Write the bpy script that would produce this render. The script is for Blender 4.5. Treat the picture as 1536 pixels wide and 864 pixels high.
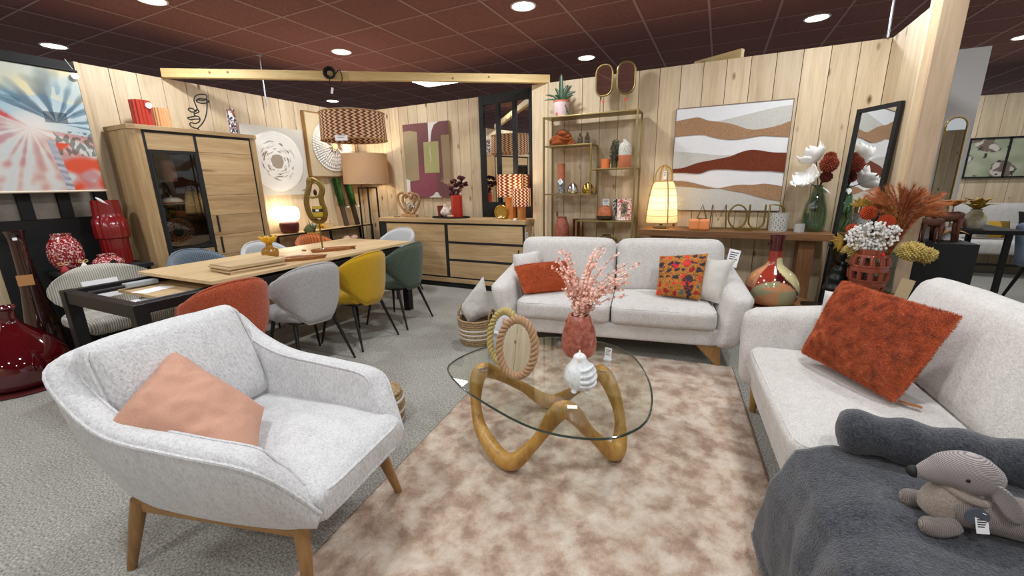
import bpy, math, random
import numpy as np
from mathutils import Vector, Matrix, Euler, noise

for _o in list(bpy.data.objects):
    bpy.data.objects.remove(_o)
random.seed(7)
SC = bpy.context.scene
COL = SC.collection
PI = math.pi
R = math.radians

# ------------------------------------------------------------------ camera
CAM_H, PITCH, YAW, ROLL, FOCAL = 1.37, 0.246855, -0.456471, 0.0215928, 622.27
_f = Vector((math.sin(YAW) * math.cos(PITCH), math.cos(YAW) * math.cos(PITCH), -math.sin(PITCH)))
_r = Vector((math.cos(YAW), -math.sin(YAW), 0))
_d = _f.cross(_r)
_r2 = math.cos(ROLL) * _r + math.sin(ROLL) * _d
_d2 = -math.sin(ROLL) * _r + math.cos(ROLL) * _d
cd = bpy.data.cameras.new('camera')
cam = bpy.data.objects.new('camera', cd)
COL.objects.link(cam)
m = Matrix(((_r2.x, -_d2.x, -_f.x, 0), (_r2.y, -_d2.y, -_f.y, 0), (_r2.z, -_d2.z, -_f.z, CAM_H), (0, 0, 0, 1)))
cam.matrix_world = m
cd.sensor_width = 36
cd.lens = FOCAL / 1536 * 36
cd.clip_start = 0.02
SC.camera = cam

# ------------------------------------------------------------------ world, exposure
w = bpy.data.worlds.new('world')
SC.world = w
w.use_nodes = True
w.node_tree.nodes['Background'].inputs[0].default_value = (0.95, 0.98, 1.0, 1)
w.node_tree.nodes['Background'].inputs[1].default_value = 0.42
SC.view_settings.view_transform = 'Standard'
SC.view_settings.look = 'None'
SC.view_settings.gamma = 1
SC.view_settings.use_curve_mapping = False
SC.view_settings.exposure = 0.28
DOWNLIGHT_W = 20.0


# ------------------------------------------------------------------ colour and materials
def S(c):
    return tuple((x / 255 / 12.92) if x / 255 <= 0.04045 else ((x / 255 + 0.055) / 1.055) ** 2.4 for x in c)


def _base(name):
    mt = bpy.data.materials.new(name)
    mt.use_nodes = True
    nt = mt.node_tree
    return mt, nt, nt.nodes['Principled BSDF']


def _coords(nt, scale=(1, 1, 1), rnd=False, rot=(0, 0, 0)):
    tc = nt.nodes.new('ShaderNodeTexCoord')
    mp = nt.nodes.new('ShaderNodeMapping')
    mp.inputs['Scale'].default_value = scale
    mp.inputs['Rotation'].default_value = rot
    if rnd:
        oi = nt.nodes.new('ShaderNodeObjectInfo')
        mm = nt.nodes.new('ShaderNodeMath')
        mm.operation = 'MULTIPLY'
        mm.inputs[1].default_value = 53.0
        nt.links.new(oi.outputs['Random'], mm.inputs[0])
        ad = nt.nodes.new('ShaderNodeVectorMath')
        ad.operation = 'ADD'
        nt.links.new(tc.outputs['Object'], ad.inputs[0])
        nt.links.new(mm.outputs[0], ad.inputs[1])
        nt.links.new(ad.outputs[0], mp.inputs[0])
    else:
        nt.links.new(tc.outputs['Object'], mp.inputs[0])
    return mp.outputs[0]


def _noise(nt, vec, scale, detail=3, rough=.5, dist=0):
    n = nt.nodes.new('ShaderNodeTexNoise')
    n.inputs['Scale'].default_value = scale
    n.inputs['Detail'].default_value = detail
    n.inputs['Roughness'].default_value = rough
    n.inputs['Distortion'].default_value = dist
    nt.links.new(vec, n.inputs['Vector'])
    return n.outputs['Fac']


def _ramp(nt, fac, stops):
    r = nt.nodes.new('ShaderNodeValToRGB')
    e = r.color_ramp.elements
    while len(e) > 1:
        e.remove(e[-1])
    e[0].position = stops[0][0]
    e[0].color = (*S(stops[0][1]), 1)
    for p, c in stops[1:]:
        x = e.new(p)
        x.color = (*S(c), 1)
    nt.links.new(fac, r.inputs[0])
    return r.outputs[0]


def _bump(nt, b, fac, strength, dist=.01):
    bp = nt.nodes.new('ShaderNodeBump')
    bp.inputs['Strength'].default_value = strength
    bp.inputs['Distance'].default_value = dist
    nt.links.new(fac, bp.inputs['Height'])
    nt.links.new(bp.outputs[0], b.inputs['Normal'])


def mat(name, col, rough=.5, metal=0, coat=0, spec=.5, emit=0, ecol=None):
    """plain surface"""
    mt, nt, b = _base(name)
    b.inputs['Base Color'].default_value = (*S(col), 1)
    b.inputs['Roughness'].default_value = rough
    b.inputs['Metallic'].default_value = metal
    b.inputs['Coat Weight'].default_value = coat
    b.inputs['Specular IOR Level'].default_value = spec
    if emit:
        b.inputs['Emission Color'].default_value = (*S(ecol or col), 1)
        b.inputs['Emission Strength'].default_value = emit
    return mt


def speck(name, stops, scale, rough=.6, bump=0, bscale=None, dist=.005, coat=0, detail=4, stretch=(1, 1, 1), metal=0, sheen=0, rnd=False, distort=0):
    """noise-mottled surface"""
    mt, nt, b = _base(name)
    v = _coords(nt, stretch, rnd)
    nz = _noise(nt, v, scale, detail, .6, distort)
    nt.links.new(_ramp(nt, nz, stops), b.inputs['Base Color'])
    b.inputs['Roughness'].default_value = rough
    b.inputs['Metallic'].default_value = metal
    b.inputs['Coat Weight'].default_value = coat
    b.inputs['Sheen Weight'].default_value = sheen
    if bump:
        _bump(nt, b, _noise(nt, v, bscale or scale, 3), bump, dist)
    return mt


def fabric(name, col, weave=260, bump=.35, var=14, vscale=9, sheen=.15, stretch=(1, 1, 1), rough=.9):
    c2 = tuple(max(0, x - var) for x in col)
    c3 = tuple(min(255, x + var // 2) for x in col)
    mt, nt, b = _base(name)
    v = _coords(nt, stretch)
    n1 = _noise(nt, v, vscale, 4, .65)
    n2 = _noise(nt, v, weave, 2, .7)
    mx = nt.nodes.new('ShaderNodeMath')
    mx.operation = 'MULTIPLY_ADD'
    nt.links.new(n2, mx.inputs[0])
    mx.inputs[1].default_value = .68
    md = nt.nodes.new('ShaderNodeMath')
    md.operation = 'MULTIPLY'
    md.inputs[1].default_value = .32
    nt.links.new(n1, md.inputs[0])
    nt.links.new(md.outputs[0], mx.inputs[2])
    nt.links.new(_ramp(nt, mx.outputs[0], [(.32, c2), (.52, col), (.7, c3)]), b.inputs['Base Color'])
    b.inputs['Roughness'].default_value = rough
    b.inputs['Specular IOR Level'].default_value = .2
    b.inputs['Sheen Weight'].default_value = sheen
    _bump(nt, b, n2, bump, .004)
    return mt


def wood(name, dark, mid, light, axis='Z', ring=9, rough=.55, knots=0, knotcol=(110, 72, 38), stretch=12, bump=.12, crack=0):
    """grain stretched along one axis, random per object"""
    mt, nt, b = _base(name)
    k = 1.0 / stretch
    sc = {'X': (k, 1, 1), 'Y': (1, k, 1), 'Z': (1, 1, k)}[axis]
    v = _coords(nt, sc, True)
    n1 = _noise(nt, v, ring, 5, .6, 1.2)
    n2 = _noise(nt, v, ring * 9, 3, .6)
    ad = nt.nodes.new('ShaderNodeMath')
    ad.operation = 'MULTIPLY_ADD'
    nt.links.new(n2, ad.inputs[0])
    ad.inputs[1].default_value = .35
    ml = nt.nodes.new('ShaderNodeMath')
    ml.operation = 'MULTIPLY'
    ml.inputs[1].default_value = .65
    nt.links.new(n1, ml.inputs[0])
    nt.links.new(ml.outputs[0], ad.inputs[2])
    c = _ramp(nt, ad.outputs[0], [(.33, dark), (.5, mid), (.66, light)])
    if knots or crack:
        k2 = 1.0 / (2.2 if knots else stretch * .6)
        sc2 = {'X': (k2, 1, 1), 'Y': (1, k2, 1), 'Z': (1, 1, k2)}[axis]
        v2 = _coords(nt, sc2, True)
        if knots:
            vo = nt.nodes.new('ShaderNodeTexVoronoi')
            vo.inputs['Scale'].default_value = knots
            nt.links.new(v2, vo.inputs['Vector'])
            mr = nt.nodes.new('ShaderNodeMapRange')
            mr.inputs[1].default_value = .05
            mr.inputs[2].default_value = .13
            mr.inputs[3].default_value = 1
            mr.inputs[4].default_value = 0
            nt.links.new(vo.outputs['Distance'], mr.inputs[0])
            fac = mr.outputs[0]
        else:
            cn = _noise(nt, v2, crack, 2, .5, .6)
            mr = nt.nodes.new('ShaderNodeMapRange')
            mr.inputs[1].default_value = .70
            mr.inputs[2].default_value = .74
            nt.links.new(cn, mr.inputs[0])
            fac = mr.outputs[0]
        mx = nt.nodes.new('ShaderNodeMix')
        mx.data_type = 'RGBA'
        nt.links.new(fac, mx.inputs[0])
        nt.links.new(c, mx.inputs[6])
        mx.inputs[7].default_value = (*S(knotcol), 1)
        c = mx.outputs[2]
    oi = nt.nodes.new('ShaderNodeObjectInfo')
    vr = nt.nodes.new('ShaderNodeMapRange')
    vr.inputs[3].default_value = .86
    vr.inputs[4].default_value = 1.06
    nt.links.new(oi.outputs['Random'], vr.inputs[0])
    hv = nt.nodes.new('ShaderNodeHueSaturation')
    nt.links.new(vr.outputs[0], hv.inputs['Value'])
    nt.links.new(c, hv.inputs['Color'])
    nt.links.new(hv.outputs[0], b.inputs['Base Color'])
    b.inputs['Roughness'].default_value = rough
    _bump(nt, b, ad.outputs[0], bump, .003)
    return mt


def glass(name, col=(255, 255, 255), rough=0.0, ior=1.45, alpha_mix=0):
    mt, nt, b = _base(name)
    b.inputs['Base Color'].default_value = (*S(col), 1)
    b.inputs['Roughness'].default_value = rough
    b.inputs['Transmission Weight'].default_value = 1
    b.inputs['IOR'].default_value = ior
    return mt


def thin_glass(name, tint=(235, 245, 240), refl=.04):
    """flat pane: straight-through transparency plus a mirror share that grows at grazing angles"""
    mt = bpy.data.materials.new(name)
    mt.use_nodes = True
    nt = mt.node_tree
    nt.nodes.clear()
    out = nt.nodes.new('ShaderNodeOutputMaterial')
    t = nt.nodes.new('ShaderNodeBsdfTransparent')
    t.inputs[0].default_value = (*S(tint), 1)
    g = nt.nodes.new('ShaderNodeBsdfGlossy')
    g.inputs['Roughness'].default_value = .01
    lw = nt.nodes.new('ShaderNodeLayerWeight')
    lw.inputs[0].default_value = .5
    pw_ = nt.nodes.new('ShaderNodeMath')
    pw_.operation = 'POWER'
    pw_.inputs[1].default_value = 4.0
    nt.links.new(lw.outputs['Facing'], pw_.inputs[0])
    ad = nt.nodes.new('ShaderNodeMath')
    ad.operation = 'MULTIPLY_ADD'
    ad.inputs[1].default_value = .6
    ad.inputs[2].default_value = refl
    nt.links.new(pw_.outputs[0], ad.inputs[0])
    mx = nt.nodes.new('ShaderNodeMixShader')
    nt.links.new(ad.outputs[0], mx.inputs[0])
    nt.links.new(t.outputs[0], mx.inputs[1])
    nt.links.new(g.outputs[0], mx.inputs[2])
    nt.links.new(mx.outputs[0], out.inputs[0])
    return mt


def vcol(name, rough=.8, bump=0, bscale=200, metal=0, coat=0):
    """printed or painted surface whose pattern is stored on the mesh"""
    mt, nt, b = _base(name)
    a = nt.nodes.new('ShaderNodeVertexColor')
    a.layer_name = 'print'
    nt.links.new(a.outputs[0], b.inputs['Base Color'])
    b.inputs['Roughness'].default_value = rough
    b.inputs['Metallic'].default_value = metal
    b.inputs['Coat Weight'].default_value = coat
    if bump:
        _bump(nt, b, _noise(nt, _coords(nt), bscale, 3), bump, .003)
    return mt


def ribbed(name, col, dark, scale, axis='Y', rough=.85, bump=.8):
    """corduroy: parallel cords"""
    mt, nt, b = _base(name)
    v = _coords(nt)
    wv = nt.nodes.new('ShaderNodeTexWave')
    wv.bands_direction = axis
    wv.inputs['Scale'].default_value = scale
    wv.inputs['Distortion'].default_value = .15
    nt.links.new(v, wv.inputs['Vector'])
    nt.links.new(_ramp(nt, wv.outputs['Fac'], [(0, dark), (.5, col), (1, col)]), b.inputs['Base Color'])
    b.inputs['Roughness'].default_value = rough
    b.inputs['Sheen Weight'].default_value = .2
    _bump(nt, b, wv.outputs['Fac'], bump, .004)
    return mt


def zigzag(name, a, c, d, nfreq, zfreq, amp, trans=0):
    """woven chevron lampshade around the local Z axis"""
    mt, nt, b = _base(name)
    tc = nt.nodes.new('ShaderNodeTexCoord')
    sp = nt.nodes.new('ShaderNodeSeparateXYZ')
    nt.links.new(tc.outputs['Object'], sp.inputs[0])

    def M(op, x, y=None, z=None):
        n = nt.nodes.new('ShaderNodeMath')
        n.operation = op
        for i, q in enumerate((x, y, z)):
            if q is None:
                continue
            if isinstance(q, (int, float)):
                n.inputs[i].default_value = q
            else:
                nt.links.new(q, n.inputs[i])
        return n.outputs[0]
    ang = M('ARCTAN2', sp.outputs[1], sp.outputs[0])
    u = M('MULTIPLY', ang, nfreq / (2 * PI))
    tri = M('PINGPONG', M('MULTIPLY', sp.outputs[2], zfreq), .5)
    t = M('FRACT', M('ADD', u, M('MULTIPLY', tri, amp)))
    nt.links.new(_ramp(nt, t, [(0, a), (.30, a), (.34, c), (.70, c), (.74, d), (1, d)]), b.inputs['Base Color'])
    b.inputs['Roughness'].default_value = .85
    if trans:
        b.inputs['Transmission Weight'].default_value = 0
        b.inputs['Subsurface Weight'].default_value = 0
        tr = nt.nodes.new('ShaderNodeBsdfTranslucent')
        nt.links.new(b.inputs['Base Color'].links[0].from_socket, tr.inputs[0])
        mx = nt.nodes.new('ShaderNodeMixShader')
        mx.inputs[0].default_value = trans
        nt.links.new(b.outputs[0], mx.inputs[1])
        nt.links.new(tr.outputs[0], mx.inputs[2])
        nt.links.new(mx.outputs[0], nt.nodes['Material Output'].inputs[0])
    return mt


def shade(name, col, trans=.5, var=10):
    """translucent lampshade cloth"""
    mt = fabric(name, col, 120, .2, var, 60)
    nt = mt.node_tree
    b = nt.nodes['Principled BSDF']
    tr = nt.nodes.new('ShaderNodeBsdfTranslucent')
    tr.inputs[0].default_value = (*S(col), 1)
    mx = nt.nodes.new('ShaderNodeMixShader')
    mx.inputs[0].default_value = trans
    nt.links.new(b.outputs[0], mx.inputs[1])
    nt.links.new(tr.outputs[0], mx.inputs[2])
    nt.links.new(mx.outputs[0], nt.nodes['Material Output'].inputs[0])
    return mt


# ------------------------------------------------------------------ mesh building
def cr(pts, n, closed=False):
    """Catmull-Rom samples through pts"""
    P = [Vector(p) for p in pts]
    N = len(P)
    out = []
    segs = N if closed else N - 1
    for i in range(segs):
        if closed:
            a, b, c, d = P[(i - 1) % N], P[i], P[(i + 1) % N], P[(i + 2) % N]
        else:
            a, b, c, d = P[max(i - 1, 0)], P[i], P[i + 1], P[min(i + 2, N - 1)]
        for j in range(n):
            t = j / n
            out.append(.5 * ((2 * b) + (c - a) * t + (2 * a - 5 * b + 4 * c - d) * t * t + (3 * b - a - 3 * c + d) * t ** 3))
    if not closed:
        out.append(P[-1].copy())
    return out


class MB:
    def __init__(s):
        s.v, s.f, s.c, s.M = [], [], None, Matrix.Identity(4)

    def at(s, loc=(0, 0, 0), rot=(0, 0, 0), scale=(1, 1, 1)):
        s.M = Matrix.Translation(loc) @ Euler(rot).to_matrix().to_4x4() @ Matrix.Diagonal((*scale, 1))
        return s

    def add(s, vs, fs):
        b = len(s.v)
        s.v += [tuple(s.M @ Vector(p)) for p in vs]
        s.f += [tuple(i + b for i in f) for f in fs]
        return s

    def box(s, x0, x1, y0, y1, z0, z1):
        return s.add([(x0, y0, z0), (x1, y0, z0), (x1, y1, z0), (x0, y1, z0), (x0, y0, z1), (x1, y0, z1), (x1, y1, z1), (x0, y1, z1)],
                     [(0, 3, 2, 1), (4, 5, 6, 7), (0, 1, 5, 4), (1, 2, 6, 5), (2, 3, 7, 6), (3, 0, 4, 7)])

    def hexa(s, bot, top):
        """eight-corner solid: four bottom, four top points, both counter-clockwise"""
        return s.add(list(bot) + list(top), [(0, 3, 2, 1), (4, 5, 6, 7), (0, 1, 5, 4), (1, 2, 6, 5), (2, 3, 7, 6), (3, 0, 4, 7)])

    def prism(s, poly, h0, h1, axis='Z'):
        n = len(poly)
        f = {'Z': lambda p, h: (p[0], p[1], h), 'Y': lambda p, h: (p[0], h, p[1]), 'X': lambda p, h: (h, p[0], p[1])}[axis]
        vs = [f(p, h0) for p in poly] + [f(p, h1) for p in poly]
        return s.add(vs, [tuple(range(n))[::-1], tuple(range(n, 2 * n))] + [(i, (i + 1) % n, n + (i + 1) % n, n + i) for i in range(n)])

    def tube(s, pts, r, n=8, closed=False, caps=True, flat=1.0, twist=0):
        P = [Vector(p) for p in pts]
        N = len(P)
        rr = r if isinstance(r, (list, tuple)) else [r] * N
        T = []
        for i in range(N):
            a = P[(i - 1) % N] if (closed or i > 0) else P[i]
            b = P[(i + 1) % N] if (closed or i < N - 1) else P[i]
            t = (b - a)
            T.append(t.normalized() if t.length > 1e-9 else Vector((0, 0, 1)))
        up = Vector((0, 0, 1)) if abs(T[0].z) < .9 else Vector((1, 0, 0))
        nrm = (up - T[0] * up.dot(T[0])).normalized()
        vs = []
        for i in range(N):
            if i:
                nrm = nrm - T[i] * nrm.dot(T[i])
                nrm = nrm.normalized() if nrm.length > 1e-6 else T[i].orthogonal().normalized()
            bn = T[i].cross(nrm)
            for k in range(n):
                a = 2 * PI * k / n + twist * i
                vs.append(P[i] + rr[i] * (math.cos(a) * nrm + flat * math.sin(a) * bn))
        fs = []
        for i in range(N if closed else N - 1):
            j = (i + 1) % N
            for k in range(n):
                fs.append((i * n + k, i * n + (k + 1) % n, j * n + (k + 1) % n, j * n + k))
        if caps and not closed:
            fs.append(tuple(range(n))[::-1])
            fs.append(tuple((N - 1) * n + k for k in range(n)))
        return s.add(vs, fs)

    def cyl(s, p0, p1, r0, r1=None, n=16):
        return s.tube([p0, p1], [r0, r0 if r1 is None else r1], n)

    def lathe(s, prof, n=32, cap0=True, cap1=False, wob=None):
        vs, fs = [], []
        for i, (r, z) in enumerate(prof):
            for k in range(n):
                a = 2 * PI * k / n
                q = r * (wob(a, z) if wob else 1)
                vs.append((q * math.cos(a), q * math.sin(a), z))
        for i in range(len(prof) - 1):
            for k in range(n):
                fs.append((i * n + k, i * n + (k + 1) % n, (i + 1) * n + (k + 1) % n, (i + 1) * n + k))
        if cap0:
            fs.append(tuple(range(n))[::-1])
        if cap1:
            fs.append(tuple((len(prof) - 1) * n + k for k in range(n)))
        return s.add(vs, fs)

    def ell(s, c, rx, ry, rz, n=16, m=10):
        vs, fs = [], []
        for i in range(m + 1):
            t = PI * i / m
            for k in range(n):
                a = 2 * PI * k / n
                vs.append((c[0] + rx * math.sin(t) * math.cos(a), c[1] + ry * math.sin(t) * math.sin(a), c[2] - rz * math.cos(t)))
        for i in range(m):
            for k in range(n):
                fs.append((i * n + k, i * n + (k + 1) % n, (i + 1) * n + (k + 1) % n, (i + 1) * n + k))
        return s.add(vs, fs)

    def grid(s, fn, nu, nv, cu=False, cv=False):
        vs = [fn(i / (nu if cu else nu - 1), j / (nv if cv else nv - 1)) for i in range(nu) for j in range(nv)]
        fs = []
        for i in range(nu if cu else nu - 1):
            for j in range(nv if cv else nv - 1):
                a, b = i, (i + 1) % nu
                c, d = j, (j + 1) % nv
                fs.append((a * nv + c, b * nv + c, b * nv + d, a * nv + d))
        return s.add(vs, fs)

    def rbox(s, hx, hy, hz, r, n=10, puff=(0, 0, 0), taper=None, amp=0, seed=0):
        """rounded, puffed box centred on the current transform"""
        idx, vs, fs = {}, [], []

        def key(p):
            k = tuple(round(c, 5) for c in p)
            if k not in idx:
                idx[k] = len(vs)
                q = [p[0] * hx, p[1] * hy, p[2] * hz]
                inn = [max(-(h - r), min(h - r, c)) for c, h in zip(q, (hx, hy, hz))]
                d = Vector([a - b for a, b in zip(q, inn)])
                if d.length > 1e-9:
                    d = d.normalized() * r
                o = Vector(inn) + d
                g = [1 - p[i] * p[i] for i in range(3)]
                o.x += puff[0] * p[0] * math.sqrt(max(0, g[1] * g[2])) if puff[0] else 0
                o.y += puff[1] * p[1] * math.sqrt(max(0, g[0] * g[2])) if puff[1] else 0
                o.z += puff[2] * p[2] * math.sqrt(max(0, g[0] * g[1])) if puff[2] else 0
                if taper:
                    o = Vector(taper(o))
                if amp:
                    nn = noise.noise_vector(o * 6 + Vector((seed, seed, seed)))
                    o += nn * amp
                vs.append(o)
            return idx[k]
        ed = [math.sin((i / n - .5) * PI) * .35 + (2 * i / n - 1) * .65 for i in range(n + 1)]
        ed[0], ed[-1] = -1, 1
        for ax in range(3):
            for sg in (-1, 1):
                for i in range(n):
                    for j in range(n):
                        q = []
                        for (u, v) in ((i, j), (i + 1, j), (i + 1, j + 1), (i, j + 1)):
                            p = [0, 0, 0]
                            p[ax] = sg
                            p[(ax + 1) % 3] = ed[u]
                            p[(ax + 2) % 3] = ed[v]
                            q.append(key(p))
                        fs.append(tuple(q) if sg > 0 else tuple(q[::-1]))
        return s.add(vs, fs)

    def build(s, name, mt, parent=None, loc=(0, 0, 0), rot=(0, 0, 0), smooth=40, bevel=0, sub=0, stuff=False, solid=0, seg=2):
        me = bpy.data.meshes.new(name)
        me.from_pydata(s.v, [], s.f)
        if s.c is not None:
            at = me.color_attributes.new('print', 'FLOAT_COLOR', 'POINT')
            at.data.foreach_set('color', np.asarray(s.c, dtype=np.float32).ravel())
        me.update()
        if smooth:
            me.polygons.foreach_set('use_smooth', [True] * len(me.polygons))
            if smooth < 180:
                me.set_sharp_from_angle(angle=R(smooth))
        me.materials.append(mt)
        return link(name, me, parent, loc, rot, bevel, sub, stuff, solid, seg)


def link(name, me, parent=None, loc=(0, 0, 0), rot=(0, 0, 0), bevel=0, sub=0, stuff=False, solid=0, seg=2):
    o = bpy.data.objects.new(name, me)
    COL.objects.link(o)
    o.location = loc
    o.rotation_euler = rot
    if parent:
        o.parent = parent
    if solid:
        md = o.modifiers.new('solid', 'SOLIDIFY')
        md.thickness = solid
        md.offset = 0
    if bevel:
        md = o.modifiers.new('bevel', 'BEVEL')
        md.width = bevel
        md.segments = seg
        md.limit_method = 'ANGLE'
        md.angle_limit = R(40)
    if sub:
        md = o.modifiers.new('sub', 'SUBSURF')
        md.levels = md.render_levels = sub
    if stuff:
        o['kind'] = 'stuff'
    return o


def tag(o, label, cat, group=None):
    o['label'] = label
    o['category'] = cat
    if group:
        o['group'] = group
    return o


def thing(name, label, cat, loc=(0, 0, 0), rz=0, group=None, rot=None):
    o = bpy.data.objects.new(name, None)
    o.empty_display_size = .05
    COL.objects.link(o)
    o.location = loc
    o.rotation_euler = rot or (0, 0, rz)
    return tag(o, label, cat, group)


def struct(o):
    o['kind'] = 'structure'
    return o


def copy_tree(o, parent=None):
    c = o.copy()
    COL.objects.link(c)
    c.parent = parent
    for ch in list(o.children):
        copy_tree(ch, c)
    return c


def fuzz(name, base_fn, count, length, width, mt, parent, seed=1, droop=0.0):
    """short strands standing on a surface: base_fn(rng) -> (point, normal)"""
    rng = random.Random(seed)
    vs, fs = [], []
    for i in range(count):
        p, n = base_fn(rng)
        d = (n + Vector((rng.uniform(-.8, .8), rng.uniform(-.8, .8), rng.uniform(-.8, .8) - droop))).normalized()
        t = d.orthogonal().normalized()
        t.rotate(Matrix.Rotation(rng.uniform(0, 6.28), 3, d))
        L = length * rng.uniform(.6, 1.2)
        b = len(vs)
        vs += [tuple(p - t * width), tuple(p + t * width), tuple(p + d * L)]
        fs.append((b, b + 1, b + 2))
    me = bpy.data.meshes.new(name)
    me.from_pydata(vs, [], fs)
    me.materials.append(mt)
    return link(name, me, parent, stuff=True)


def pillow_fn(c, thick, pinch=.06, wr=.004, seed=0):
    """c: four corners in order; returns f(u,v,side)"""
    a, b, d, e = [Vector(p) for p in c]
    n = ((b - a).cross(e - a)).normalized()
    ctr = (a + b + d + e) / 4

    def f(u, v, sd):
        uu, vv = 2 * u - 1, 2 * v - 1
        k = 1 - pinch * ((1 - uu * uu) * abs(vv) ** 3 + (1 - vv * vv) * abs(uu) ** 3)
        p = a * (1 - u) * (1 - v) + b * u * (1 - v) + d * u * v + e * (1 - u) * v
        p = ctr + (p - ctr) * k
        t = max(0, (1 - uu ** 4) * (1 - vv ** 4))
        h = thick / 2 * (.72 * t ** .55 + .28 * max(0, (1 - uu * uu) * (1 - vv * vv)))
        q = p * 9 + Vector((seed * 3.1, seed, sd))
        w_ = noise.noise(q) * wr * 2 + noise.noise(q * 2.7) * wr
        return p + n * sd * (h + w_ * t ** .5)
    return f, n


def pillow(name, label, cat, c, thick, mt, group=None, pinch=.06, wr=.004, seed=0, n=25, welt=None, col=None, fur=None, parent=None):
    c = [Vector(p) for p in c]
    base = sum(c, Vector()) / 4
    base.z = min(p.z for p in c)
    f, nn = pillow_fn([p - base for p in c], thick, pinch, wr, seed)
    b = MB()
    b.grid(lambda u, v: f(u, v, 1), n, n)
    b.grid(lambda u, v: f(1 - u, v, -1), n, n)
    if col:
        b.c = [(*col(i / (n - 1), j / (n - 1)), 1) for i in range(n) for j in range(n)] * 2
    root = thing(name, label, cat, base, 0, group)
    ob = b.build('cover', mt, root, smooth=180)
    if welt:
        ring = [f(t, 0, 1) for t in np.linspace(0, 1, 20)][:-1] + [f(1, t, 1) for t in np.linspace(0, 1, 20)][:-1] + \
               [f(1 - t, 1, 1) for t in np.linspace(0, 1, 20)][:-1] + [f(0, 1 - t, 1) for t in np.linspace(0, 1, 20)][:-1]
        MB().tube(ring, welt, 6, closed=True).build('piping', mt, root)
    if fur:
        def bf(rng):
            u, v, sd = rng.random(), rng.random(), (1 if rng.random() < .75 else -1)
            p = f(u, v, sd)
            e = .01
            du = f(min(1, u + e), v, sd) - f(max(0, u - e), v, sd)
            dv = f(u, min(1, v + e), sd) - f(u, max(0, v - e), sd)
            q = du.cross(dv) * sd
            return p, (q.normalized() if q.length > 1e-9 else nn * sd)
        fuzz('fur', bf, fur[0], fur[1], fur[2], fur[3], root, seed + 5)
    return root


def card(parent, w_, h_, loc, rot, mt, ink=None, name='price_tag', bars=4):
    t = MB().box(-w_ / 2, w_ / 2, -.0008, .0008, 0, h_).build(name, mt, parent, loc, rot, smooth=0)
    if ink:
        b = MB()
        for i in range(bars):
            z = h_ * (.85 - i * .62 / bars)
            b.box(-w_ * .36, w_ * (.36 - .3 * ((i * 7) % 3) / 3), -.0014, -.0009, z - h_ * .05, z)
        b.build('print', ink, t, smooth=0)
    return t


def vase(name, label, cat, prof, mt, loc, n=32, group=None, wall=.006, wob=None, open_=True, rz=0):
    """a turned vessel with an inner wall, single mesh"""
    pr = list(prof)
    if open_:
        inner = [(max(r - wall, .001), z) for r, z in prof[::-1]]
        inner = [(r, max(z, prof[0][1] + wall)) for r, z in inner]
        pr = pr + inner
    o = MB().lathe(pr, n, True, True, wob).build(name, mt, None, loc, (0, 0, rz), smooth=50)
    return tag(o, label, cat, group)


def smooth_prof(pts, n=5):
    return [(max(p.x, .0005), p.z) for p in cr([(r, 0, z) for r, z in pts], n)]


# ------------------------------------------------------------------ shared materials
PINE = wood('pine_plank', (190, 166, 132), (212, 191, 158), (224, 206, 178), 'Z', 7, .6, knots=5.5, stretch=14)
PINE_X = wood('pine_beam', (196, 164, 104), (214, 186, 128), (226, 202, 150), 'X', 7, .6, knots=4, stretch=14)
OAK = wood('oak_board', (158, 127, 86), (186, 155, 112), (204, 176, 134), 'X', 8, .5, stretch=16, crack=5, knotcol=(96, 68, 40))
OAK_Y = wood('oak_board_along_y', (158, 127, 86), (186, 155, 112), (204, 176, 134), 'Y', 8, .5, stretch=16, crack=5, knotcol=(96, 68, 40))
OAK_Z = wood('oak_upright', (150, 120, 80), (180, 150, 107), (198, 170, 128), 'Z', 8, .5, stretch=16)
TABLE_OAK = wood('table_oak', (188, 157, 112), (210, 181, 137), (224, 198, 156), 'Y', 7, .42, stretch=16)
LEG_OAK = wood('chair_leg_oak', (128, 92, 50), (152, 113, 66), (172, 132, 82), 'Z', 14, .42, stretch=10)
LOOP_OAK = wood('loop_oak', (140, 98, 40), (176, 131, 62), (196, 152, 82), 'Z', 9, .38, stretch=6, bump=.2)
WALNUT = wood('old_console_wood', (88, 58, 32), (124, 84, 48), (150, 106, 64), 'X', 8, .5, stretch=12, crack=4, knotcol=(58, 38, 22))
BLACK = mat('black_metal', (22, 22, 23), .45, .3)
MATTE_BLACK = mat('matte_black', (17, 17, 18), .7)
GOLD = mat('brushed_gold', (146, 128, 82), .38, .85)
BRASS = mat('brass', (205, 172, 92), .22, 1)
MIRROR = mat('mirror_glass', (235, 238, 238), .01, 1)
WHITE = mat('white_paint', (232, 231, 228), .6)
PAPER = mat('white_paper', (238, 238, 240), .7)
INK = mat('dark_print', (40, 40, 44), .7)
STEEL = mat('galvanised_rod', (190, 194, 198), .35, .8)
PANE = thin_glass('clear_pane', (247, 250, 248), .05)
LAMPGLOW = mat('lamp_diffuser', (255, 250, 240), .5, emit=9, ecol=(255, 250, 242))

# ------------------------------------------------------------------ floor
CARPET = speck('speckled_carpet', [(.33, (96, 94, 88)), (.46, (142, 140, 132)), (.55, (160, 158, 150)), (.68, (192, 190, 182))], 110, .95, .8, 150, .006, detail=6)
fl = MB().box(-12, 9, -6, 16, -.05, 0).build('floor', CARPET, smooth=0)
struct(fl)

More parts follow.
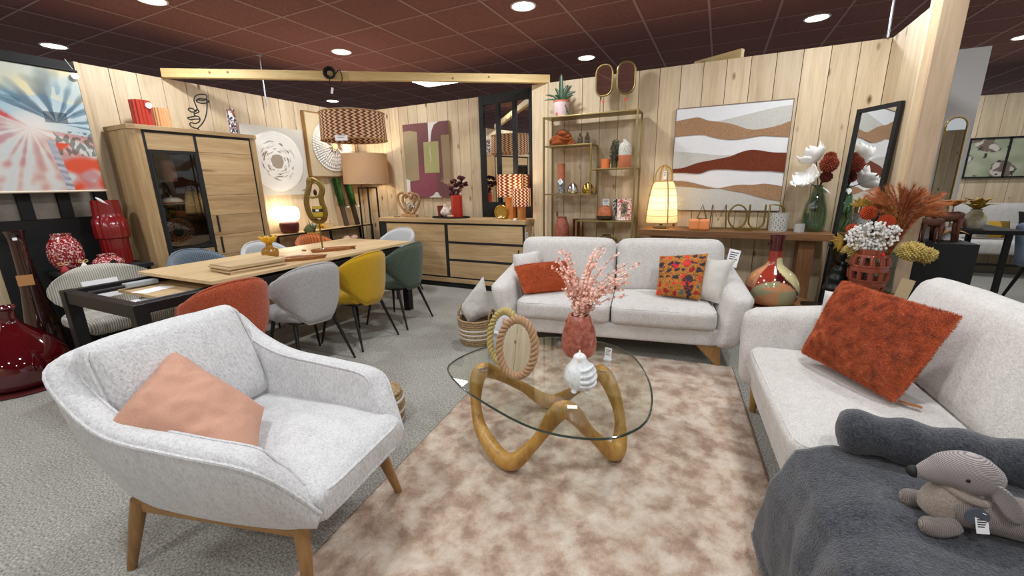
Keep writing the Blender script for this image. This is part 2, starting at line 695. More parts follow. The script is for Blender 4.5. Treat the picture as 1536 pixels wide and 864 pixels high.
# ------------------------------------------------------------------ ceiling: grid of 60 cm tiles
CZ, TS, GX, GY = 2.93, .6, -2.63, 3.63
TILE = speck('maroon_ceiling_tile', [(.3, (114, 72, 68)), (.5, (132, 84, 79)), (.7, (148, 96, 90))], 60, .9, .25, 160, .003, rnd=True)
GRID = mat('ceiling_grid_bar', (168, 132, 126), .6)
ceil_ = struct(MB().box(-12, 9, -6, 16, CZ + .03, CZ + .06).build('ceiling', TILE, smooth=0))
_g = TS / 2 - .009
tile_me = MB().box(-_g, _g, -_g, _g, 0, .014).build('tile', TILE, ceil_, smooth=0).data
bpy.data.objects.remove(bpy.data.objects['tile'])


def proj(p):
    q = Vector(p) - Vector((0, 0, CAM_H))
    z = q.dot(_f)
    return (768 + FOCAL * q.dot(_r2) / z, 432 + FOCAL * q.dot(_d2) / z, z) if z > .05 else None


cells, rest = [], MB()
for i in range(-16, 20):
    for j in range(-17, 21):
        x, y = GX + (i + .5) * TS, GY + (j + .5) * TS
        if not (-12 < x < 9 and -6 < y < 16):
            continue
        ps = [proj((x + a, y + b, CZ)) for a in (-.3, .3) for b in (-.3, .3)]
        ins = any(p and -10 < p[0] < 1546 and -10 < p[1] < 290 for p in ps)
        cells.append((0 if ins else 1, math.hypot(x, y), x, y))
cells.sort()
for k, (out, d, x, y) in enumerate(cells):
    if k < 290 and not out:
        link('tile', tile_me, ceil_, (x, y, CZ))
    else:
        rest.box(x - _g, x + _g, y - _g, y + _g, CZ, CZ + .014)
rest.build('distant_tiles', TILE, ceil_, smooth=0, stuff=True)
for i in range(-16, 20):
    x = GX + i * TS
    if -12 < x < 9:
        MB().box(x - .011, x + .011, -6, 16, CZ - .004, CZ + .03).build('grid_bar', GRID, ceil_, smooth=0)
for j in range(-17, 21):
    y = GY + j * TS
    if -6 < y < 16:
        MB().box(-12, 9, y - .007, y + .007, CZ - .003, CZ + .03).build('grid_bar', GRID, ceil_, smooth=0)

# ------------------------------------------------------------------ walls of vertical pine planks
WH = 2.478
BACKING = mat('plank_backing', (60, 44, 30), .9)
_pl = {}


def plank(parent, loc, rz, wdt, h=WH, t=.018):
    k = (round(wdt, 3), round(h, 3))
    if k not in _pl:
        me = MB().box(-wdt / 2 + .0022, wdt / 2 - .0022, 0, t, 0, h)
        o = me.build('plank', PINE, None, smooth=0)
        _pl[k] = o.data
        bpy.data.objects.remove(o)
    return link('plank', _pl[k], parent, loc, (0, 0, rz), bevel=.002, seg=1)


def plank_row(parent, a, b, wdt, h=WH):
    """planks from a to b (plan points); the face looks to the right-hand side of a->b"""
    a, b = Vector(a), Vector(b)
    L = (b - a).length
    n = max(1, round(L / wdt))
    d = (b - a) / n
    rz = math.atan2(d.y, d.x)
    for i in range(n):
        c = a + d * (i + .5)
        plank(parent, (c.x, c.y, 0), rz, L / n, h)


XL, YA, YB, XR = -5.16, 5.12, 4.85, 1.19
wl = struct(MB().box(XL - .14, XL - .019, -1.0, 1.15, 0, WH).box(XL - .14, XL - .019, 1.93, YA + .14, 0, WH).build('wall_left', BACKING, smooth=0))
plank_row(wl, (XL, -1.0), (XL, 1.15), .205)
plank_row(wl, (XL, 1.955), (XL, YA), .205)
MB().box(XL - .02, XL + .012, 1.925, 1.955, 0, WH).build('edge_board', PINE, wl, smooth=0)
wa = struct(MB().box(XL, -2.93, YA + .019, YA + .14, 0, WH).build('wall_back', BACKING, smooth=0))
plank_row(wa, (XL, YA), (-2.93, YA), .172)
wb = struct(MB().box(-2.07, XR + .02, YB + .019, YB + .14, 0, WH).build('wall_back_right', BACKING, smooth=0))
plank_row(wb, (-2.07, YB), (XR, YB), .199)
wr = struct(MB().box(XR + .019, XR + .14, 4.14, YB + .14, 0, WH).build('wall_right', BACKING, smooth=0))
plank_row(wr, (XR, YB), (XR, 4.14), .355)
MB().box(XR - .004, XR + .03, 4.10, 4.14, 0, WH + .3).build('edge_board', PINE, wr, smooth=0)
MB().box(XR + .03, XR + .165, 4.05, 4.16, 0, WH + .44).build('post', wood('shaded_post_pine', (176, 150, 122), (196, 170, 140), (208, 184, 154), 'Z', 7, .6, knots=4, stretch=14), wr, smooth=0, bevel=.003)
wf = struct(MB().box(1.4, 9, 8.99, 9.1, 0, WH).build('wall_far', BACKING, smooth=0))
plank_row(wf, (2.2, 8.97), (7.0, 8.97), .24)
wn = struct(MB().box(-6.5, 9, -4.35, -4.225, 0, WH).build('wall_front', BACKING, smooth=0))
plank_row(wn, (9, -4.2), (-6.5, -4.2), .3)
wc = struct(MB().box(1.84, 2.09, 5.6, 5.62, 0, 2.475).box(1.84, 2.09, 5.62, 5.95, 0, 2.475).build('wall_column', WHITE, smooth=0))

# black framed glazed partition set into the left wall, behind the banner
pt = thing('glazed_partition', 'black framed partition with grey panes behind the hanging palm picture', 'partition', (XL, 1.54, 0))
MB().box(-.05, .0, -.39, .385, 0, 1.158).build('lower_panel', MATTE_BLACK, pt, smooth=0)
MB().box(-.06, .01, -.39, .385, 2.33, 2.47).build('top_rail', MATTE_BLACK, pt, smooth=0)
for y in (-.37, -.155, .085, .335):
    MB().box(-.06, .012, y - .035, y + .045, 1.158, 2.33).build('post', MATTE_BLACK, pt, smooth=0)
GREYPANE = speck('dusty_pane', [(.3, (120, 112, 102)), (.6, (152, 144, 132))], 5, .35)
for y0, y1 in ((-.325, -.19), (-.11, .05), (.13, .3)):
    MB().box(-.035, -.028, y0, y1, 1.158, 2.33).build('pane', GREYPANE, pt, smooth=0)

# atelier mirror between the two back walls
A0, A1 = Vector((-2.925, 5.10)), Vector((-2.10, 4.975))
rzm = math.atan2((A1 - A0).y, (A1 - A0).x)
Lm = (A1 - A0).length
am = thing('atelier_mirror', 'tall black framed mirror with two vertical bars behind the sideboard', 'mirror', (A0.x, A0.y, 0), rzm)
MB().box(0, Lm, .012, .03, 0.05, 2.47).build('backing', MATTE_BLACK, am, smooth=0)
for x0, x1 in ((0, .075), (Lm - .06, Lm)):
    MB().box(x0, x1, -.02, .02, 0, 2.48).build('side_rail', MATTE_BLACK, am, smooth=0, bevel=.004)
MB().box(.075, Lm - .06, -.02, .02, 2.36, 2.48).build('top_rail', MATTE_BLACK, am, smooth=0, bevel=.004)
MB().box(.075, Lm - .06, -.02, .02, 0, 1.13).build('lower_panel', MATTE_BLACK, am, smooth=0)
for x in (.30, .555):
    MB().box(x - .024, x + .024, -.02, .012, 1.13, 2.36).build('glazing_bar', MATTE_BLACK, am, smooth=0)
for x0, x1 in ((.075, .276), (.324, .531), (.579, Lm - .06)):
    MB().box(x0, x1, .004, .0115, 1.13, 2.36).build('mirror_pane', MIRROR, am, smooth=0)

# diagonal beam over the walls, hanging rods
P0, P1 = Vector((-5.15, 2.60)), Vector((-1.86, 4.88))
bm = thing('ceiling_beam', 'long yellowish pine beam laid diagonally across the wall tops', 'beam', (P0.x, P0.y, WH), math.atan2((P1 - P0).y, (P1 - P0).x))
MB().box(0, (P1 - P0).length, -.03, .03, 0, .085).build('timber', PINE_X, bm, smooth=0, bevel=.004)
BM_M = bm.matrix_basis.copy()
for x, z in ((.45, .05), (.62, .055), (1.6, .03), (2.9, .03), (3.3, .05)):
    MB().cyl((x, -.0315, z), (x, -.03, z), .012, n=10).build('knot', mat('knot_brown', (142, 100, 52), .7), bm)
b2 = MB().hexa([(.02, 4.92, WH), (.16, 4.98, WH), (.12, 5.04, WH), (-.02, 5.04, WH)], [(.02, 4.92, WH + .09), (.16, 4.98, WH + .09), (.12, 5.04, WH + .09), (-.02, 5.04, WH + .09)])
b2 = MB().box(-.5, 0, -.025, .025, 0, .085).build('timber_offcut', PINE_X, None, (.09, 4.9, WH), (0, 0, R(-32)), smooth=0)
tag(b2, 'short beam end sticking up behind the wall top above the wave picture', 'beam')
for (x, y, z0, lab) in ((-5.12, 3.66, WH - .12, 'thin white rod hanging from the ceiling beside the diagonal beam'), (1.15, 4.83, WH, 'thin steel rod hanging from the ceiling above the wall corner')):
    o = thing('hanging_rod', lab, 'rod', (x, y, z0))
    MB().cyl((0, 0, 0), (0, 0, CZ - z0), .009, n=10).build('rod', STEEL, o)
    MB().cyl((0, 0, CZ - z0 - .006), (0, 0, CZ - z0), .03, n=12).build('ceiling_plate', STEEL, o)

# ------------------------------------------------------------------ ceiling lamps
spots = [(-6.65, 2.36), (-4.42, 2.26), (-4.17, 4.04), (-1.74, 3.90), (-1.69, 5.77), (.74, 5.61), (-6.6, 6.05),
         (-1.74, 2.05), (.74, 3.85), (.74, 2.05), (-4.42, .4), (-1.74, .25), (.74, .25), (-1.74, -1.6), (.74, -1.6), (-4.42, -1.6), (3.1, 5.6), (3.1, 7.6), (3.1, 2.0), (-1.74, -3.4)]
ring_me = glow_me = None
where = ['ceiling over the palm picture', 'ceiling above the tall cabinet', 'ceiling above the dining table', 'ceiling above the white sofa', 'ceiling behind the shelf with oval mirrors', 'ceiling above the wave picture',
         'ceiling beyond the back corner, under the beam']
for i, (x, y) in enumerate(spots):
    lab = 'round glowing downlight in the maroon ' + (where[i] if i < len(where) else 'ceiling of the shop aisle')
    o = thing('downlight', lab, 'ceiling lamp', (x, y, CZ), 0, 'round ceiling downlights')
    if ring_me is None:
        a = MB().lathe([(.115, -.001), (.118, -.006), (.106, -.012), (.098, -.008), (.097, -.002)], 32, False).build('trim_ring', WHITE, o)
        b = MB().lathe([(.0005, -.0075), (.05, -.0075), (.098, -.0065)], 32, False).build('diffuser', LAMPGLOW, o)
        ring_me, glow_me = a.data, b.data
    else:
        link('trim_ring', ring_me, o)
        link('diffuser', glow_me, o)
    L = bpy.data.lights.new('downlight_lamp', 'AREA')
    L.shape = 'DISK'
    L.size = .2
    L.energy = DOWNLIGHT_W
    L.color = (.93, .97, 1.0)
    lo = bpy.data.objects.new('lamp_light', L)
    COL.objects.link(lo)
    lo.parent = o
    lo.location = (0, 0, -.02)
pn = thing('light_panel', 'square glowing ceiling panel partly hidden by the diagonal beam', 'ceiling lamp', (GX - 2.5 * TS + .02, GY + 3.5 * TS, CZ))
MB().box(-.29, .29, -.29, .29, -.012, -.004).build('diffuser', LAMPGLOW, pn, smooth=0)
MB().box(-.3, .3, -.3, .3, -.004, 0).build('frame', WHITE, pn, smooth=0)


# ------------------------------------------------------------------ rug
RUGM = speck('mottled_rug', [(.36, (158, 132, 112)), (.45, (182, 157, 137)), (.52, (198, 177, 158)), (.60, (210, 193, 176)), (.7, (218, 204, 189))], 9, 1, .8, 200, .008, detail=12, sheen=.1, distort=.15)
rug = thing('area_rug', 'mottled beige and brown shaggy rug under the glass coffee table', 'rug', (-.50, 1.70, 0), R(5.4))


def rugtop():
    nx, ny = 230, 380
    hw, hl = .855, 1.50
    xs, ys = np.linspace(-hw, hw, nx), np.linspace(-hl, hl, ny)
    X, Y = np.meshgrid(xs, ys, indexing='ij')
    rg = np.random.RandomState(3)
    Z = .013 + rg.rand(nx, ny) * .007 + .003 * np.sin(X * 21 + 2 * np.sin(Y * 9)) * np.sin(Y * 17)
    e = np.minimum(np.minimum(X + hw, hw - X), np.minimum(Y + hl, hl - Y))
    Z = Z * np.clip(e / .012, .08, 1)
    X = X + (rg.rand(nx, ny) - .5) * .006
    Y = Y + (rg.rand(nx, ny) - .5) * .006
    me = bpy.data.meshes.new('pile')
    V = np.stack([X, Y, Z], -1).reshape(-1, 3)
    i, j = np.meshgrid(np.arange(nx - 1), np.arange(ny - 1), indexing='ij')
    a = (i * ny + j).ravel()
    F = np.stack([a, a + ny, a + ny + 1, a + 1], -1)
    me.vertices.add(len(V))
    me.vertices.foreach_set('co', V.ravel().astype(np.float32))
    me.loops.add(F.size)
    me.loops.foreach_set('vertex_index', F.ravel().astype(np.int32))
    me.polygons.add(len(F))
    me.polygons.foreach_set('loop_start', np.arange(0, F.size, 4, dtype=np.int32))
    me.polygons.foreach_set('loop_total', np.full(len(F), 4, dtype=np.int32))
    me.update()
    me.validate()
    me.polygons.foreach_set('use_smooth', [True] * len(F))
    me.materials.append(RUGM)
    return me


link('pile', rugtop(), rug, stuff=True)
MB().box(-.857, .857, -1.502, 1.502, .0005, .006).build('backing', mat('rug_backing', (120, 98, 80), .9), rug, smooth=0)

# ------------------------------------------------------------------ white armchair
WFAB = fabric('white_chenille', (203, 202, 202), 120, 1.0, 26, 22, .3, (1, 1, .45))
SFAB = fabric('light_sofa_weave', (202, 198, 193), 150, .8, 24, 26, .25, (1, 1, .6))
ch = thing('armchair', 'white upholstered armchair with oak legs and a peach cushion on it', 'armchair', (-1.65, .86, 0), R(8))
half_t = [(.59, .235, .375), (.52, .285, .49), (.43, .335, .575), (.2, .36, .59), (-.08, .375, .605), (-.26, .37, .675), (-.385, .345, .785), (-.435, .2, .81), (-.445, 0, .815)]
half_b = [(.55, .225, .30), (.50, .235, .295), (.42, .25, .285), (.2, .27, .27), (-.05, .285, .265), (-.18, .285, .265), (-.265, .265, .265), (-.295, .15, .265), (-.30, 0, .265)]


def mirror(h):
    return h + [(x, -y, z) for x, y, z in h[-2::-1]]


top, bot = cr(mirror(half_t), 5), cr(mirror(half_b), 5)
NS = len(top)


def tan(P, i):
    t = P[min(i + 1, NS - 1)] - P[max(i - 1, 0)]
    return Vector((t.x, t.y, 0)).normalized()


rows = []
for i in range(NS):
    t = tan(top, i)
    inw = Vector((-t.y, t.x, 0))
    ctr = Vector((-.02, 0, 0))
    if inw.dot(Vector((ctr.x - top[i].x, ctr.y - top[i].y, 0))) < 0:
        inw = -inw
    a, b = bot[i], top[i]
    th = .085 * min(1, .35 + min(i, NS - 1 - i) * .12)
    sec = []
    for k in range(6):
        s_ = k / 5
        p = a.lerp(b, s_)
        sec.append(p - inw * .022 * math.sin(PI * s_))
    for k in range(1, 6):
        an = PI * k / 6
        sec.append(b + inw * th / 2 * (1 - math.cos(an)) + Vector((0, 0, 1)) * th * .32 * math.sin(an))
    lowi = Vector((a.x, a.y, .33)) + inw * .06
    bi = b + inw * th
    for k in range(5):
        s_ = k / 4
        sec.append(bi.lerp(lowi, s_))
    rows.append(sec)
nv = len(rows[0])
g = MB()
g.add([p for r_ in rows for p in r_], [(i * nv + j, (i + 1) * nv + j, (i + 1) * nv + j + 1, i * nv + j + 1) for i in range(NS - 1) for j in range(nv - 1)]
      + [tuple(range(nv)), tuple((NS - 1) * nv + j for j in range(nv))[::-1]])
shell = g.build('shell', WFAB, ch, smooth=180)
MB().tube([r_[5] + Vector((0, 0, .004)) for r_ in rows], .0065, 6).build('piping', WFAB, shell)
MB().tube([r_[10] + Vector((0, 0, .003)) for r_ in rows], .005, 6).build('piping', WFAB, shell)


def seat_taper(o):
    k = .80 + .2 * (1 - (o.x + .44) / .88)
    return (o.x, o.y * k * 1.0, o.z + .012 * (o.x / .4))


st = MB().at((.16, 0, .375)).rbox(.44, .30, .062, .04, 14, (0, 0, .03), seat_taper, .004, 3).build('seat_cushion', WFAB, ch, smooth=180)
for zz in (.045, -.04):
    ring = []
    for k in range(72):
        a = 2 * PI * k / 72
        c, s_ = math.cos(a), math.sin(a)
        x = .435 * math.copysign(abs(c) ** .22, c)
        y = .295 * math.copysign(abs(s_) ** .22, s_)
        q = seat_taper(Vector((x, y, zz)))
        ring.append((q[0] + .16, q[1], q[2] + .375))
    MB().tube(ring, .006, 6, closed=True).build('piping', WFAB, st)
bk = MB().at((-.27, 0, .635), (0, R(-20), 0)).rbox(.06, .29, .228, .045, 14, (.045, 0, 0), None, .004, 8).build('back_cushion', WFAB, ch, smooth=180)
MB().at((-.27, 0, .635), (0, R(-20), 0)).tube([(.05, .285 * math.copysign(abs(math.cos(a)) ** .2, math.cos(a)), .21 * math.copysign(abs(math.sin(a)) ** .2, math.sin(a))) for a in [2 * PI * k / 64 for k in range(64)]], .006, 6, closed=True).build('piping', WFAB, bk)
legs = [((.47, .21, .30), (.50, .285, .018)), ((.47, -.21, .30), (.50, -.25, .018)), ((-.20, .27, .28), (-.27, .33, 0)), ((-.20, -.285, .28), (-.255, -.335, 0))]
for a, b in legs:
    MB().tube([a, Vector(a).lerp(Vector(b), .25), b], [.029, .028, .017], 12, flat=.85).build('leg', LEG_OAK, ch, smooth=60)
for a, b in ((0, 1), (1, 3), (3, 2), (2, 0)):
    p, q = Vector(legs[a][0]), Vector(legs[b][0])
    p.z = q.z = .262
    d = (q - p).normalized()
    nrm = Vector((-d.y, d.x, 0)) * .013
    MB().hexa([p - nrm + Vector((0, 0, -.026)), q - nrm + Vector((0, 0, -.026)), q + nrm + Vector((0, 0, -.026)), p + nrm + Vector((0, 0, -.026))],
              [p - nrm + Vector((0, 0, .02)), q - nrm + Vector((0, 0, .02)), q + nrm + Vector((0, 0, .02)), p + nrm + Vector((0, 0, .02))]).build('rail', wood('rail_oak', (128, 92, 50), (152, 113, 66), (172, 132, 82), 'X', 12, .42), ch, smooth=0, bevel=.003)
PEACH = fabric('peach_linen', (192, 146, 124), 300, .5, 14, 14, .1, (1, 1, 1))
pc = pillow('linen_cushion', 'peach linen cushion leaning in the white armchair', 'cushion', [(-1.735, .50, .63), (-1.262, .675, .485), (-1.525, .885, .54), (-1.885, .785, .765)], .15, PEACH, pinch=.04, wr=.010, seed=4, n=41)
MB().box(-.012, .012, -.002, .002, -.02, .02).build('tag', MATTE_BLACK, pc, (-1.262 + 1.60 + .01, .675 - .711 - .01, .0), (R(60), 0, R(40)), smooth=0)

# ------------------------------------------------------------------ glass coffee table on an oak loop
ct = thing('coffee_table', 'rounded triangular glass coffee table on a looping oak base', 'coffee table', (-.68, 1.90, .016))
edge = cr([(-1.265, 1.777), (-1.205, 2.08), (-.99, 2.32), (-.723, 2.445), (-.416, 2.40), (-.225, 2.02), (-.181, 1.687), (-.243, 1.498), (-.378, 1.403), (-.60, 1.385), (-.895, 1.486), (-1.13, 1.62)] and
          [(-1.265, 1.777, 0), (-1.205, 2.06, 0), (-.99, 2.32, 0), (-.71, 2.43, 0), (-.42, 2.35, 0), (-.24, 2.03, 0), (-.181, 1.687, 0), (-.243, 1.498, 0), (-.378, 1.403, 0), (-.60, 1.385, 0), (-.895, 1.486, 0), (-1.14, 1.62, 0)], 7, True)
poly = [(p.x + .68, p.y - 1.90) for p in edge]
gt = MB().prism(poly, .376, .385).build('glass_top', PANE, ct, smooth=30)
MB().tube([(x, y, .3805) for x, y in poly], .0052, 6, closed=True).build('polished_edge', mat('glass_edge', (44, 58, 52), .1, coat=1), gt)
loop = cr([(-.42, -.07, .345), (-.36, -.22, .13), (-.135, -.345, .042), (.0, -.32, .16), (.13, -.27, .345), (.24, -.18, .19), (.335, -.055, .042), (.32, .05, .2), (.20, .165, .345), (.06, .25, .20), (-.14, .275, .042), (-.30, .17, .17)], 10, True)
loop = [Vector((p.x, p.y, p.z)) for p in loop]
MB().tube(loop, [.036 + .008 * math.cos(p.z * 17) for p in loop], 18, closed=True).build('oak_loop', LOOP_OAK, ct, smooth=180)
for x, y in ((-.40, -.09), (.13, -.26), (.21, .15)):
    MB().cyl((x, y, .366), (x, y, .376), .028, n=20).build('glass_pad', mat('steel_pad', (200, 204, 206), .2, .9), ct)
GZ = .4015


def rope(parent, rx, rz_, r, mt):
    for k in range(3):
        pts = []
        n = 150
        for i in range(n):
            a = 2 * PI * i / n
            tw = a * 24 + k * 2 * PI / 3
            rad = .55 * r
            pts.append(((rx + rad * math.cos(tw)) * math.cos(a), rad * math.sin(tw), (rz_ + rad * math.cos(tw)) * math.sin(a)))
        MB().tube(pts, r * .52, 6, closed=True).build('rope_strand', mt, parent, smooth=180)


JUTE_D = fabric('tan_rope', (178, 142, 108), 300, .4, 24, 60)
JUTE_L = fabric('straw_rope', (186, 166, 106), 300, .4, 24, 60)
for (x, y, rx, rz_, lab, mt, rz0) in ((-.843, 1.76, .092, .142, 'oval table mirror framed in tan rope on the glass table', JUTE_D, R(8)), (-.975, 1.875, .088, .140, 'oval table mirror framed in straw-coloured rope behind the tan rope one', JUTE_L, R(-6))):
    t = thing('rope_mirror', lab, 'mirror', (x, y, GZ), rz0, 'rope mirrors on the coffee table')
    tilt = R(-13)
    h = MB().at((0, 0, rz_ + .024), (tilt, 0, 0)).prism([(rx * .97 * math.cos(2 * PI * k / 40), rz_ * .97 * math.sin(2 * PI * k / 40)) for k in range(40)], -.006, .006, 'Y').build('mirror_pane', MIRROR, t, smooth=30)
    fr = bpy.data.objects.new('rope_frame', None)
    MB().at((0, 0, rz_ + .024), (tilt, 0, 0)).tube([(rx * math.cos(2 * PI * k / 48), .002, rz_ * math.sin(2 * PI * k / 48)) for k in range(48)], .008, 6, closed=True).build('frame', mt, t)
    bpy.data.objects.remove(fr)
    for k in range(3):
        pts = []
        n = 180
        for i in range(n):
            a = 2 * PI * i / n
            tw = a * 11 + k * 2 * PI / 3
            pts.append(((rx + .013 * math.cos(tw)) * math.cos(a), .013 * math.sin(tw), (rz_ + .013 * math.cos(tw)) * math.sin(a)))
        MB().at((0, 0, rz_ + .024), (tilt, 0, 0)).tube(pts, .0105, 6, closed=True).build('rope_strand', mt, t, smooth=180)
    MB().at((0, .0, 0)).tube([(0, .03, .16), (0, .10, .005)], .005, 6).build('stand', MATTE_BLACK, t)
# coral vase with sprays
CORAL = speck('coral_glaze', [(.35, (150, 78, 62)), (.6, (186, 108, 88))], 40, .25, 0, coat=.6)
cv = thing('coral_vase', 'coral glazed vase with swirling relief holding the pink eucalyptus', 'vase', (-.648, 2.18, GZ))
cp = smooth_prof([(.080, 0), (.094, .02), (.097, .07), (.092, .13), (.080, .19), (.064, .232), (.055, .242)], 5)
MB().lathe(cp + [(.046, .238), (.046, .1)], 48, True, True).build('body', CORAL, cv, smooth=60)
rel = MB()
rg = random.Random(4)


def cvr(z):
    for (r0, z0), (r1, z1) in zip(cp, cp[1:]):
        if z0 <= z <= z1:
            return r0 + (r1 - r0) * (z - z0) / max(1e-6, z1 - z0)
    return cp[-1][0]


for k in range(34):
    a0, z0 = rg.uniform(0, 2 * PI), .03 + .17 * ((k * .618) % 1)
    for q in range(1, 5):
        pts = []
        for s_ in range(15):
            t_ = PI * s_ / 14
            zz = z0 + .009 * q * math.sin(t_)
            aa = a0 + .009 * q * math.cos(t_) / .09
            if .012 < zz < .225:
                pts.append((cvr(zz) * math.cos(aa), cvr(zz) * math.sin(aa), zz))
        if len(pts) > 3:
            rel.tube(pts, .0026, 5)
rel.build('relief_lines', CORAL, cv, stuff=True)
SPRAY = speck('pink_foliage', [(.3, (232, 168, 144)), (.5, (244, 200, 182)), (.72, (250, 224, 212))], 30, .6)
sp = thing('eucalyptus_spray', 'pale coral artificial eucalyptus branches in the coral vase', 'branches', (-.648, 2.18, GZ + .20))


def spray(parent, n, hgt, spread, leafr, mts, mtl, seed, bias=(0, 0), per=15, stemr=.0018, name='leaves'):
    rg = random.Random(seed)
    st_, lv = MB(), MB()
    for k in range(n):
        a = 2 * PI * k / n + rg.uniform(-.3, .3)
        L = hgt * rg.uniform(.65, 1.05)
        sx, sy = math.cos(a) * spread * rg.uniform(.3, 1) + bias[0], math.sin(a) * spread * rg.uniform(.3, 1) + bias[1]
        P = cr([(0, 0, 0), (sx * .18, sy * .18, L * .35), (sx * .55, sy * .55, L * .72), (sx, sy, L * rg.uniform(.85, 1.0))], 8)
        st_.tube(P, [stemr * (1 - .6 * i / len(P)) for i in range(len(P))], 5)
        for i in range(per):
            t = .25 + .75 * i / per
            p = P[min(len(P) - 1, int(t * (len(P) - 1)))]
            for sd in (-1, 1):
                d = Vector((rg.uniform(-1, 1), rg.uniform(-1, 1), rg.uniform(-.3, .8))).normalized()
                u = d.orthogonal().normalized()
                v_ = d.cross(u)
                r_ = leafr * rg.uniform(.6, 1.1) * (1.15 - .6 * t)
                c = p + d * r_ * 1.3
                b = len(lv.v)
                lv.v += [tuple(c + r_ * (math.cos(2 * PI * q / 6) * d + .8 * math.sin(2 * PI * q / 6) * u) + v_ * r_ * .25 * math.cos(4 * PI * q / 6)) for q in range(6)]
                lv.f.append(tuple(b + q for q in range(6)))
    st_.build('stems', mts, parent, stuff=True)
    return lv.build(name, mtl, parent, smooth=0, stuff=True)


PSTEM = mat('pink_stem', (196, 120, 96), .6)
spray(sp, 20, .45, .26, .0155, PSTEM, SPRAY, 11, (.09, -.03), 19)
spray(sp, 18, .27, .22, .017, PSTEM, SPRAY, 12, (.08, -.02), 15)
# fat white bird
bd = thing('bird_figurine', 'plump white ceramic bird with brown speckles on the glass table', 'figurine', (-.522, 1.775, GZ), R(25))
BIRD = speck('speckled_white_glaze', [(.3, (178, 186, 190)), (.42, (220, 224, 224)), (.8, (240, 241, 240))], 45, .3, 0, coat=.3)
MB().lathe(smooth_prof([(.02, .006), (.055, .016), (.074, .06), (.066, .105), (.044, .138), (.034, .155), (.028, .172), (.012, .184), (.0005, .187)], 5), 32, True).build('body', BIRD, bd, smooth=180)
MB().tube([(-.005, -.028, .162), (-.006, -.046, .158)], [.009, .001], 8).build('beak', mat('beak_stone', (196, 182, 160), .5), bd)
MB().tube([(0, .004, .182), (0, .006, .198)], [.008, .003], 8).build('crest', BIRD, bd)
for k, (z, rr) in enumerate(((.045, .072), (.071, .0745), (.096, .069), (.119, .057))):
    MB().tube([((rr + .004) * math.cos(R(q)), (rr + .004) * math.sin(R(q)), z + .006 * math.sin(q * .05 + k)) for q in range(-88 + 6 * k, 62, 10)], [.003] + [.0085] * 13 + [.003] * (2 if k == 0 else 1), 8).build('wing_ridge', BIRD, bd, smooth=180) if 0 else MB().tube(cr([((rr + .003) * math.cos(R(q)), (rr + .003) * math.sin(R(q)), z + .005 * math.sin(q * .04 + k)) for q in (-95, -60, -20, 20, 55)], 4), .0085, 8).build('wing_ridge', BIRD, bd, smooth=180)
for s_ in (-1, 1):
    MB().ell((s_ * .03, -.04, .009), .015, .024, .009, 10, 6).build('foot', BIRD, bd)
tg = thing('price_card', 'white price card in a clear stand at the rim of the glass table', 'price tag', (-.475, 2.16, GZ), R(-12))
card(tg, .04, .062, (0, 0, .008), (R(-8), 0, 0), PAPER, INK, 'card')
MB().box(-.02, .02, -.015, .015, 0, .008).build('stand', mat('clear_plastic', (215, 220, 222), .1), tg, smooth=0)
tg2 = tag(MB().box(-.022, .022, -.014, .014, 0, .0008).build('paper_tag', PAPER, None, (-.50, 1.60, GZ), (0, 0, R(20)), smooth=0), 'tiny white price tag lying flat on the glass in front of the bird', 'price tag')

# ------------------------------------------------------------------ sofas
def make_sofa(name, label, loc, rz, hw, armz, seat_junction, leg_style):
    t = thing(name, label, 'sofa', loc, rz)
    MB().at((0, .47, .235)).rbox(hw + .03, .45, .068, .02, 8).build('base', SFAB, t, smooth=180)
    for s_ in (-1, 1):
        def sh(o, s_=s_):
            k = (o.z + .24) / .48
            return (o.x + s_ * (.085 * k - .02), o.y, o.z + .055 * k * (o.y / .46) * (1 if o.z > 0 else 0))
        MB().at((s_ * (hw + .085), .455, .16 + (armz - .16) / 2)).rbox(.082, .47, (armz - .16) / 2, .06, 12, (.01, .02, 0), sh, .003, s_).build('arm', SFAB, t, smooth=180)
    w_ = hw
    for s_ in (-1, 1):
        cu = MB().at((s_ * w_ / 2, .33, .365)).rbox(w_ / 2 - .003, .335, .078, .045, 14, (0, .018, .022), None, .004, 5 + s_).build('seat_cushion', SFAB, t, smooth=180)
        for zz in (.06, -.055):
            MB().at((s_ * w_ / 2, .33, .365)).tube([((w_ / 2 - .008) * math.copysign(abs(math.cos(a)) ** .15, math.cos(a)), .332 * math.copysign(abs(math.sin(a)) ** .15, math.sin(a)), zz) for a in [2 * PI * k / 90 for k in range(90)]], .004, 6, closed=True).build('piping', SFAB, cu)
        wb_ = hw + .12
        MB().at((s_ * wb_ / 2, seat_junction + .17, .625), (R(-19), 0, 0)).rbox(wb_ / 2 - .003, .105, .245, .08, 14, (0, .03, .01), None, .006, 9 + s_).build('back_cushion', SFAB, t, smooth=180)
    MB().at((0, .84, .5), (R(-6), 0, 0)).rbox(hw + .08, .07, .30, .05, 8).build('back', SFAB, t, smooth=180)
    for sx in (-1, 1):
        for y in (.06, .82):
            if leg_style:
                MB().hexa([(sx * (hw + .035), y - .015, 0), (sx * (hw + .055), y - .015, 0), (sx * (hw + .055), y + .015, 0), (sx * (hw + .035), y + .015, 0)][::sx], [(sx * (hw - .13), y - .022, .168), (sx * (hw + .04), y - .022, .168), (sx * (hw + .04), y + .022, .168), (sx * (hw - .13), y + .022, .168)][::sx]).build('leg', LEG_OAK, t, smooth=0, bevel=.004)
            else:
                MB().tube([(sx * (hw + .03), y, 0), (sx * (hw + .02), y, .17)], [.018, .03], 10).build('leg', LEG_OAK, t)
    return t


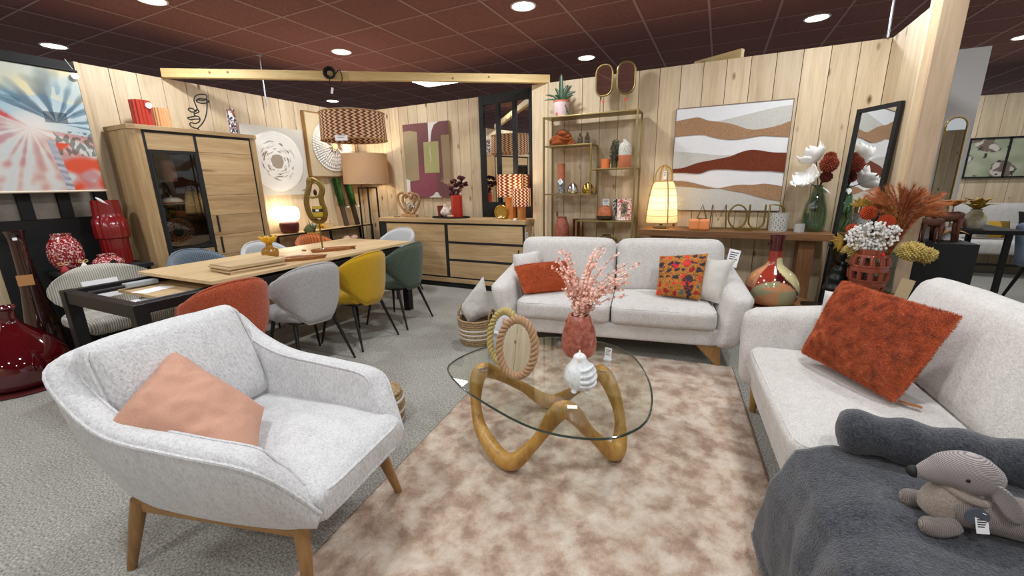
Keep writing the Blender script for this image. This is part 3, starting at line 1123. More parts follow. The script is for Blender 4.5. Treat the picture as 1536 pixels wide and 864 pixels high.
s1 = make_sofa('two_seat_sofa', 'off-white two-seat sofa with angled oak legs in front of the shelf and console', (-.67, 3.07, 0), R(9), .76, .62, .51, True)
s2 = make_sofa('three_seat_sofa', 'long off-white sofa with a dark throw at its near end', (.335, 1.62, 0), R(-84.8), 1.0, .665, .60, False)
M1 = Matrix.Translation((-.67, 3.07, 0)) @ Matrix.Rotation(R(9), 4, 'Z')


def L1(*ps):
    return [tuple(M1 @ Vector(p)) for p in ps]


RUST = mat('rust_fur_base', (190, 84, 34), .95)
RUSTF = speck('rust_fur', [(.32, (140, 60, 22)), (.5, (194, 94, 42)), (.7, (220, 126, 72))], 26, .9, sheen=.3)
pillow('fur_lumbar_cushion', 'rust orange fur lumbar cushion lying against the left arm of the two-seat sofa', 'cushion', L1((-.715, .10, .475), (-.31, .33, .475), (-.42, .42, .70), (-.85, .27, .665)), .15, RUST, pinch=.02, seed=1, n=31, wr=.009, fur=(22000, .010, .0011, RUSTF))
pillow('small_sofa_cushion', 'small off-white cushion tucked behind the rust lumbar cushion', 'cushion', L1((-.86, .31, .47), (-.60, .40, .47), (-.68, .50, .78), (-.90, .42, .745)), .12, SFAB, seed=2, welt=.004)
pillow('small_sofa_cushion', 'small pale grey cushion between the bird print cushion and the sofa arm', 'cushion', L1((.60, .30, .46), (.79, .20, .455), (.90, .38, .765), (.70, .47, .75)), .13, fabric('pale_grey_weave', (196, 192, 184), 300, .4, 12, 12), seed=3, welt=.004)


def bird_print(u, v):
    base = np.array(S((178, 112, 40)))
    p = Vector((u * 6.0, v * 6.0, 3.3))
    q = p + noise.noise_vector(p * 1.3) * .5
    c = noise.cell_vector(q)
    ce = Vector((math.floor(q.x) + .5, math.floor(q.y) + .5, 0))
    d = math.hypot(q.x - ce.x, (q.y - ce.y) * 1.3)
    pal = [(150, 28, 24), (206, 52, 40), (44, 40, 52), (196, 70, 30), (70, 96, 92), (40, 34, 40)]
    if d < .34:
        return np.array(S(pal[int(c.x * 5.99)]))
    b_ = abs(noise.noise(p * 2.4))
    if b_ < .055:
        return np.array(S((52, 38, 34)))
    r1 = math.hypot((u - .38) * 1.0, v - .70)
    r2 = math.hypot((u - .62) * 1.0, v - .74)
    if min(r1, r2) < .085 + .02 * noise.noise(p * 5):
        return np.array(S((206, 30, 44)))
    e = ((u - .70) * .9 + (v - .28) * .45) ** 2 / .012 + ((v - .28) * .9 - (u - .70) * .45) ** 2 / .035
    if e < 1:
        return np.array(S((48, 36, 44) if noise.noise(p * 4) > -.1 else (150, 40, 34)))
    return base * (1 + .12 * noise.noise(p * 3))


pillow('bird_print_cushion', 'ochre velvet cushion printed with red flowers and dark birds', 'cushion', L1((.335, .27, .475), (.655, .20, .475), (.715, .42, .80), (.355, .44, .765)), .14, vcol('bird_print_velvet', .85), seed=6, n=90, col=bird_print, pinch=.03)
sc = thing('sofa_card', 'white information card hanging on the end of the two-seat sofa back', 'card', tuple(M1 @ Vector((.90, .50, .685))), R(9))
card(sc, .085, .14, (0, 0, 0), (R(-14), R(12), 0), PAPER, INK, 'card', 5)

# cushions and toys on the long sofa
pillow('fur_cushion', 'large rust orange fur cushion on the far end of the long sofa', 'cushion', [(.452, 2.40, .505), (.708, 2.015, .485), (.90, 2.15, .83), (.603, 2.545, .86)], .19, RUST, pinch=.03, seed=9, n=41, wr=.010, fur=(70000, .011, .0011, RUSTF))
pillow('small_sofa_cushion', 'off-white cushion hidden behind the large rust fur cushion', 'cushion', [(.50, 2.56, .47), (.82, 2.46, .47), (.92, 2.52, .78), (.56, 2.66, .78)], .12, SFAB, seed=10)
lt = tag(MB().box(-.036, .036, -.011, .011, 0, .002).build('leather_label', mat('tan_leather', (150, 98, 52), .6), None, (.765, 2.035, .478), (0, 0, R(-22)), smooth=0), 'flat tan leather label on the seat under the rust fur cushion', 'label')
CHAR = fabric('charcoal_throw_weave', (60, 62, 68), 150, 1.0, 36, 40, .3, (1, 1, 1))


def throw_pt(u, v):
    y = 1.565 - 1.0 * v
    fx = .345 + (1.5 - y) * .092
    if u < .52:
        s_ = u / .52
        x, z = .98 - (.98 - fx - .01) * s_, .484
        if s_ > .86:
            z -= .035 * ((s_ - .86) / .14) ** 2
        x += .02 * (1 - v) * 0
    else:
        s_ = (u - .52) / .48
        x, z = fx - .012 - .035 * math.sin(min(1, s_ * 2) * PI / 2) - .05 * s_ * (1 - .4 * v), .449 - .37 * s_ * (1 if v > .02 else 1)
    w_ = noise.noise(Vector((u * 3.2, v * 5, 1))) * .012 + noise.noise(Vector((u * 8, v * 9, 4))) * .005
    z += abs(w_) * (1.2 if u < .5 else 0)
    x -= (abs(w_) * 2.2 if u >= .5 else 0) + (.03 * abs(math.sin(v * 9 + 1)) * max(0, (u - .52)) if u > .52 else 0)
    return (x, y + .02 * noise.noise(Vector((u * 4, 2, v * 2))) - (.06 * (u - .52) if u > .52 else 0), z)


tw = MB().grid(throw_pt, 60, 70).build('throw_blanket', CHAR, None, smooth=180, solid=.008)
tag(tw, 'charcoal woven throw draped over the near end of the long sofa', 'blanket')
rl = MB()
P = cr([(.425, 1.565, .560), (.55, 1.565, .558), (.70, 1.575, .55), (.86, 1.585, .545), (1.0, 1.58, .54)], 8)
rl.tube(P, [.030] + [.058] + [.068 + .006 * math.sin(i * .9) for i in range(len(P) - 2)], 18, flat=.95)
rl = rl.build('rolled_throw', CHAR, None, smooth=70, bevel=0)
tag(rl, 'rolled charcoal blanket lying across the long sofa behind the toy dog', 'blanket')

# plush dachshund
CORDG = ribbed('grey_corduroy', (158, 148, 146), (104, 96, 96), 95, 'Z', bump=.6)
CORDB = ribbed('taupe_corduroy', (140, 128, 122), (96, 88, 84), 80, 'X', bump=.6)
KNIT = fabric('taupe_fleece', (150, 136, 124), 240, .8, 26, 50, .3)
dg = thing('plush_dog', 'grey corduroy plush dachshund in a fleece sweater lying on the charcoal throw', 'stuffed toy', (.615, 1.285, .492), R(4))
dg.scale = (.87, .87, .87)
P = cr([(-.04, -.005, .065), (.0, -.005, .078), (.07, 0, .07), (.16, 0, .064), (.27, .005, .062), (.36, .01, .058), (.40, .01, .055)], 6)
MB().tube(P, [.02, .035, .045, .052, .056, .058] + [.058] * (len(P) - 8) + [.045, .02], 20).build('body', CORDB, dg, smooth=180)
P = cr([(-.108, .012, .142), (-.09, .012, .150), (-.06, .009, .163), (-.03, .005, .178), (.005, 0, .182), (.035, -.003, .170), (.05, -.004, .158)], 6)
hr = [.016 + (.043) * (1 - abs((i / (len(P) - 1)) - .68) ** 1.5 * 2.4) for i in range(len(P))]
hr = [max(.016, x) for x in hr]
hr[0], hr[-1] = .013, .02
MB().tube(P, hr, 20).build('head', CORDG, dg, smooth=180)
MB().tube([(-.122, .013, .146), (-.114, .013, .147), (-.103, .012, .148)], [.009, .0165, .0185], 12).build('nose', MATTE_BLACK, dg, smooth=180)
MB().tube(cr([(-.045, -.002, .03), (-.03, -.002, .075), (-.005, -.002, .112), (.006, -.002, .14)], 5), [.036, .044, .047, .05, .052, .053, .053, .052, .05, .049, .047, .046, .045, .044, .042, .042][:16], 20).build('sweater', KNIT, dg, smooth=180)
MB().tube([(.006 + .047 * math.cos(a), -.002 + .047 * math.sin(a), .124 - .012 * math.cos(a)) for a in [2 * PI * k / 30 for k in range(30)]], .011, 8, closed=True).build('collar', KNIT, dg, smooth=180)
for s_ in (-1, 1):
    ear = MB().grid(lambda u, v, s_=s_: (.03 + .085 * u + .006 * math.sin(v * PI), s_ * (.042 + .022 * math.sin(u * PI)), .178 - .09 * u + (.034 * math.sin(PI * (.12 + .86 * u))) * (2 * v - 1)), 12, 8)
    ear.build('ear', CORDG, dg, smooth=180, solid=.008)
    MB().ell((-.018, s_ * .0505, .186), .0066, .004, .0066, 10, 8).build('eye', MATTE_BLACK, dg)
    MB().tube(cr([(-.02, s_ * .045, .04), (-.05, s_ * .058, .027), (-.082, s_ * .06, .024), (-.10, s_ * .06, .022)], 4), [.026, .027, .027, .026, .026, .026, .027, .027, .026, .024, .02, .016, .008], 14).build('paw', CORDB, dg, smooth=180)
    MB().tube(cr([(.31, s_ * .05, .035), (.27, s_ * .064, .025), (.235, s_ * .066, .022)], 4), [.03, .03, .028, .027, .026, .025, .022, .018, .008], 14).build('paw', CORDB, dg, smooth=180)
MB().tube(cr([(.40, .01, .055), (.44, .02, .05), (.47, .03, .04)], 3), [.018, .016, .015, .013, .012, .01, .006], 10).build('tail', CORDB, dg, smooth=180)
card(dg, .028, .062, (.028, -.072, .045), (R(-14), R(-8), R(6)), PAPER, INK, 'price_tag', 6)
MB().cyl((.012, -.058, .088), (.012, -.064, .088), .026, n=24).build('round_label', mat('slate_label', (84, 88, 98), .6), dg)
MB().tube([(.016, -.055, .10), (.024, -.07, .105)], .0012, 5).build('tag_string', PAPER, dg)


# ------------------------------------------------------------------ dining chairs
_chair = {}


def use_mat(o, m_):
    o.material_slots[0].link = 'OBJECT'
    o.material_slots[0].material = m_


def back_pt(u, v, sd, wide=.27, z0=.375, h=.455, th=.026):
    uu = 2 * u - 1
    if wide < .3:
        pm = R(float(np.interp(v, [0, .08, .25, .45, .65, .82, .93, 1], [20, 27, 42, 62, 80, 84, 78, 66])))
        ph_ = uu * pm
        e = max(0, (1 - abs(uu) ** 6) * (1 - abs(2 * v - 1) ** 8)) ** .5
        rr_ = wide - sd * th * e
        z = z0 + h * v - .10 * v * abs(uu) ** 2.2
        return (.035 - .05 * v - rr_ * math.cos(ph_) * .98, rr_ * math.sin(ph_) * 1.03, z)
    w_ = wide * float(np.interp(v, [0, .08, .25, .45, .62, .78, .9, 1], [.34, .46, .70, .91, 1.0, .99, .90, .74]))
    z = z0 + h * v - .05 * v * abs(uu) ** 2.5 + .02 * (1 - v) * (1 - abs(uu)) * -1
    x = -.155 - .07 * v + .13 * abs(uu) ** 2 * (.35 + .65 * v)
    e = max(0, (1 - abs(uu) ** 5) * (1 - abs(2 * v - 1) ** 7)) ** .5
    return (x + sd * th * e, uu * w_, z)


def dining_chair(label, loc, rz, cover, seams=True, wide=.252, group=None, inner=None, name='dining_chair'):
    t = thing(name, label, 'chair', (loc[0], loc[1], 0), rz, group)
    key = (wide, )
    if key not in _chair:
        b = MB().grid(lambda u, v: back_pt(u, v, 1, wide), 25, 21).grid(lambda u, v: back_pt(1 - u, v, -1, wide), 25, 21)
        back = b.build('backrest', cover, t, smooth=180)
        ring = [back_pt(x, 1, 0, wide) for x in np.linspace(0, 1, 25)][:-1] + [back_pt(1, 1 - x, 0, wide) for x in np.linspace(0, 1, 21)][:-1] + [back_pt(1 - x, 0, 0, wide) for x in np.linspace(0, 1, 25)][:-1] + [back_pt(0, x, 0, wide) for x in np.linspace(0, 1, 21)][:-1]
        pip = MB().tube(ring, .0075, 6, closed=True).build('piping', cover, back, smooth=180)
        seat = MB().at((.045, 0, .432)).rbox(.225, .235, .042, .038, 12, (0, 0, .012), lambda o: (o.x, o.y * (1 - .35 * max(0, -o.x / .23)) * (1 - .06 * max(0, o.x / .23)), o.z)).build('seat', cover, t, smooth=180)
        fr = MB().box(-.15, .2, -.17, .17, .375, .39).build('seat_frame', BLACK, t, smooth=0)
        lg = []
        for sx, sy in ((1, 1), (1, -1), (-1, 1), (-1, -1)):
            lg.append(MB().tube([(.03 + sx * .15, sy * .155, .385), (.0 + sx * .25, sy * .225, 0)], [.016, .0085], 10).build('leg', BLACK, t))
        _chair[key] = [back, pip, seat, fr, lg]
        return t
    back, pip, seat, fr, lg = _chair[key]
    nb = link('backrest', back.data, t)
    use_mat(nb, cover)
    use_mat(link('piping', pip.data, nb), cover)
    use_mat(link('seat', seat.data, t), cover)
    link('seat_frame', fr.data, t)
    for x in lg:
        link('leg', x.data, t)
    return t


DG = 'dining chairs around the long table'
TERRA = fabric('terracotta_boucle', (166, 78, 48), 130, .6, 30, 60, .2)
GREYF = fabric('grey_felt', (168, 166, 165), 150, .5, 24, 60, .2)
YEL = fabric('mustard_velvet', (184, 144, 20), 240, .25, 14, 40, .3)
GREEN = fabric('bottle_green_weave', (72, 84, 70), 150, .5, 20, 60, .2)
LGREY = fabric('pale_grey_felt', (190, 192, 194), 260, .3, 12, 20, .2)
ORV = ribbed('orange_channel_velvet', (198, 104, 36), (140, 66, 20), 9, 'Y', .7, .9)
BLUEC = ribbed('slate_blue_corduroy', (106, 122, 136), (70, 84, 98), 22, 'Y', .8, .9)
CREAMC = ribbed('cream_corduroy', (196, 192, 180), (136, 132, 122), 22, 'Y', .8, 1.0)
CREAMS = ribbed('cream_corduroy_seat', (188, 184, 172), (128, 124, 114), 22, 'Y', .8, 1.0)
dining_chair('terracotta boucle dining chair at the long table', (-2.86, 1.50), R(178), TERRA, group=DG)
dining_chair('mid grey felt dining chair between the terracotta and mustard chairs', (-2.86, 2.10), R(172), GREYF, group=DG)
dining_chair('mustard yellow velvet dining chair at the long table', (-2.86, 2.63), R(180), YEL, group=DG)
dining_chair('dark green dining chair at the far corner of the long table', (-2.88, 3.20), R(184), GREEN, group=DG)
dining_chair('slate blue corduroy dining chair in front of the tall cabinet', (-4.22, 2.17), R(4), BLUEC, group=DG)
dining_chair('pale grey dining chair beside the amber vase, in front of the cabinet', (-4.12, 2.76), R(0), LGREY, group=DG)
dining_chair('orange channel-tufted velvet chair behind the gold sculpture', (-4.12, 3.38), R(0), ORV, group=DG)
dining_chair('pale grey dining chair at the head of the table by the sideboard', (-3.72, 4.12), R(-90), LGREY, group=DG)
cc = thing('corduroy_chair', 'wide cream corduroy chair with price papers behind the open table frame', 'chair', (-4.33, 1.50, 0), R(0), DG)
b = MB().grid(lambda u, v: back_pt(u, v, 1, .335, .40, .40, .04), 29, 21).grid(lambda u, v: back_pt(1 - u, v, -1, .335, .40, .40, .04), 29, 21)
b.build('backrest', CREAMC, cc, smooth=180)
MB().at((.06, 0, .40)).rbox(.26, .285, .058, .05, 12, (0, .0, .012)).build('seat', CREAMS, cc, smooth=180)
MB().box(-.15, .22, -.2, .2, .325, .345).build('seat_frame', BLACK, cc, smooth=0)
for sx, sy in ((1, 1), (1, -1), (-1, 1), (-1, -1)):
    MB().tube([(.03 + sx * .17, sy * .18, .34), (.02 + sx * .24, sy * .24, 0)], [.016, .01], 10).build('leg', BLACK, cc)
pp = tag(MB().grid(lambda u, v: (.15 * u, .22 * v, .004 + .035 * (1 - u) ** 2), 8, 8).build('price_sheet', PAPER, None, (-4.20, 1.40, .472), (0, 0, R(8)), solid=.0015), 'white price sheet curling on the cream corduroy seat', 'paper')
pp2 = tag(MB().box(0, .012, -.11, .11, 0, .15).build('price_sheet', PAPER, None, (-4.385, 1.47, .545), (0, R(-12), 0), smooth=0), 'white sheet propped against the cream corduroy backrest', 'paper')
cl = tag(MB().tube([(0, 0, 0), (.006, .008, .012), (.004, -.006, .02), (.01, .006, .028)], .003, 6).build('tag_clip', PAPER, None, (-2.63, 1.47, .74)), 'tiny white plastic tag clipped to the terracotta chair back', 'tag')

# ------------------------------------------------------------------ extending dining table
dt = thing('dining_table', 'long extending oak dining table on a black metal frame', 'table', (-3.53, 2.4, 0))
MB().box(-.49, .49, -.83, 1.26, .742, .768).build('table_top', TABLE_OAK, dt, smooth=0, bevel=.003)
for x in (-.5, .43):
    for y in (-1.28, 1.12):
        MB().box(x, x + .075, y, y + .075, 0, .72).build('leg', BLACK, dt, smooth=0, bevel=.004)
for y in (-1.28, 1.12):
    MB().box(-.425, .43, y + .008, y + .067, .63, .715).build('end_rail', BLACK, dt, smooth=0, bevel=.003)
for x in (-.495, .445):
    MB().box(x, x + .05, -1.205, 1.12, .655, .718).build('side_rail', BLACK, dt, smooth=0, bevel=.003)
MB().box(-.36, .36, -1.02, .2, .655, .678).build('extension_leaf', TABLE_OAK, dt, smooth=0, bevel=.002)
MB().tube([(-.30, -1.2, .70), (-.30, .5, .70)], .012, 8).build('slider_bar', BLACK, dt)
MB().tube([(.36, -1.2, .70), (.36, .5, .70)], .012, 8).build('slider_bar', BLACK, dt)
MB().box(-.335, -.265, -1.0, -.80, .688, .722).build('lock_sleeve', mat('grey_plastic', (160, 166, 170), .5), dt, smooth=0, bevel=.006)
MB().box(.41, .425, -1.1, -.6, .655, .70).build('runner', mat('aluminium_runner', (150, 140, 142), .3, .8), dt, smooth=0)
lf = tag(MB().box(-.07, .07, -.1, .1, 0, .001).build('price_sheet', PAPER, None, (-3.62, 1.48, .6785), (0, 0, R(12)), smooth=0), 'white price sheet lying on the inner leaf of the open table', 'paper')
TT = .7685
# stack of sample boards
for k in range(5):
    o = MB().box(-.15, .15, -.21, .21, 0, .0105).build('sample_board', wood('sample_board_%d' % k, (170, 142, 104), (200, 174, 134), (214, 190, 152), 'Y', 9, .5), None, (-3.28 + .01 * math.sin(k * 2.3), 1.98 + .008 * math.cos(k * 3.1), TT + k * .0112), (0, 0, R(-6 + 2.2 * math.sin(k * 5))), smooth=0)
    tag(o, ['lowest', 'second lowest', 'middle', 'second highest', 'topmost'][k] + ' oak sample board in the stack on the dining table', 'board', 'stacked oak sample boards')
# amber vase with yellow flower rim
AMB = speck('amber_glaze', [(.3, (128, 88, 20)), (.6, (160, 116, 34))], 60, .18, 0, coat=.5)
av = thing('amber_vase', 'amber glass vase with a ruffled yellow flower-shaped mouth', 'vase', (-3.62, 2.40, TT))
MB().lathe(smooth_prof([(.055, 0), (.068, .012), (.070, .05), (.055, .078), (.03, .092), (.026, .12), (.03, .128)], 5), 32).build('body', AMB, av, smooth=60)
YPET = speck('yellow_petal', [(.3, (186, 132, 8)), (.6, (224, 172, 28))], 40, .4)
for k in range(7):
    a = 2 * PI * k / 7
    MB().at((0, 0, .122), (0, 0, a)).grid(lambda u, v: (.022 + .055 * u, (.032 * math.sin(PI * min(1, .25 + .75 * u)) + .008) * (2 * v - 1), .055 * u ** 1.3 + .012 * (2 * v - 1) ** 2), 7, 5).build('petal', YPET, av, smooth=180, solid=.003)
# two live-edge trays and what lies on them
TRAYW = wood('live_edge_wood', (128, 76, 34), (164, 104, 54), (188, 130, 76), 'Y', 9, .35, stretch=6)


def tray(lab, loc, rz, L, W):
    t = thing('wooden_tray', lab, 'tray', loc, rz)
    out, inn = [], []
    for k in range(36):
        a = 2 * PI * k / 36
        q = 1 + .07 * math.sin(3 * a + L * 9) + .04 * math.sin(5 * a)
        out.append((W / 2 * math.cos(a) * q, L / 2 * math.sin(a) * q))
    n = len(out)
    b = MB()
    vs = [(x * .86, y * .9, 0) for x, y in out] + [(x, y, .028) for x, y in out] + [(x * .88, y * .92, .028) for x, y in out] + [(x * .8, y * .86, .01) for x, y in out]
    b.add(vs, [tuple(range(n))[::-1]] + [(r * n + i, r * n + (i + 1) % n, (r + 1) * n + (i + 1) % n, (r + 1) * n + i) for r in range(3) for i in range(n)] + [tuple(3 * n + i for i in range(n))])
    b.build('tray_body', TRAYW, t, smooth=50)
    return t


tray('live-edge wooden tray holding cutlery in front of the amber vase', (-3.22, 2.36, TT), R(-38), .46, .15)
tray('live-edge wooden tray holding the foot of the gold sculpture', (-3.36, 2.86, TT), R(-32), .42, .13)
CHROME = mat('polished_chrome', (210, 212, 215), .08, 1)
for k in range(3):
    a = R(52 + 5 * k)
    c = Vector((-3.245 + .03 * k, 2.345 + .025 * k, TT + .0135))
    o = thing('dessert_knife', ['short chrome knife nearest the oak boards on the cutlery tray', 'middle chrome knife on the cutlery tray', 'chrome knife nearest the sculpture on the cutlery tray'][k], 'cutlery', c, a, 'cutlery on the wooden tray')
    MB().tube([(-.08, 0, 0), (-.02, 0, 0)], [.006, .005], 8).build('handle', mat('ivory_handle', (226, 220, 206), .4), o)
    MB().hexa([(-.02, -.007, -.001), (.07, -.003, -.001), (.07, .003, -.001), (-.02, .007, -.001)], [(-.02, -.007, .001), (.07, -.003, .001), (.07, .003, .001), (-.02, .007, .001)]).build('blade', CHROME, o, smooth=0)
o = tag(MB().box(-.045, .045, -.018, .018, 0, .006).build('dark_card', mat('dark_brown_card', (48, 36, 34), .5), None, (-3.40, 2.50, TT), (0, 0, R(48)), smooth=0, bevel=.002), 'dark rectangular card lying between the two wooden trays', 'card')
o = tag(MB().box(-.04, .04, -.006, .006, 0, .01).build('marker_pen', MATTE_BLACK, None, (-3.24, 3.03, TT), (0, 0, R(-40)), smooth=0, bevel=.003), 'black pen lying behind the sculpture tray', 'pen')
o = tag(MB().prism([(-.025, -.02), (.03, -.012), (-.022, .024)], 0, .012).build('wood_wedge', TRAYW, None, (-3.62, 2.76, TT), (0, 0, 0), smooth=0), 'small brown wooden wedge on the table near the sculpture', 'wedge')
o = tag(MB().box(-.028, .028, -.02, .02, 0, .002).build('price_sheet', PAPER, None, (-3.32, 2.90, TT + .012), (0, 0, R(30)), smooth=0), 'small white price note on the sculpture tray', 'paper')
# gold sculpture holding a candle
gs = thing('candle_sculpture', 'tall gold swirl sculpture on a stem holding a yellow candle glass', 'sculpture', (-3.42, 2.80, TT + .012), R(48))
OLDG = mat('antique_gold', (150, 124, 70), .3, .9)
MB().lathe([(.035, 0), (.036, .006), (.02, .012), (.008, .02)], 24).build('foot', CHROME, gs)
MB().tube([(0, 0, .015), (0, 0, .27)], .007, 10).build('stem', OLDG, gs)
rib = cr([(.0, 0, .27), (.045, 0, .29), (.066, 0, .36), (.050, 0, .44), (.045, 0, .50), (.066, 0, .57), (.04, 0, .635), (-.03, 0, .67), (-.045, 0, .60), (-.07, 0, .53), (-.085, 0, .45), (-.075, 0, .36), (-.05, 0, .30)], 6, True)
MB().tube(rib, .024, 10, closed=True, flat=.35).build('ribbon_loop', OLDG, gs, smooth=180)
MB().tube(cr([(-.075, 0, .52), (-.02, 0, .50), (.03, 0, .52), (.05, 0, .60), (0, 0, .64), (-.04, 0, .60)], 5, True), .010, 8, closed=True).build('inner_loop', OLDG, gs, smooth=180)
MB().lathe([(.0005, .306), (.07, .308), (.072, .316), (.0005, .318)], 28).build('candle_plate', OLDG, gs)
MB().lathe(smooth_prof([(.042, .318), (.046, .33), (.046, .38), (.044, .42)], 3), 28, True, True).build('candle', mat('yellow_wax', (188, 160, 44), .35), gs)
MB().lathe([(.0475, .365), (.0475, .395)], 28, False).build('label_band', mat('black_label', (40, 36, 36), .5), gs)
MB().at((0, -.0485, .372)).box(-.014, .014, -.001, .001, 0, .018).build('label_print', PAPER, gs, smooth=0)
MB().ell((.0, 0, .545), .016, .012, .03, 10, 8).build('figure', mat('dark_bronze', (60, 44, 32), .35, .7), gs)

# ------------------------------------------------------------------ tall display cabinet
cb = thing('display_cabinet', 'tall oak cabinet with a black framed glass door', 'cabinet', (-5.135, 2.02, 0))
D, WD, HC = .435, 1.155, 1.95
MB().box(0, D - .03, 0, .028, 0, HC - .04).build('side_panel', OAK_Z, cb, smooth=0)
MB().box(0, D - .03, WD - .028, WD, 0, HC - .04).build('side_panel', OAK_Z, cb, smooth=0)
MB().hexa([(D - .03, 0, 0), (D, .05, 0), (D, .085, 0), (D - .03, .085, 0)], [(D - .03, 0, HC - .04), (D, .05, HC - .04), (D, .085, HC - .04), (D - .03, .085, HC - .04)]).build('corner_post', OAK_Z, cb, smooth=0)
MB().hexa([(D - .03, WD - .085, 0), (D, WD - .085, 0), (D, WD - .03, 0), (D - .03, WD, 0)], [(D - .03, WD - .085, HC - .04), (D, WD - .085, HC - .04), (D, WD - .03, HC - .04), (D - .03, WD, HC - .04)]).build('corner_post', OAK_Z, cb, smooth=0)
MB().hexa([(0, -.01, HC - .04), (D - .02, -.01, HC - .04), (D + .01, .04, HC - .04), (D + .01, WD - .03, HC - .04), ][0:4], [(0, -.01, HC), (D - .02, -.01, HC), (D + .01, .04, HC), (D + .01, WD - .03, HC)])
MB().prism([(0, -.01), (D - .02, -.01), (D + .012, .045), (D + .012, WD - .045), (D - .02, WD + .01), (0, WD + .01)], HC - .04, HC).build('top', OAK_Y, cb, smooth=0, bevel=.003)
MB().box(0, .01, .03, WD - .03, .05, HC - .04).build('back_panel', mat('cabinet_back', (44, 40, 38), .7), cb, smooth=0)
MB().box(0, D - .01, .03, WD - .03, .02, .08).build('plinth', OAK_Y, cb, smooth=0)
MB().box(D - .012, D - .002, .085, WD - .085, .08, HC - .04).box(0, 0, 0, 0, 0, 0) if 0 else None
for (y0, y1) in ((.085, .105), (.50, .525), (WD - .097, WD - .085)):
    MB().box(D - .02, D + .004, y0, y1, .08, HC - .045).build('black_stile', MATTE_BLACK, cb, smooth=0)
MB().box(D - .02, D + .003, .085, WD - .085, HC - .062, HC - .04).build('black_rail', MATTE_BLACK, cb, smooth=0)
# glass door column
gd = MB().box(D - .018, D + .002, .105, .50, 1.74, HC - .062).build('top_board', OAK_Y, cb, smooth=0)
gf = MB()
for (y0, y1, z0, z1) in ((.105, .125, .80, 1.735), (.48, .50, .80, 1.735), (.125, .48, 1.712, 1.735), (.125, .48, .80, .822)):
    gf.box(D - .015, D + .008, y0, y1, z0, z1)
gf = gf.build('glass_door', MATTE_BLACK, cb, smooth=0)
SMOKE = thin_glass('smoked_pane', (228, 226, 222), .05)
MB().box(D - .004, D, .125, .48, .822, 1.712).build('pane', SMOKE, gf, smooth=0)
for k, (z0, z1) in enumerate(((.565, .79), (.32, .555), (.09, .31))):
    MB().box(D - .018, D + .002, .105, .50, z0, z1).build('board', OAK_Y, cb, smooth=0, bevel=.002)
for z in (1.01, 1.22, 1.45):
    MB().box(.02, D - .03, .11, .50, z, z + .008).build('glass_shelf', PANE, cb, smooth=0)
dr = MB().box(D - .02, D - .012, .525, WD - .097, .08, HC - .062).build('oak_door', OAK_Y, cb, smooth=0)
zz = [.08, .30, .50, .70, .905, 1.11, 1.315, 1.52, 1.735, HC - .064]
for z0, z1 in zip(zz, zz[1:]):
    MB().box(D - .012, D + .003, .527, WD - .099, z0 + .0015, z1 - .0015).build('board', OAK_Y, dr, smooth=0, bevel=.002)
for z in (.72, .94):
    MB().box(D + .003, D + .018, .575, .588, z, z + .17).build('handle', MATTE_BLACK, dr, smooth=0)
CX, CY = -5.135, 2.02
WPOR = mat('white_porcelain', (228, 222, 214), .25)
cd_ = thing('cake_dome', 'white porcelain cake dish with a rust rim inside the glass door', 'dish', (CX + .30, CY + .27, 1.228))
MB().lathe([(.03, 0), (.10, .012), (.125, .016), (.125, .02), (.0005, .02)], 32).build('plate', WPOR, cd_)
MB().lathe(smooth_prof([(.095, .022), (.09, .05), (.06, .075), (.012, .082), (.010, .092), (.0005, .1)], 4), 32).build('cover', WPOR, cd_, smooth=60)
MB().lathe([(.0965, .022), (.0965, .034)], 32, False).build('rim_band', mat('rust_band', (164, 66, 42), .4), cd_)
pw = thing('woven_plate', 'round openwork brown plate standing on the cabinet bottom shelf', 'plate', (CX + .26, CY + .29, .825), 0)
wv = MB()
for r_ in (.055, .085, .115, .135):
    wv.at((0, 0, .137), (0, R(8), 0)).tube([(0, r_ * math.cos(a), r_ * math.sin(a)) for a in [2 * PI * k / 40 for k in range(40)]], .007, 6, closed=True)
for k in range(20):
    a = 2 * PI * k / 20
    wv.tube([(0, .055 * math.cos(a), .055 * math.sin(a)), (0, .135 * math.cos(a + .18), .135 * math.sin(a + .18))], .006, 5)
wv.build('weave', mat('rattan_brown', (150, 98, 70), .6), pw, smooth=60)
PINKB = speck('pink_lamp_reflection', [(.35, (120, 74, 66)), (.5, (206, 160, 148)), (.6, (140, 92, 82))], 90, .7)  # pink lamp reflections in the door glass, built as flecked solid jars
for (dy, z0, h, r_, lab) in ((.15, 1.458, .10, .05, 'small pink flecked jar standing in for a lamp reflection, on the upper glass shelf'), (.34, 1.458, .20, .055, 'tall pink flecked jar standing in for a lamp reflection, on the upper glass shelf')):
    vase('reflection_jar', lab, 'jar', [(r_, 0), (r_, h), (r_ * .98, h)], PINKB, (CX + .22, CY + dy, z0))

# on top of the cabinet
def fluted(name, label, loc, r_, h, mt, rz=0, flutes=14, steps=None):
    prof = steps or [(r_, 0), (r_ * .99, h * .5), (r_, h)]
    return vase(name, label, 'vase', prof, mt, loc, 88, wob=lambda a, z: 1 + .16 * abs(math.sin(a * flutes / 2)) - .10, rz=rz)


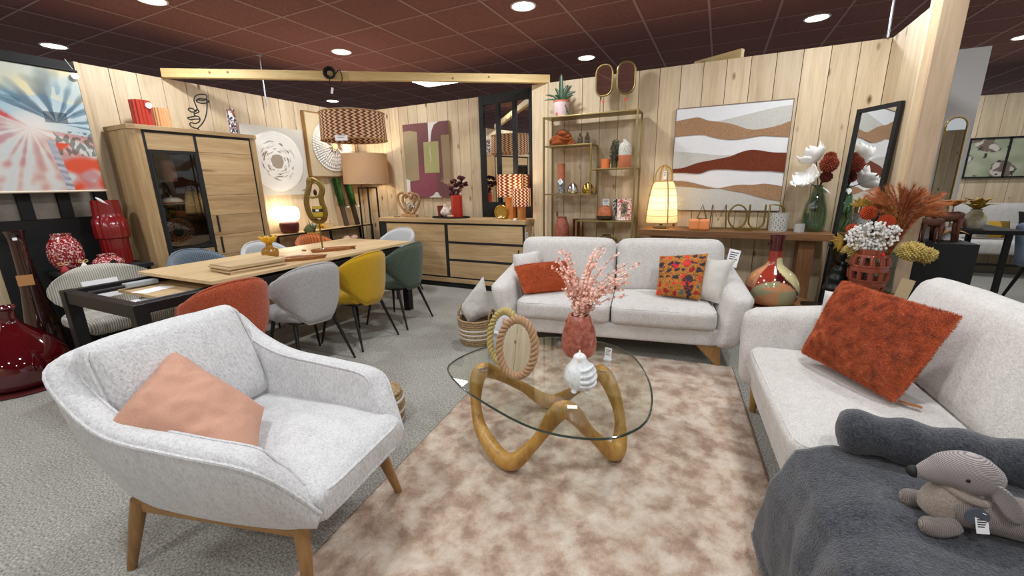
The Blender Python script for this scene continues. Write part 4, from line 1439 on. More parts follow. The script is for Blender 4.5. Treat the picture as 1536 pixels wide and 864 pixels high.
REDG = mat('red_glaze', (168, 48, 30), .4)
PCHG = mat('peach_glaze', (206, 156, 108), .45)
rv = fluted('fluted_vase', 'red fluted vase with a white round tag on top of the tall cabinet', (-4.96, 2.26, HC), .075, .245, REDG)
tag(MB().cyl((0, 0, 0), (.004, 0, 0), .026, n=20).build('round_tag', PAPER, None, (-4.878, 2.29, HC + .20)), 'white round tag stuck on the red fluted vase', 'tag')
fluted('fluted_vase', 'peach fluted vase beside the red one on the tall cabinet', (-4.97, 2.425, HC), .062, .20, PCHG)
fs = thing('face_sculpture', 'black wire sculpture of a face in profile on the tall cabinet', 'sculpture', (-4.92, 2.72, HC), R(90))
MB().box(-.05, .11, -.03, .03, 0, .012).build('base', MATTE_BLACK, fs, smooth=0)
W3 = MB()
trace = [[(1140, 512), (1112, 496), (1082, 490), (1066, 476), (1072, 463), (1100, 465), (1122, 452), (1126, 432), (1112, 420), (1092, 422), (1070, 430), (1052, 436), (1068, 446), (1092, 440), (1122, 436)],
         [(1100, 422), (1090, 408), (1104, 402), (1119, 391), (1108, 378), (1096, 388), (1082, 378), (1064, 377), (1055, 386), (1068, 397), (1092, 396), (1108, 378), (1098, 352), (1088, 326), (1096, 300), (1124, 285), (1164, 283), (1164, 306), (1142, 318), (1112, 320), (1102, 329), (1126, 338), (1156, 334), (1181, 320), (1160, 310), (1124, 310), (1104, 322)],
         [(1164, 300), (1170, 345), (1166, 400), (1150, 448), (1124, 482), (1112, 496)]]
for st_ in trace:
    W3.tube(cr([((cx - 1128 + .22 * (510 - cy)) * .00153, 0, .012 + (512 - cy) * .00163) for cx, cy in st_], 5), .0062, 8)
W3.build('wire', MATTE_BLACK, fs, smooth=180)


def leafy_print(a, z):
    p = Vector((math.cos(a) * 2.2, math.sin(a) * 2.2, z * 26))
    n = noise.noise(p * 1.1)
    m_ = noise.noise(p * .9 + Vector((5, 2, 1)))
    if abs(n) < .06:
        return S((232, 228, 220))
    if n > .06:
        return S((38, 44, 82)) if m_ > -.1 else S((150, 66, 36))
    return S((232, 228, 220)) if m_ > .05 else S((36, 42, 78))


nn_, hh = 48, 40
lv = MB()
lv.lathe([(.042, .27 * k / hh) for k in range(hh + 1)], nn_, True, True)
lv.c = [(*leafy_print(2 * PI * k / nn_, .27 * i / hh), 1) for i in range(hh + 1) for k in range(nn_)]
tag(lv.build('patterned_vase', vcol('leaf_print_glaze', .3, coat=.4), None, (-4.90, 3.06, HC), smooth=60), 'cylindrical vase with navy and rust leaf pattern on the tall cabinet', 'vase')


# ------------------------------------------------------------------ pictures
def picture(name, label, loc, rz, W, H, depth, face_fn, n, mt, side, nz=None):
    """canvas on a box frame: local X along the wall, -Y towards the room"""
    t = thing(name, label, 'picture', loc, rz)
    MB().box(0, W, -depth, 0, 0, H).build('stretcher', side, t, smooth=0)
    b = MB().grid(lambda u, v: (W * u, -depth - .0015 - (nz(u, v) if nz else 0), H * v), n[0], n[1])
    b.c = [(*face_fn(i / (n[0] - 1), j / (n[1] - 1)), 1) for i in range(n[0]) for j in range(n[1])]
    b.build('canvas', mt, t, smooth=180)
    return t


def nz2(u, v, s, o=0.0):
    return noise.noise(Vector((u * s, v * s, o)))


def mixc(a, b, t):
    t = max(0, min(1, t))
    return tuple(x * (1 - t) + y * t for x, y in zip(a, b))


PAINT = vcol('painted_canvas', .75, .15, 220)


def palm(u, v):
    w1 = .05 * nz2(u, v, 6, 1)
    base = mixc(S((206, 208, 204)), S((150, 180, 194)), .45 + 1.0 * nz2(u, v, 3, 7))
    if v > .76 + w1:
        base = mixc(base, S((214, 204, 164)), .3 + 1.6 * max(0, nz2(u, v, 5, 3) + .15))
    if u < .62 and .66 < v < .78 and nz2(u * 2, v * 9, 4, 6) > .05:
        base = mixc(base, S((70, 92, 92)), .55)
    # slate blue fronds fanning up from the right-hand crown
    du, dv = u - .80, v - .56
    a, r_ = math.atan2(dv, du), math.hypot(du, dv)
    f1 = noise.noise(Vector((math.cos(a) * 6.5, math.sin(a) * 6.5, r_ * 2.2))) + .35 * nz2(u, v, 13, 2)
    if -.2 < a < 2.7:
        k = max(0, 1 - (r_ / (.40 + .18 * f1)) ** 3)
        if f1 > -.12:
            base = mixc(base, mixc(S((120, 158, 178)), S((44, 78, 102)), .4 + 1.6 * f1), k * .85)
    if 0 < dv < .09 and abs(du) < .07:
        base = mixc(base, S((40, 58, 74)), .7)
    # rust and pink fronds fanning down and left
    du, dv = u - .63, v - .515
    a, r_ = math.atan2(dv, du), math.hypot(du, dv)
    f2 = noise.noise(Vector((math.cos(a) * 7, math.sin(a) * 7, r_ * 1.6 + 4))) + .35 * nz2(u, v, 16, 5)
    if a < -.15 or a > 2.55:
        k = max(0, min(1, 1.25 - r_ / (.62 + .3 * f2)))
        c = mixc(mixc(S((222, 208, 196)), S((214, 142, 108)), (f2 + .25) * 3.2), S((190, 64, 46)), (f2 - .02) * 4)
        base = mixc(base, c, k * (.25 + 1.5 * min(r_, .5)))
    if 2.35 < a < 2.75 and r_ < .55:
        base = mixc(base, S((186, 44, 52)), .85 if abs(a - 2.56) < .11 else .3)
    base = mixc(base, S((226, 216, 208)), .6 * max(0, 1 - (math.hypot(du, dv) / .13) ** 2))
    if abs(u - .88) < .12 and abs(v - .40) < .10 and nz2(u * 3, v * 2, 11, 2) > 0:
        base = mixc(base, S((66, 74, 62)), .7)
    tx = .73 + .05 * (1 - v / .42)
    if v < .40 and u > tx + .02 and nz2(u, v, 7, 8) > -.08:
        base = mixc(base, S((208, 78, 46)), .35 + 2.2 * max(0, nz2(u, v, 7, 8) + .08))
    if v < .42 and abs(u - tx) < .024:
        base = mixc(S((112, 118, 138)), S((200, 196, 198)), .5 + .5 * math.sin(v * 120 + u * 30) * (.5 + nz2(u, v, 9, 3)))
    return base


bn = picture('palm_banner', 'hanging canvas painted with blue and red palm fronds on the left wall', (-5.02, .87, 1.384), R(90), 1.0, .985, .012, palm, (230, 230), PAINT, MATTE_BLACK)
MB().cyl((-.01, -.014, .985), (1.01, -.014, .985), .011, n=10).build('top_bar', MATTE_BLACK, bn)
MB().cyl((-.01, -.014, 0), (1.01, -.014, 0), .009, n=10).build('bottom_bar', mat('cream_bar', (214, 200, 176), .6), bn)
MB().cyl((.985, -.03, .945), (.985, -.033, .945), .026, n=18).build('round_tag', PAPER, bn)
MB().tube([(.985, -.02, 1.0), (.95, -.02, 1.07)], .002, 5).build('cord', mat('white_cord', (220, 220, 216), .7), bn)

LINEN = S((198, 194, 184))


def ringart(u, v):
    x, z = u - .5, v - .5
    a, r_ = math.atan2(z, x), math.hypot(x, z)
    w_ = .02 * noise.noise(Vector((math.cos(a) * 2, math.sin(a) * 2, 1)))
    if r_ < .105 + w_:
        return S((158, 146, 130))
    if r_ < .44 + w_ * 1.5:
        c = S((230, 228, 222))
        k = noise.noise(Vector((math.cos(a) * 2.6, math.sin(a) * 2.6, r_ * 60)))
        if .125 < r_ < .31 and k > .22:
            c = S((128, 110, 98)) if k > .38 else S((196, 182, 168))
        return c
    return LINEN if (u - .9) ** 2 * 40 + (v - .06) ** 2 * 600 > .12 or abs(nz2(u * 9, v * 3, 9)) > .12 else S((70, 66, 62))


def ringh(u, v):
    r_ = math.hypot(u - .5, v - .5)
    return (.004 + .004 * abs(math.sin(r_ * 95 + 2 * math.sin(math.atan2(v - .5, u - .5) * 3)))) if .105 < r_ < .44 else 0


picture('ring_picture', 'square linen canvas with a rough white plaster ring beside the tall cabinet', (-5.155, 3.27, 1.285), R(90), .84, .835, .03, ringart, (110, 110), PAINT, mat('canvas_side', (150, 140, 126), .8), ringh)

sa = thing('shell_picture', 'linen picture in a wooden frame with a white shell rosette behind the striped pendant', 'picture', (-5.155, 4.165, 1.53), R(90))
LIN = fabric('natural_linen', (206, 190, 158), 300, .3, 10, 10, 0)
MB().box(0, .84, -.05, 0, 0, .84).build('panel', LIN, sa, smooth=0)
FRW = wood('frame_oak', (128, 92, 50), (150, 112, 66), (168, 130, 82), 'Z', 10, .5)
for (x0, x1, z0, z1) in ((-.012, 0, -.012, .852), (.84, .852, -.012, .852), (0, .84, -.012, 0), (0, .84, .84, .852)):
    MB().box(x0, x1, -.062, 0, z0, z1).build('frame_bar', FRW, sa, smooth=0)
SHELLW = mat('white_shell', (232, 230, 224), .5)
ros, sp_ = MB(), MB()
rg = random.Random(5)
for ri, (r0, r1, n, tilt) in enumerate(((.235, .345, 60, .012), (.185, .30, 54, .022), (.135, .25, 46, .030), (.09, .20, 36, .036), (.055, .15, 26, .042))):
    for k in range(n):
        a = 2 * PI * (k + .5 * (ri % 2)) / n
        wd = 2 * PI * r1 / n * .46
        c, s_ = math.cos(a), math.sin(a)

        def P(rr, t_, dy):
            return (.42 + rr * c - t_ * s_, -.05 - dy, .42 + rr * s_ + t_ * c)
        ros.add([P(r0, -wd * .6, tilt), P(r0, wd * .6, tilt), P(r1, wd, tilt - .006), P(r1 + .012, 0, tilt + .006), P(r1, -wd, tilt - .006)], [(0, 1, 2, 3, 4)])
for k in range(44):
    a = rg.uniform(0, 2 * PI)
    r0, r1 = rg.uniform(.05, .075), rg.uniform(.10, .16)
    c, s_ = math.cos(a), math.sin(a)
    sp_.tube([(.42 + r0 * c, -.098, .42 + r0 * s_), (.42 + r1 * c, -.094, .42 + r1 * s_)], .004, 5)
ros.build('shell_rosette', SHELLW, sa, smooth=0, stuff=True, solid=.002)
sp_.build('brown_quills', mat('quill_brown', (120, 88, 74), .7), sa, stuff=True)
MB().at((.42, -.095, .42)).ell((0, 0, 0), .05, .012, .05, 20, 8).build('centre_button', mat('cream_button', (224, 204, 162), .6), sa)

ab = thing('abstract_picture', 'abstract canvas of plum, magenta and olive blocks above the sideboard', 'picture', (-4.215, YA - .002, 1.195), 0)
AW, AH = .80, 1.03
MB().box(0, AW, -.035, 0, 0, AH).build('stretcher', mat('canvas_edge_tan', (178, 148, 112), .7), ab, smooth=0)


def canv(name, col):
    return fabric(name, col, 260, .3, 8, 12, 0)


def blob(pts, k):
    return [(max(0, min(AW, (u * .86 + -.04) * AW / .80)), max(0, min(AH, v * AH))) for u, v in pts]


blocks = [('plum_ground', (116, 80, 80), [(.05, 0), (.98, 0), (.98, 1), (.05, 1)], 0),
          ('olive_block', (158, 142, 112), [(0.058, 0.907), (.20, .912), (0.345, 0.89), (0.338, .55), (0.331, 0.247), (0.05, 0.218)], 1),
          ('olive_block', (150, 132, 104), [(0.82, 0.826), (.98, 0.823), (.98, 0.181), (0.829, 0.186)], 1),
          ('magenta_block', (134, 76, 86), [(0.342, 0.45), (0.442, 0.45), (0.442, 0.336), (0.698, 0.33), (0.722, 0.19), (.715, .09), (0.68, 0.03), (0.578, 0.01), (0.223, 0.022), (0.15, 0.06), (0.128, 0.12), (0.129, 0.193), (0.33, 0.24)], 2),
          ('white_patch', (214, 210, 206), [(0.579, 1), (0.80, 1), (0.70, 0.965), (0.65, 0.90), (0.625, 0.82), (0.60, 0.70), (0.59, 0.45), (0.57, .45), (0.57, 0.75)], 1),
          ('sage_block', (164, 160, 112), [(0.466, 0.749), (0.765, 0.75), (0.76, 0.338), (0.452, 0.336)], 3),
          ('white_patch', (214, 210, 206), [(0.05, 0.262), (0.13, 0.244), (0.12, 0.1), (0.15, 0.05), (0.22, 0.0), (0.05, 0)], 4),
          ('white_patch', (214, 210, 206), [(0.5, 0), (0.60, 0.03), (0.66, 0.075), (0.70, 0.07), (0.74, 0.02), (0.78, 0)], 4)]
for nme, colr, pts, lay in blocks:
    MB().prism(blob(pts, 0), -.0355 - .0012 * lay - .001, -.035 + .0, 'Y').build(nme, canv('abstract_' + nme + str(len(bpy.data.materials)), colr), ab, smooth=0)
MB().tube([(.47 + .006 * math.sin(i * 2), -.0405, .50 + .055 * i) for i in range(5)], .003, 5).build('chalk_line', PAPER, ab)

# wave landscape relief
la = thing('wave_picture', 'square relief picture of rust, tan and white waves above the wooden console', 'picture', (-.455, YB - .002, 1.06), 0)
MB().box(0, 1, -.025, 0, 0, 1.005).build('stretcher', canv('white_canvas', (226, 227, 229)), la, smooth=0)
for (x0, x1, z0, z1) in ((-.006, 0, -.006, 1.011), (1, 1.006, -.006, 1.011), (0, 1, -.006, 0), (0, 1, 1.005, 1.011)):
    MB().box(x0, x1, -.030, 0, z0, z1).build('frame_bar', mat('brown_edge', (120, 98, 84), .6), la, smooth=0)
hill = [(0.386, 0.858), (0.584, 0.891), (0.785, 0.928), (0.907, 0.946), (1.0, 0.951)]
tan1t = [(0.0, 0.887), (0.1, 0.899), (0.207, 0.907), (0.301, 0.871), (0.414, 0.848), (0.525, 0.819), (0.675, 0.761), (0.803, 0.763), (0.901, 0.781), (1.0, 0.814)]
tan1b = [(0.0, 0.738), (0.141, 0.744), (0.27, 0.74), (0.357, 0.711), (0.47, 0.685), (0.579, 0.678), (0.683, 0.689), (0.785, 0.699), (0.887, 0.687), (1.0, 0.675)]
greyt = [(0.0, 0.594), (0.139, 0.58), (0.3, 0.557), (0.443, 0.536), (0.552, 0.535)]
rustt = [(0.0, 0.42), (0.106, 0.429), (0.235, 0.471), (0.376, 0.495), (0.513, 0.518), (0.617, 0.557), (0.695, 0.574), (0.774, 0.567), (0.879, 0.544), (1.0, 0.534)]
rustb = [(0.0, 0.381), (0.11, 0.378), (0.258, 0.366), (0.356, 0.398), (0.483, 0.401), (0.607, 0.39), (0.742, 0.378), (0.872, 0.374), (1.0, 0.356)]
tan2t = [(0.0, 0.303), (0.146, 0.289), (0.252, 0.264), (0.371, 0.231), (0.457, 0.22), (0.54, 0.236), (0.635, 0.249), (0.756, 0.247), (0.86, 0.255), (1.0, 0.229)]
tan2b = [(0.0, 0.253), (0.181, 0.234), (0.344, 0.216), (0.458, 0.217), (0.572, 0.19), (0.684, 0.169), (0.767, 0.143), (0.876, 0.113), (1.0, 0.088)]


def sm(c):
    return [(p.x, p.z) for p in cr([(u, 0, v * 1.005) for u, v in c], 5)]


def sand(name, col):
    return speck(name, [(.35, tuple(max(0, x - 26) for x in col)), (.5, col), (.7, tuple(min(255, x + 12) for x in col))], 170, .95, .8, 170, .004)


TAN, GRY = sand('tan_sand', (164, 128, 96)), sand('grey_sand', (200, 199, 192))
for nme, lo, hi, mt_, dp in (('grey_hill', [(.386, .858), (.45, .838), (0.525, 0.819), (0.675, 0.761), (0.803, 0.763), (0.901, 0.781), (1.0, 0.814)], hill, GRY, .0285), ('tan_wave', tan1b, tan1t, TAN, .033),
                             ('grey_wave', [(0.0, 0.42), (0.106, 0.429), (0.235, 0.471), (0.376, 0.495), (0.513, 0.518), (.552, .53)], greyt, GRY, .0285), ('rust_wave', rustb, rustt, sand('rust_sand', (112, 50, 24)), .034),
                             ('grey_foreground', [(0, 0), (1, 0)], tan2b, GRY, .0285), ('tan_wave', tan2b, tan2t, TAN, .033)):
    MB().prism(sm(lo) + sm(hi)[::-1], -dp, -.025, 'Y').build(nme, mt_, la, smooth=0)

# ------------------------------------------------------------------ left corner: vases on a low black bench
bench = thing('low_bench', 'low black bench against the partition carrying red vases', 'bench', (-4.93, 1.50, 0))
MB().box(-.17, .26, -.135, .46, .70, .73).build('top', MATTE_BLACK, bench, smooth=0)
for x in (-.15, .22):
    for y in (-.12, .42):
        MB().box(x, x + .02, y, y + .02, 0, .70).build('leg', MATTE_BLACK, bench, smooth=0)
CRIM = mat('crimson_glaze', (122, 14, 20), .22, coat=.5)
BZ = .731
vase('stepped_vase', 'tall dark red stepped and ribbed vase beside the cabinet', 'vase', [(.10, 0), (.10, .20), (.102, .23), (.118, .24), (.122, .30), (.118, .40), (.102, .415), (.100, .46), (.094, .57)], CRIM, (-4.93, 1.815, BZ), 72, wob=lambda a, z: 1 + .035 * math.sin(a * 14))
SPK = speck('red_white_flecks', [(.42, (128, 22, 28)), (.54, (150, 36, 38)), (.58, (196, 150, 146)), (.72, (226, 208, 204))], 75, .2, 0, coat=.5, detail=1)
vase('flecked_vase', 'egg-shaped red glass vase with white flecks on the bench', 'vase', smooth_prof([(.06, 0), (.10, .06), (.112, .14), (.10, .22), (.07, .275), (.062, .29), (.066, .31)], 4), SPK, (-4.92, 1.475, BZ))
vase('flecked_vase', 'squat red glass vase with white flecks in front of the stepped vase', 'vase', smooth_prof([(.07, 0), (.105, .03), (.10, .065), (.07, .09), (.06, .10), (.062, .118)], 4), SPK, (-4.745, 1.67, BZ))
tag(MB().cyl((0, 0, 0), (.003, 0, 0), .022, n=16).build('round_tag', MATTE_BLACK, None, (-4.638, 1.665, BZ + .055)), 'round black sticker on the squat flecked vase', 'tag')
for k, (y, c) in enumerate(((1.39, (150, 20, 30)), (1.51, (226, 220, 214)))):
    g = thing('gnome_ornament', ['tiny red ornament with a golden bow behind the corduroy chair', 'tiny white ornament with a golden bow behind the corduroy chair'][k], 'ornament', (-4.74, y, BZ))
    MB().lathe(smooth_prof([(.022, 0), (.028, .02), (.018, .05), (.002, .075)], 4), 16).build('body', mat('ornament_%d' % k, c, .5), g)
    for s_ in (-1, 1):
        MB().tube([(0, 0, .072)] + [(0, s_ * (.017 + .014 * math.cos(a)), .082 + .010 * math.sin(a)) for a in [PI - s_ * 0 + 2 * PI * i / 10 for i in range(11)]], .003, 5).build('bow', mat('gold_ribbon', (214, 176, 112), .5), g)
DRED = glass('dark_red_glass', (96, 10, 16), .02)
DREDS = mat('dark_red_glaze', (58, 8, 12), .06, coat=1)
tb = thing('bottle_vase', 'tall dark brown-red bottle vase with a tan paper label', 'vase', (-4.97, 1.235, 0))
MB().lathe(smooth_prof([(.10, 0), (.112, .05), (.10, .3), (.075, .52), (.052, .75), (.046, .98), (.052, 1.06), (.062, 1.09)], 5) + [(.05, 1.07), (.04, .9)], 36).build('body', mat('brown_red_glass', (42, 14, 14), .08, coat=.8), tb, smooth=60)
MB().at((.066, -.035, .66), (0, R(-5), R(-22))).box(-.002, .002, -.045, .045, 0, .085).build('paper_label', mat('kraft_label', (170, 120, 70), .7), tb, smooth=0)
MB().at((.05, -.02, 1.02)).box(0, .006, -.012, .012, 0, .02).build('white_sticker', PAPER, tb, smooth=0)
dj = thing('demijohn', 'large glossy dark red glass demijohn standing on the floor', 'vase', (-4.52, .965, 0))
MB().lathe(smooth_prof([(.20, 0), (.25, .03), (.268, .12), (.245, .22), (.17, .33), (.085, .42), (.05, .47), (.045, .52), (.05, .55), (.062, .57), (.05, .585)], 6) + [(.04, .56), (.03, .5)], 48).build('body', mat('deep_red_glass', (76, 6, 14), .05, coat=1), dj, smooth=60)
o = MB().grid(lambda u, v: (.004 * math.sin(u * 3), .075 * u, .06 - .06 * u + (.014 * math.sin(PI * min(.97, .1 + u))) * (2 * v - 1)), 8, 4).build('paper_tag', PAPER, None, (-4.805, 1.715, BZ + .535), smooth=180, solid=.001)
tag(o, 'curved white paper tag hanging from the top of the stepped red vase', 'tag')
# round tray under the demijohn
tag(MB().lathe([(.30, 0), (.31, .006), (.31, .012), (.0005, .012)], 48).build('floor_tray', mat('dark_red_tray', (92, 34, 34), .4), None, (-4.52, .965, 0)), 'thin dark red round tray on the floor under the demijohn', 'tray')
dj.location.z = .0125

# ------------------------------------------------------------------ black console in the corner and what it holds
bc = thing('metal_console', 'narrow black metal console with two shelves along the left wall', 'console table', (-5.0, 4.16, 0))
for x in (-.13, .125):
    for y in (-.80, .80):
        MB().box(x - .012, x + .012, y - .012, y + .012, 0, .80).build('leg', BLACK, bc, smooth=0)
for z in (.782, .555):
    MB().box(-.14, .14, -.81, .81, z, z + .018).build('shelf', BLACK, bc, smooth=0)
    MB().box(-.125, .125, -.79, .79, z + .018, z + .022).build('oak_inlay', TABLE_OAK, bc, smooth=0)
MB().box(.112, .138, -.012, .012, .018, .78).build('leg', BLACK, bc, smooth=0)
KZ = .8045
tl = thing('globe_table_lamp', 'small lamp with a glowing white shade on a burgundy base on the metal console', 'lamp', (-4.99, 3.625, KZ))
MB().lathe(smooth_prof([(.07, 0), (.10, .012), (.112, .06), (.115, .12), (.09, .145), (.045, .155)], 5), 40, True, True).build('base', mat('burgundy_ceramic', (84, 26, 26), .5), tl, smooth=60)
MB().lathe(smooth_prof([(.03, .155), (.10, .16), (.132, .19), (.138, .25), (.125, .31), (.09, .335), (.0005, .34)], 6), 40).build('shade', mat('opal_glass', (255, 246, 230), .4, emit=7, ecol=(255, 238, 210)), tl, smooth=180)


def bulb(parent, loc, watts, col=(1, .78, .5), r_=.03):
    L = bpy.data.lights.new('bulb', 'POINT')
    L.energy = watts
    L.color = col
    L.shadow_soft_size = r_
    o = bpy.data.objects.new('lamp_light', L)
    COL.objects.link(o)
    o.parent = parent
    o.location = loc
    return o


wb2 = tag(MB().box(-.05, .05, -.09, .09, 0, .075).build('wooden_box', TABLE_OAK, None, (-5.03, 4.22, KZ), smooth=0, bevel=.004), 'plain pale wooden box on the metal console', 'box')
MOSS = speck('moss_green', [(.3, (22, 44, 10)), (.55, (42, 82, 22)), (.8, (74, 116, 40))], 60, .95, .8, 90, .01)
BARK = wood('dark_bark', (40, 30, 22), (62, 48, 36), (84, 68, 52), 'Z', 14, .85, bump=.5)
for k, (y0, y1) in enumerate(((4.56, 4.545), (4.775, 4.75))):
    t = thing('moss_branch', ['dark wooden post topped with green moss beside the gold sculpture', 'dark wooden post topped with green moss beside the floor lamp'][k], 'decoration', (-4.98, y0, KZ), 0, 'moss posts on the metal console')
    P = [Vector((-.0 - .12 * s_, (y1 - y0) * s_, .69 * s_)) for s_ in np.linspace(0, 1, 9)]
    MB().tube(P, .048, 10, flat=.5).build('bark', BARK, t, smooth=60)
    P2 = [Vector((.008 - .12 * s_, (y1 - y0) * s_, .69 * s_)) for s_ in np.linspace(.42, 1.0, 9)]
    ms = MB().tube(P2, [.02, .04, .048, .052, .055, .055, .055, .054, .045], 12, flat=.7).build('moss', MOSS, t, smooth=180)
    rr = P2

    def bf(rng, P2=P2):
        s_ = rng.random()
        p = P2[0].lerp(P2[-1], s_)
        d = Vector((rng.uniform(-.4, 1), rng.uniform(-1, 1), rng.uniform(-.3, .6))).normalized()
        return p + Vector((d.x * .035, d.y * .05, d.z * .03)), d
    fuzz('moss_tufts', bf, 2600, .022, .003, MOSS, t, 20 + k)
    tag(MB().tube([(0, 0, 0), (.01, .02, .01), (0, .04, 0)], .012, 6).build('paper_knot', PAPER, None, (-4.955, y0 + .02, KZ + .27), rot=(0, 0, 0)), ['crumpled white tag on the moss post beside the sculpture', 'crumpled white tag on the moss post beside the lamp'][k], 'tag')
SZ = .5775
for (y, r_, h, c, lab, cat) in ((4.30, .085, .03, (206, 160, 120), 'flat peach dish on the lower console shelf', 'dish'), (4.74, .08, .02, (110, 92, 78), 'flat dark dish on the lower console shelf', 'dish')):
    vase('shallow_dish', lab, cat, [(r_ * .6, 0), (r_, h), (r_ * .97, h)], mat('dish_%d' % int(y * 100), c, .4), (-4.93, y, SZ))
for k, (y, r_) in enumerate(((4.46, .062), (4.61, .058))):
    tag(MB().ell((0, 0, r_ * .8), r_, r_ * 1.2, r_ * .8, 20, 12).build('pink_pebble', speck('pink_stone_%d' % k, [(.3, (206, 160, 136)), (.7, (230, 190, 168))], 12, .5), None, (-4.92, y, SZ), smooth=180), ['pale pink pebble beside the peach dish on the lower shelf', 'pale pink pebble beside the dark dish on the lower shelf'][k], 'ornament', 'pink pebbles')
# flower pot on a stool behind the orange chair
so = thing('plant_stool', 'slim black stool carrying the yellow flower pot', 'stool', (-4.66, 3.72, 0))
MB().lathe([(.10, .59), (.10, .605), (.0005, .605)], 24).build('top', BLACK, so)
for k in range(3):
    a = 2 * PI * k / 3
    MB().tube([(.07 * math.cos(a), .07 * math.sin(a), .59), (.11 * math.cos(a), .11 * math.sin(a), 0)], .008, 8).build('leg', BLACK, so)
pot = vase('flower_pot', 'honey-coloured flower pot holding artichokes and yellow flowers', 'pot', [(.07, 0), (.078, .19), (.084, .195), (.084, .21)], mat('honey_glaze', (204, 158, 74), .35, coat=.3), (-4.66, 3.72, .606))
bq = thing('artichoke_bouquet', 'green artichokes, blades and yellow flowers in the honey pot', 'flowers', (-4.66, 3.72, .81))
ART = speck('artichoke_green', [(.3, (84, 96, 60)), (.6, (140, 146, 96))], 40, .6)
for (x, y, z, r_) in ((.03, -.10, .045, .055), (-.02, -.05, .06, .045)):
    b = MB()
    for row in range(5):
        for k in range(9):
            a = 2 * PI * (k + .5 * (row % 2)) / 9
            rr = r_ * (1 - .16 * row)
            b.at((x, y, z - r_ * .5 + row * r_ * .34), (0, R(-18 - 12 * row), 0)).at((x, y, z - r_ * .5 + row * r_ * .34), (0, 0, a)).grid(lambda u, v: (rr * (.75 + .35 * math.sin(u * 2.2)), rr * .42 * (1 - u ** 2) * (2 * v - 1), rr * .75 * u), 4, 3)
    b.build('artichoke', ART, bq, smooth=180)
YF = mat('yellow_flower', (220, 170, 30), .6)
b = MB()
for k in range(34):
    a, e = rg.uniform(0, 2 * PI), rg.uniform(.1, 1.4)
    d = Vector((math.cos(a) * math.cos(e), math.sin(a) * math.cos(e), math.sin(e)))
    b.at((.02, .10, .035)).tube([d * .015, d * .055, d * .07], [.004, .014, .003], 5, flat=.4)
b.build('yellow_flower', YF, bq)
for k in range(9):
    a = 2 * PI * k / 9
    MB().tube(cr([(0, 0, -.02), (.03 * math.cos(a), .03 * math.sin(a), .07), (.06 * math.cos(a), .06 * math.sin(a), .10 + .03 * (k % 3))], 4), [.008, .009, .01, .011, .011, .01, .008, .005, .001], 6, flat=.25).build('leaf', mat('grey_green_leaf', (88, 112, 92), .6), bq)

# floor lamp
flp = thing('floor_lamp', 'floor lamp with a beige drum shade on a black square-tube stand', 'floor lamp', (-4.70, 4.77, 0))
for x in (-.09, .09):
    for y in (-.09, .09):
        MB().box(x - .009, x + .009, y - .009, y + .009, 0, 1.36).build('upright', BLACK, flp, smooth=0)
for z in (0, 1.342):
    b = MB()
    for s_ in (-1, 1):
        b.box(-.099, .099, s_ * .09 - .009, s_ * .09 + .009, z, z + .018).box(s_ * .09 - .009, s_ * .09 + .009, -.09, .09, z, z + .018)
    b.build('square_ring', BLACK, flp, smooth=0)
MB().box(-.09, .09, -.006, .006, 1.345, 1.357).build('cross_bar', BLACK, flp, smooth=0)
MB().cyl((0, 0, 1.35), (0, 0, 1.58), .010, n=10).build('lamp_stem', GOLD, flp)
MB().lathe([(.325, 1.41), (.315, 1.83), (.311, 1.83), (.321, 1.41)], 56, False).build('shade', shade('beige_shade_cloth', (196, 170, 138), .35), flp, smooth=60)
MB().ell((0, 0, 1.60), .03, .03, .042, 14, 10).build('bulb', mat('warm_bulb', (255, 220, 160), .4, emit=14, ecol=(255, 205, 140)), flp, smooth=180)
bulb(flp, (0, 0, 1.66), 9, (1, .82, .58), .05)

# striped pendant hanging from the beam, cable drum
ZIG = zigzag('chevron_weave', (64, 30, 30), (214, 182, 140), (158, 86, 54), 32, 30, 1.2)
pd_ = thing('pendant_lamp', 'drum pendant with brown zigzag weave hanging from the diagonal beam', 'lamp', (-3.72, 3.66, 1.87))
MB().lathe([(.352, 0), (.34, .285), (.335, .285), (.347, 0)], 64, False).build('shade', ZIG, pd_, smooth=60)
for z, r_ in ((0, .3525), (.285, .3405)):
    MB().tube([(r_ * math.cos(a), r_ * math.sin(a), z) for a in [2 * PI * k / 64 for k in range(64)]], .006, 6, closed=True).build('rim', mat('straw_rim', (170, 132, 80), .7), pd_)
MB().cyl((0, 0, .22), (0, 0, .62), .004, n=8).build('cord', MATTE_BLACK, pd_)
for k in range(3):
    a = 2 * PI * k / 3
    MB().tube([(0, 0, .24), (.34 * math.cos(a), .34 * math.sin(a), .28)], .004, 6).build('spider_arm', BLACK, pd_)
card(pd_, .13, .055, (.145, -.325, -.03), (0, 0, R(24)), PAPER, INK, 'price_tag', 2)
sd = thing('cable_drum', 'black cable coil and plug tied to the diagonal beam', 'cable', tuple(BM_M @ Vector((1.62, -.06, .045))), R(35))
for k in range(5):
    MB().tube([((.055 - .004 * k) * math.cos(a), -.02 + .008 * k, (.055 - .004 * k) * math.sin(a) + .01) for a in [2 * PI * i / 28 for i in range(28)]], .010, 6, closed=True).build('coil', MATTE_BLACK, sd)
MB().tube(cr([(.05, 0, 0), (.10, 0, .04), (.12, 0, -.02), (.11, .0, -.08)], 5), .005, 6).build('loose_cable', MATTE_BLACK, sd)
MB().tube([(-.01, 0, -.05), (-.0, 0, -.14)], .005, 6).build('tail_cable', MATTE_BLACK, sd)
MB().at((.0, -.008, -.19), (0, R(12), 0)).box(-.012, .012, -.001, .001, 0, .06).build('paper_tag', PAPER, sd, smooth=0)

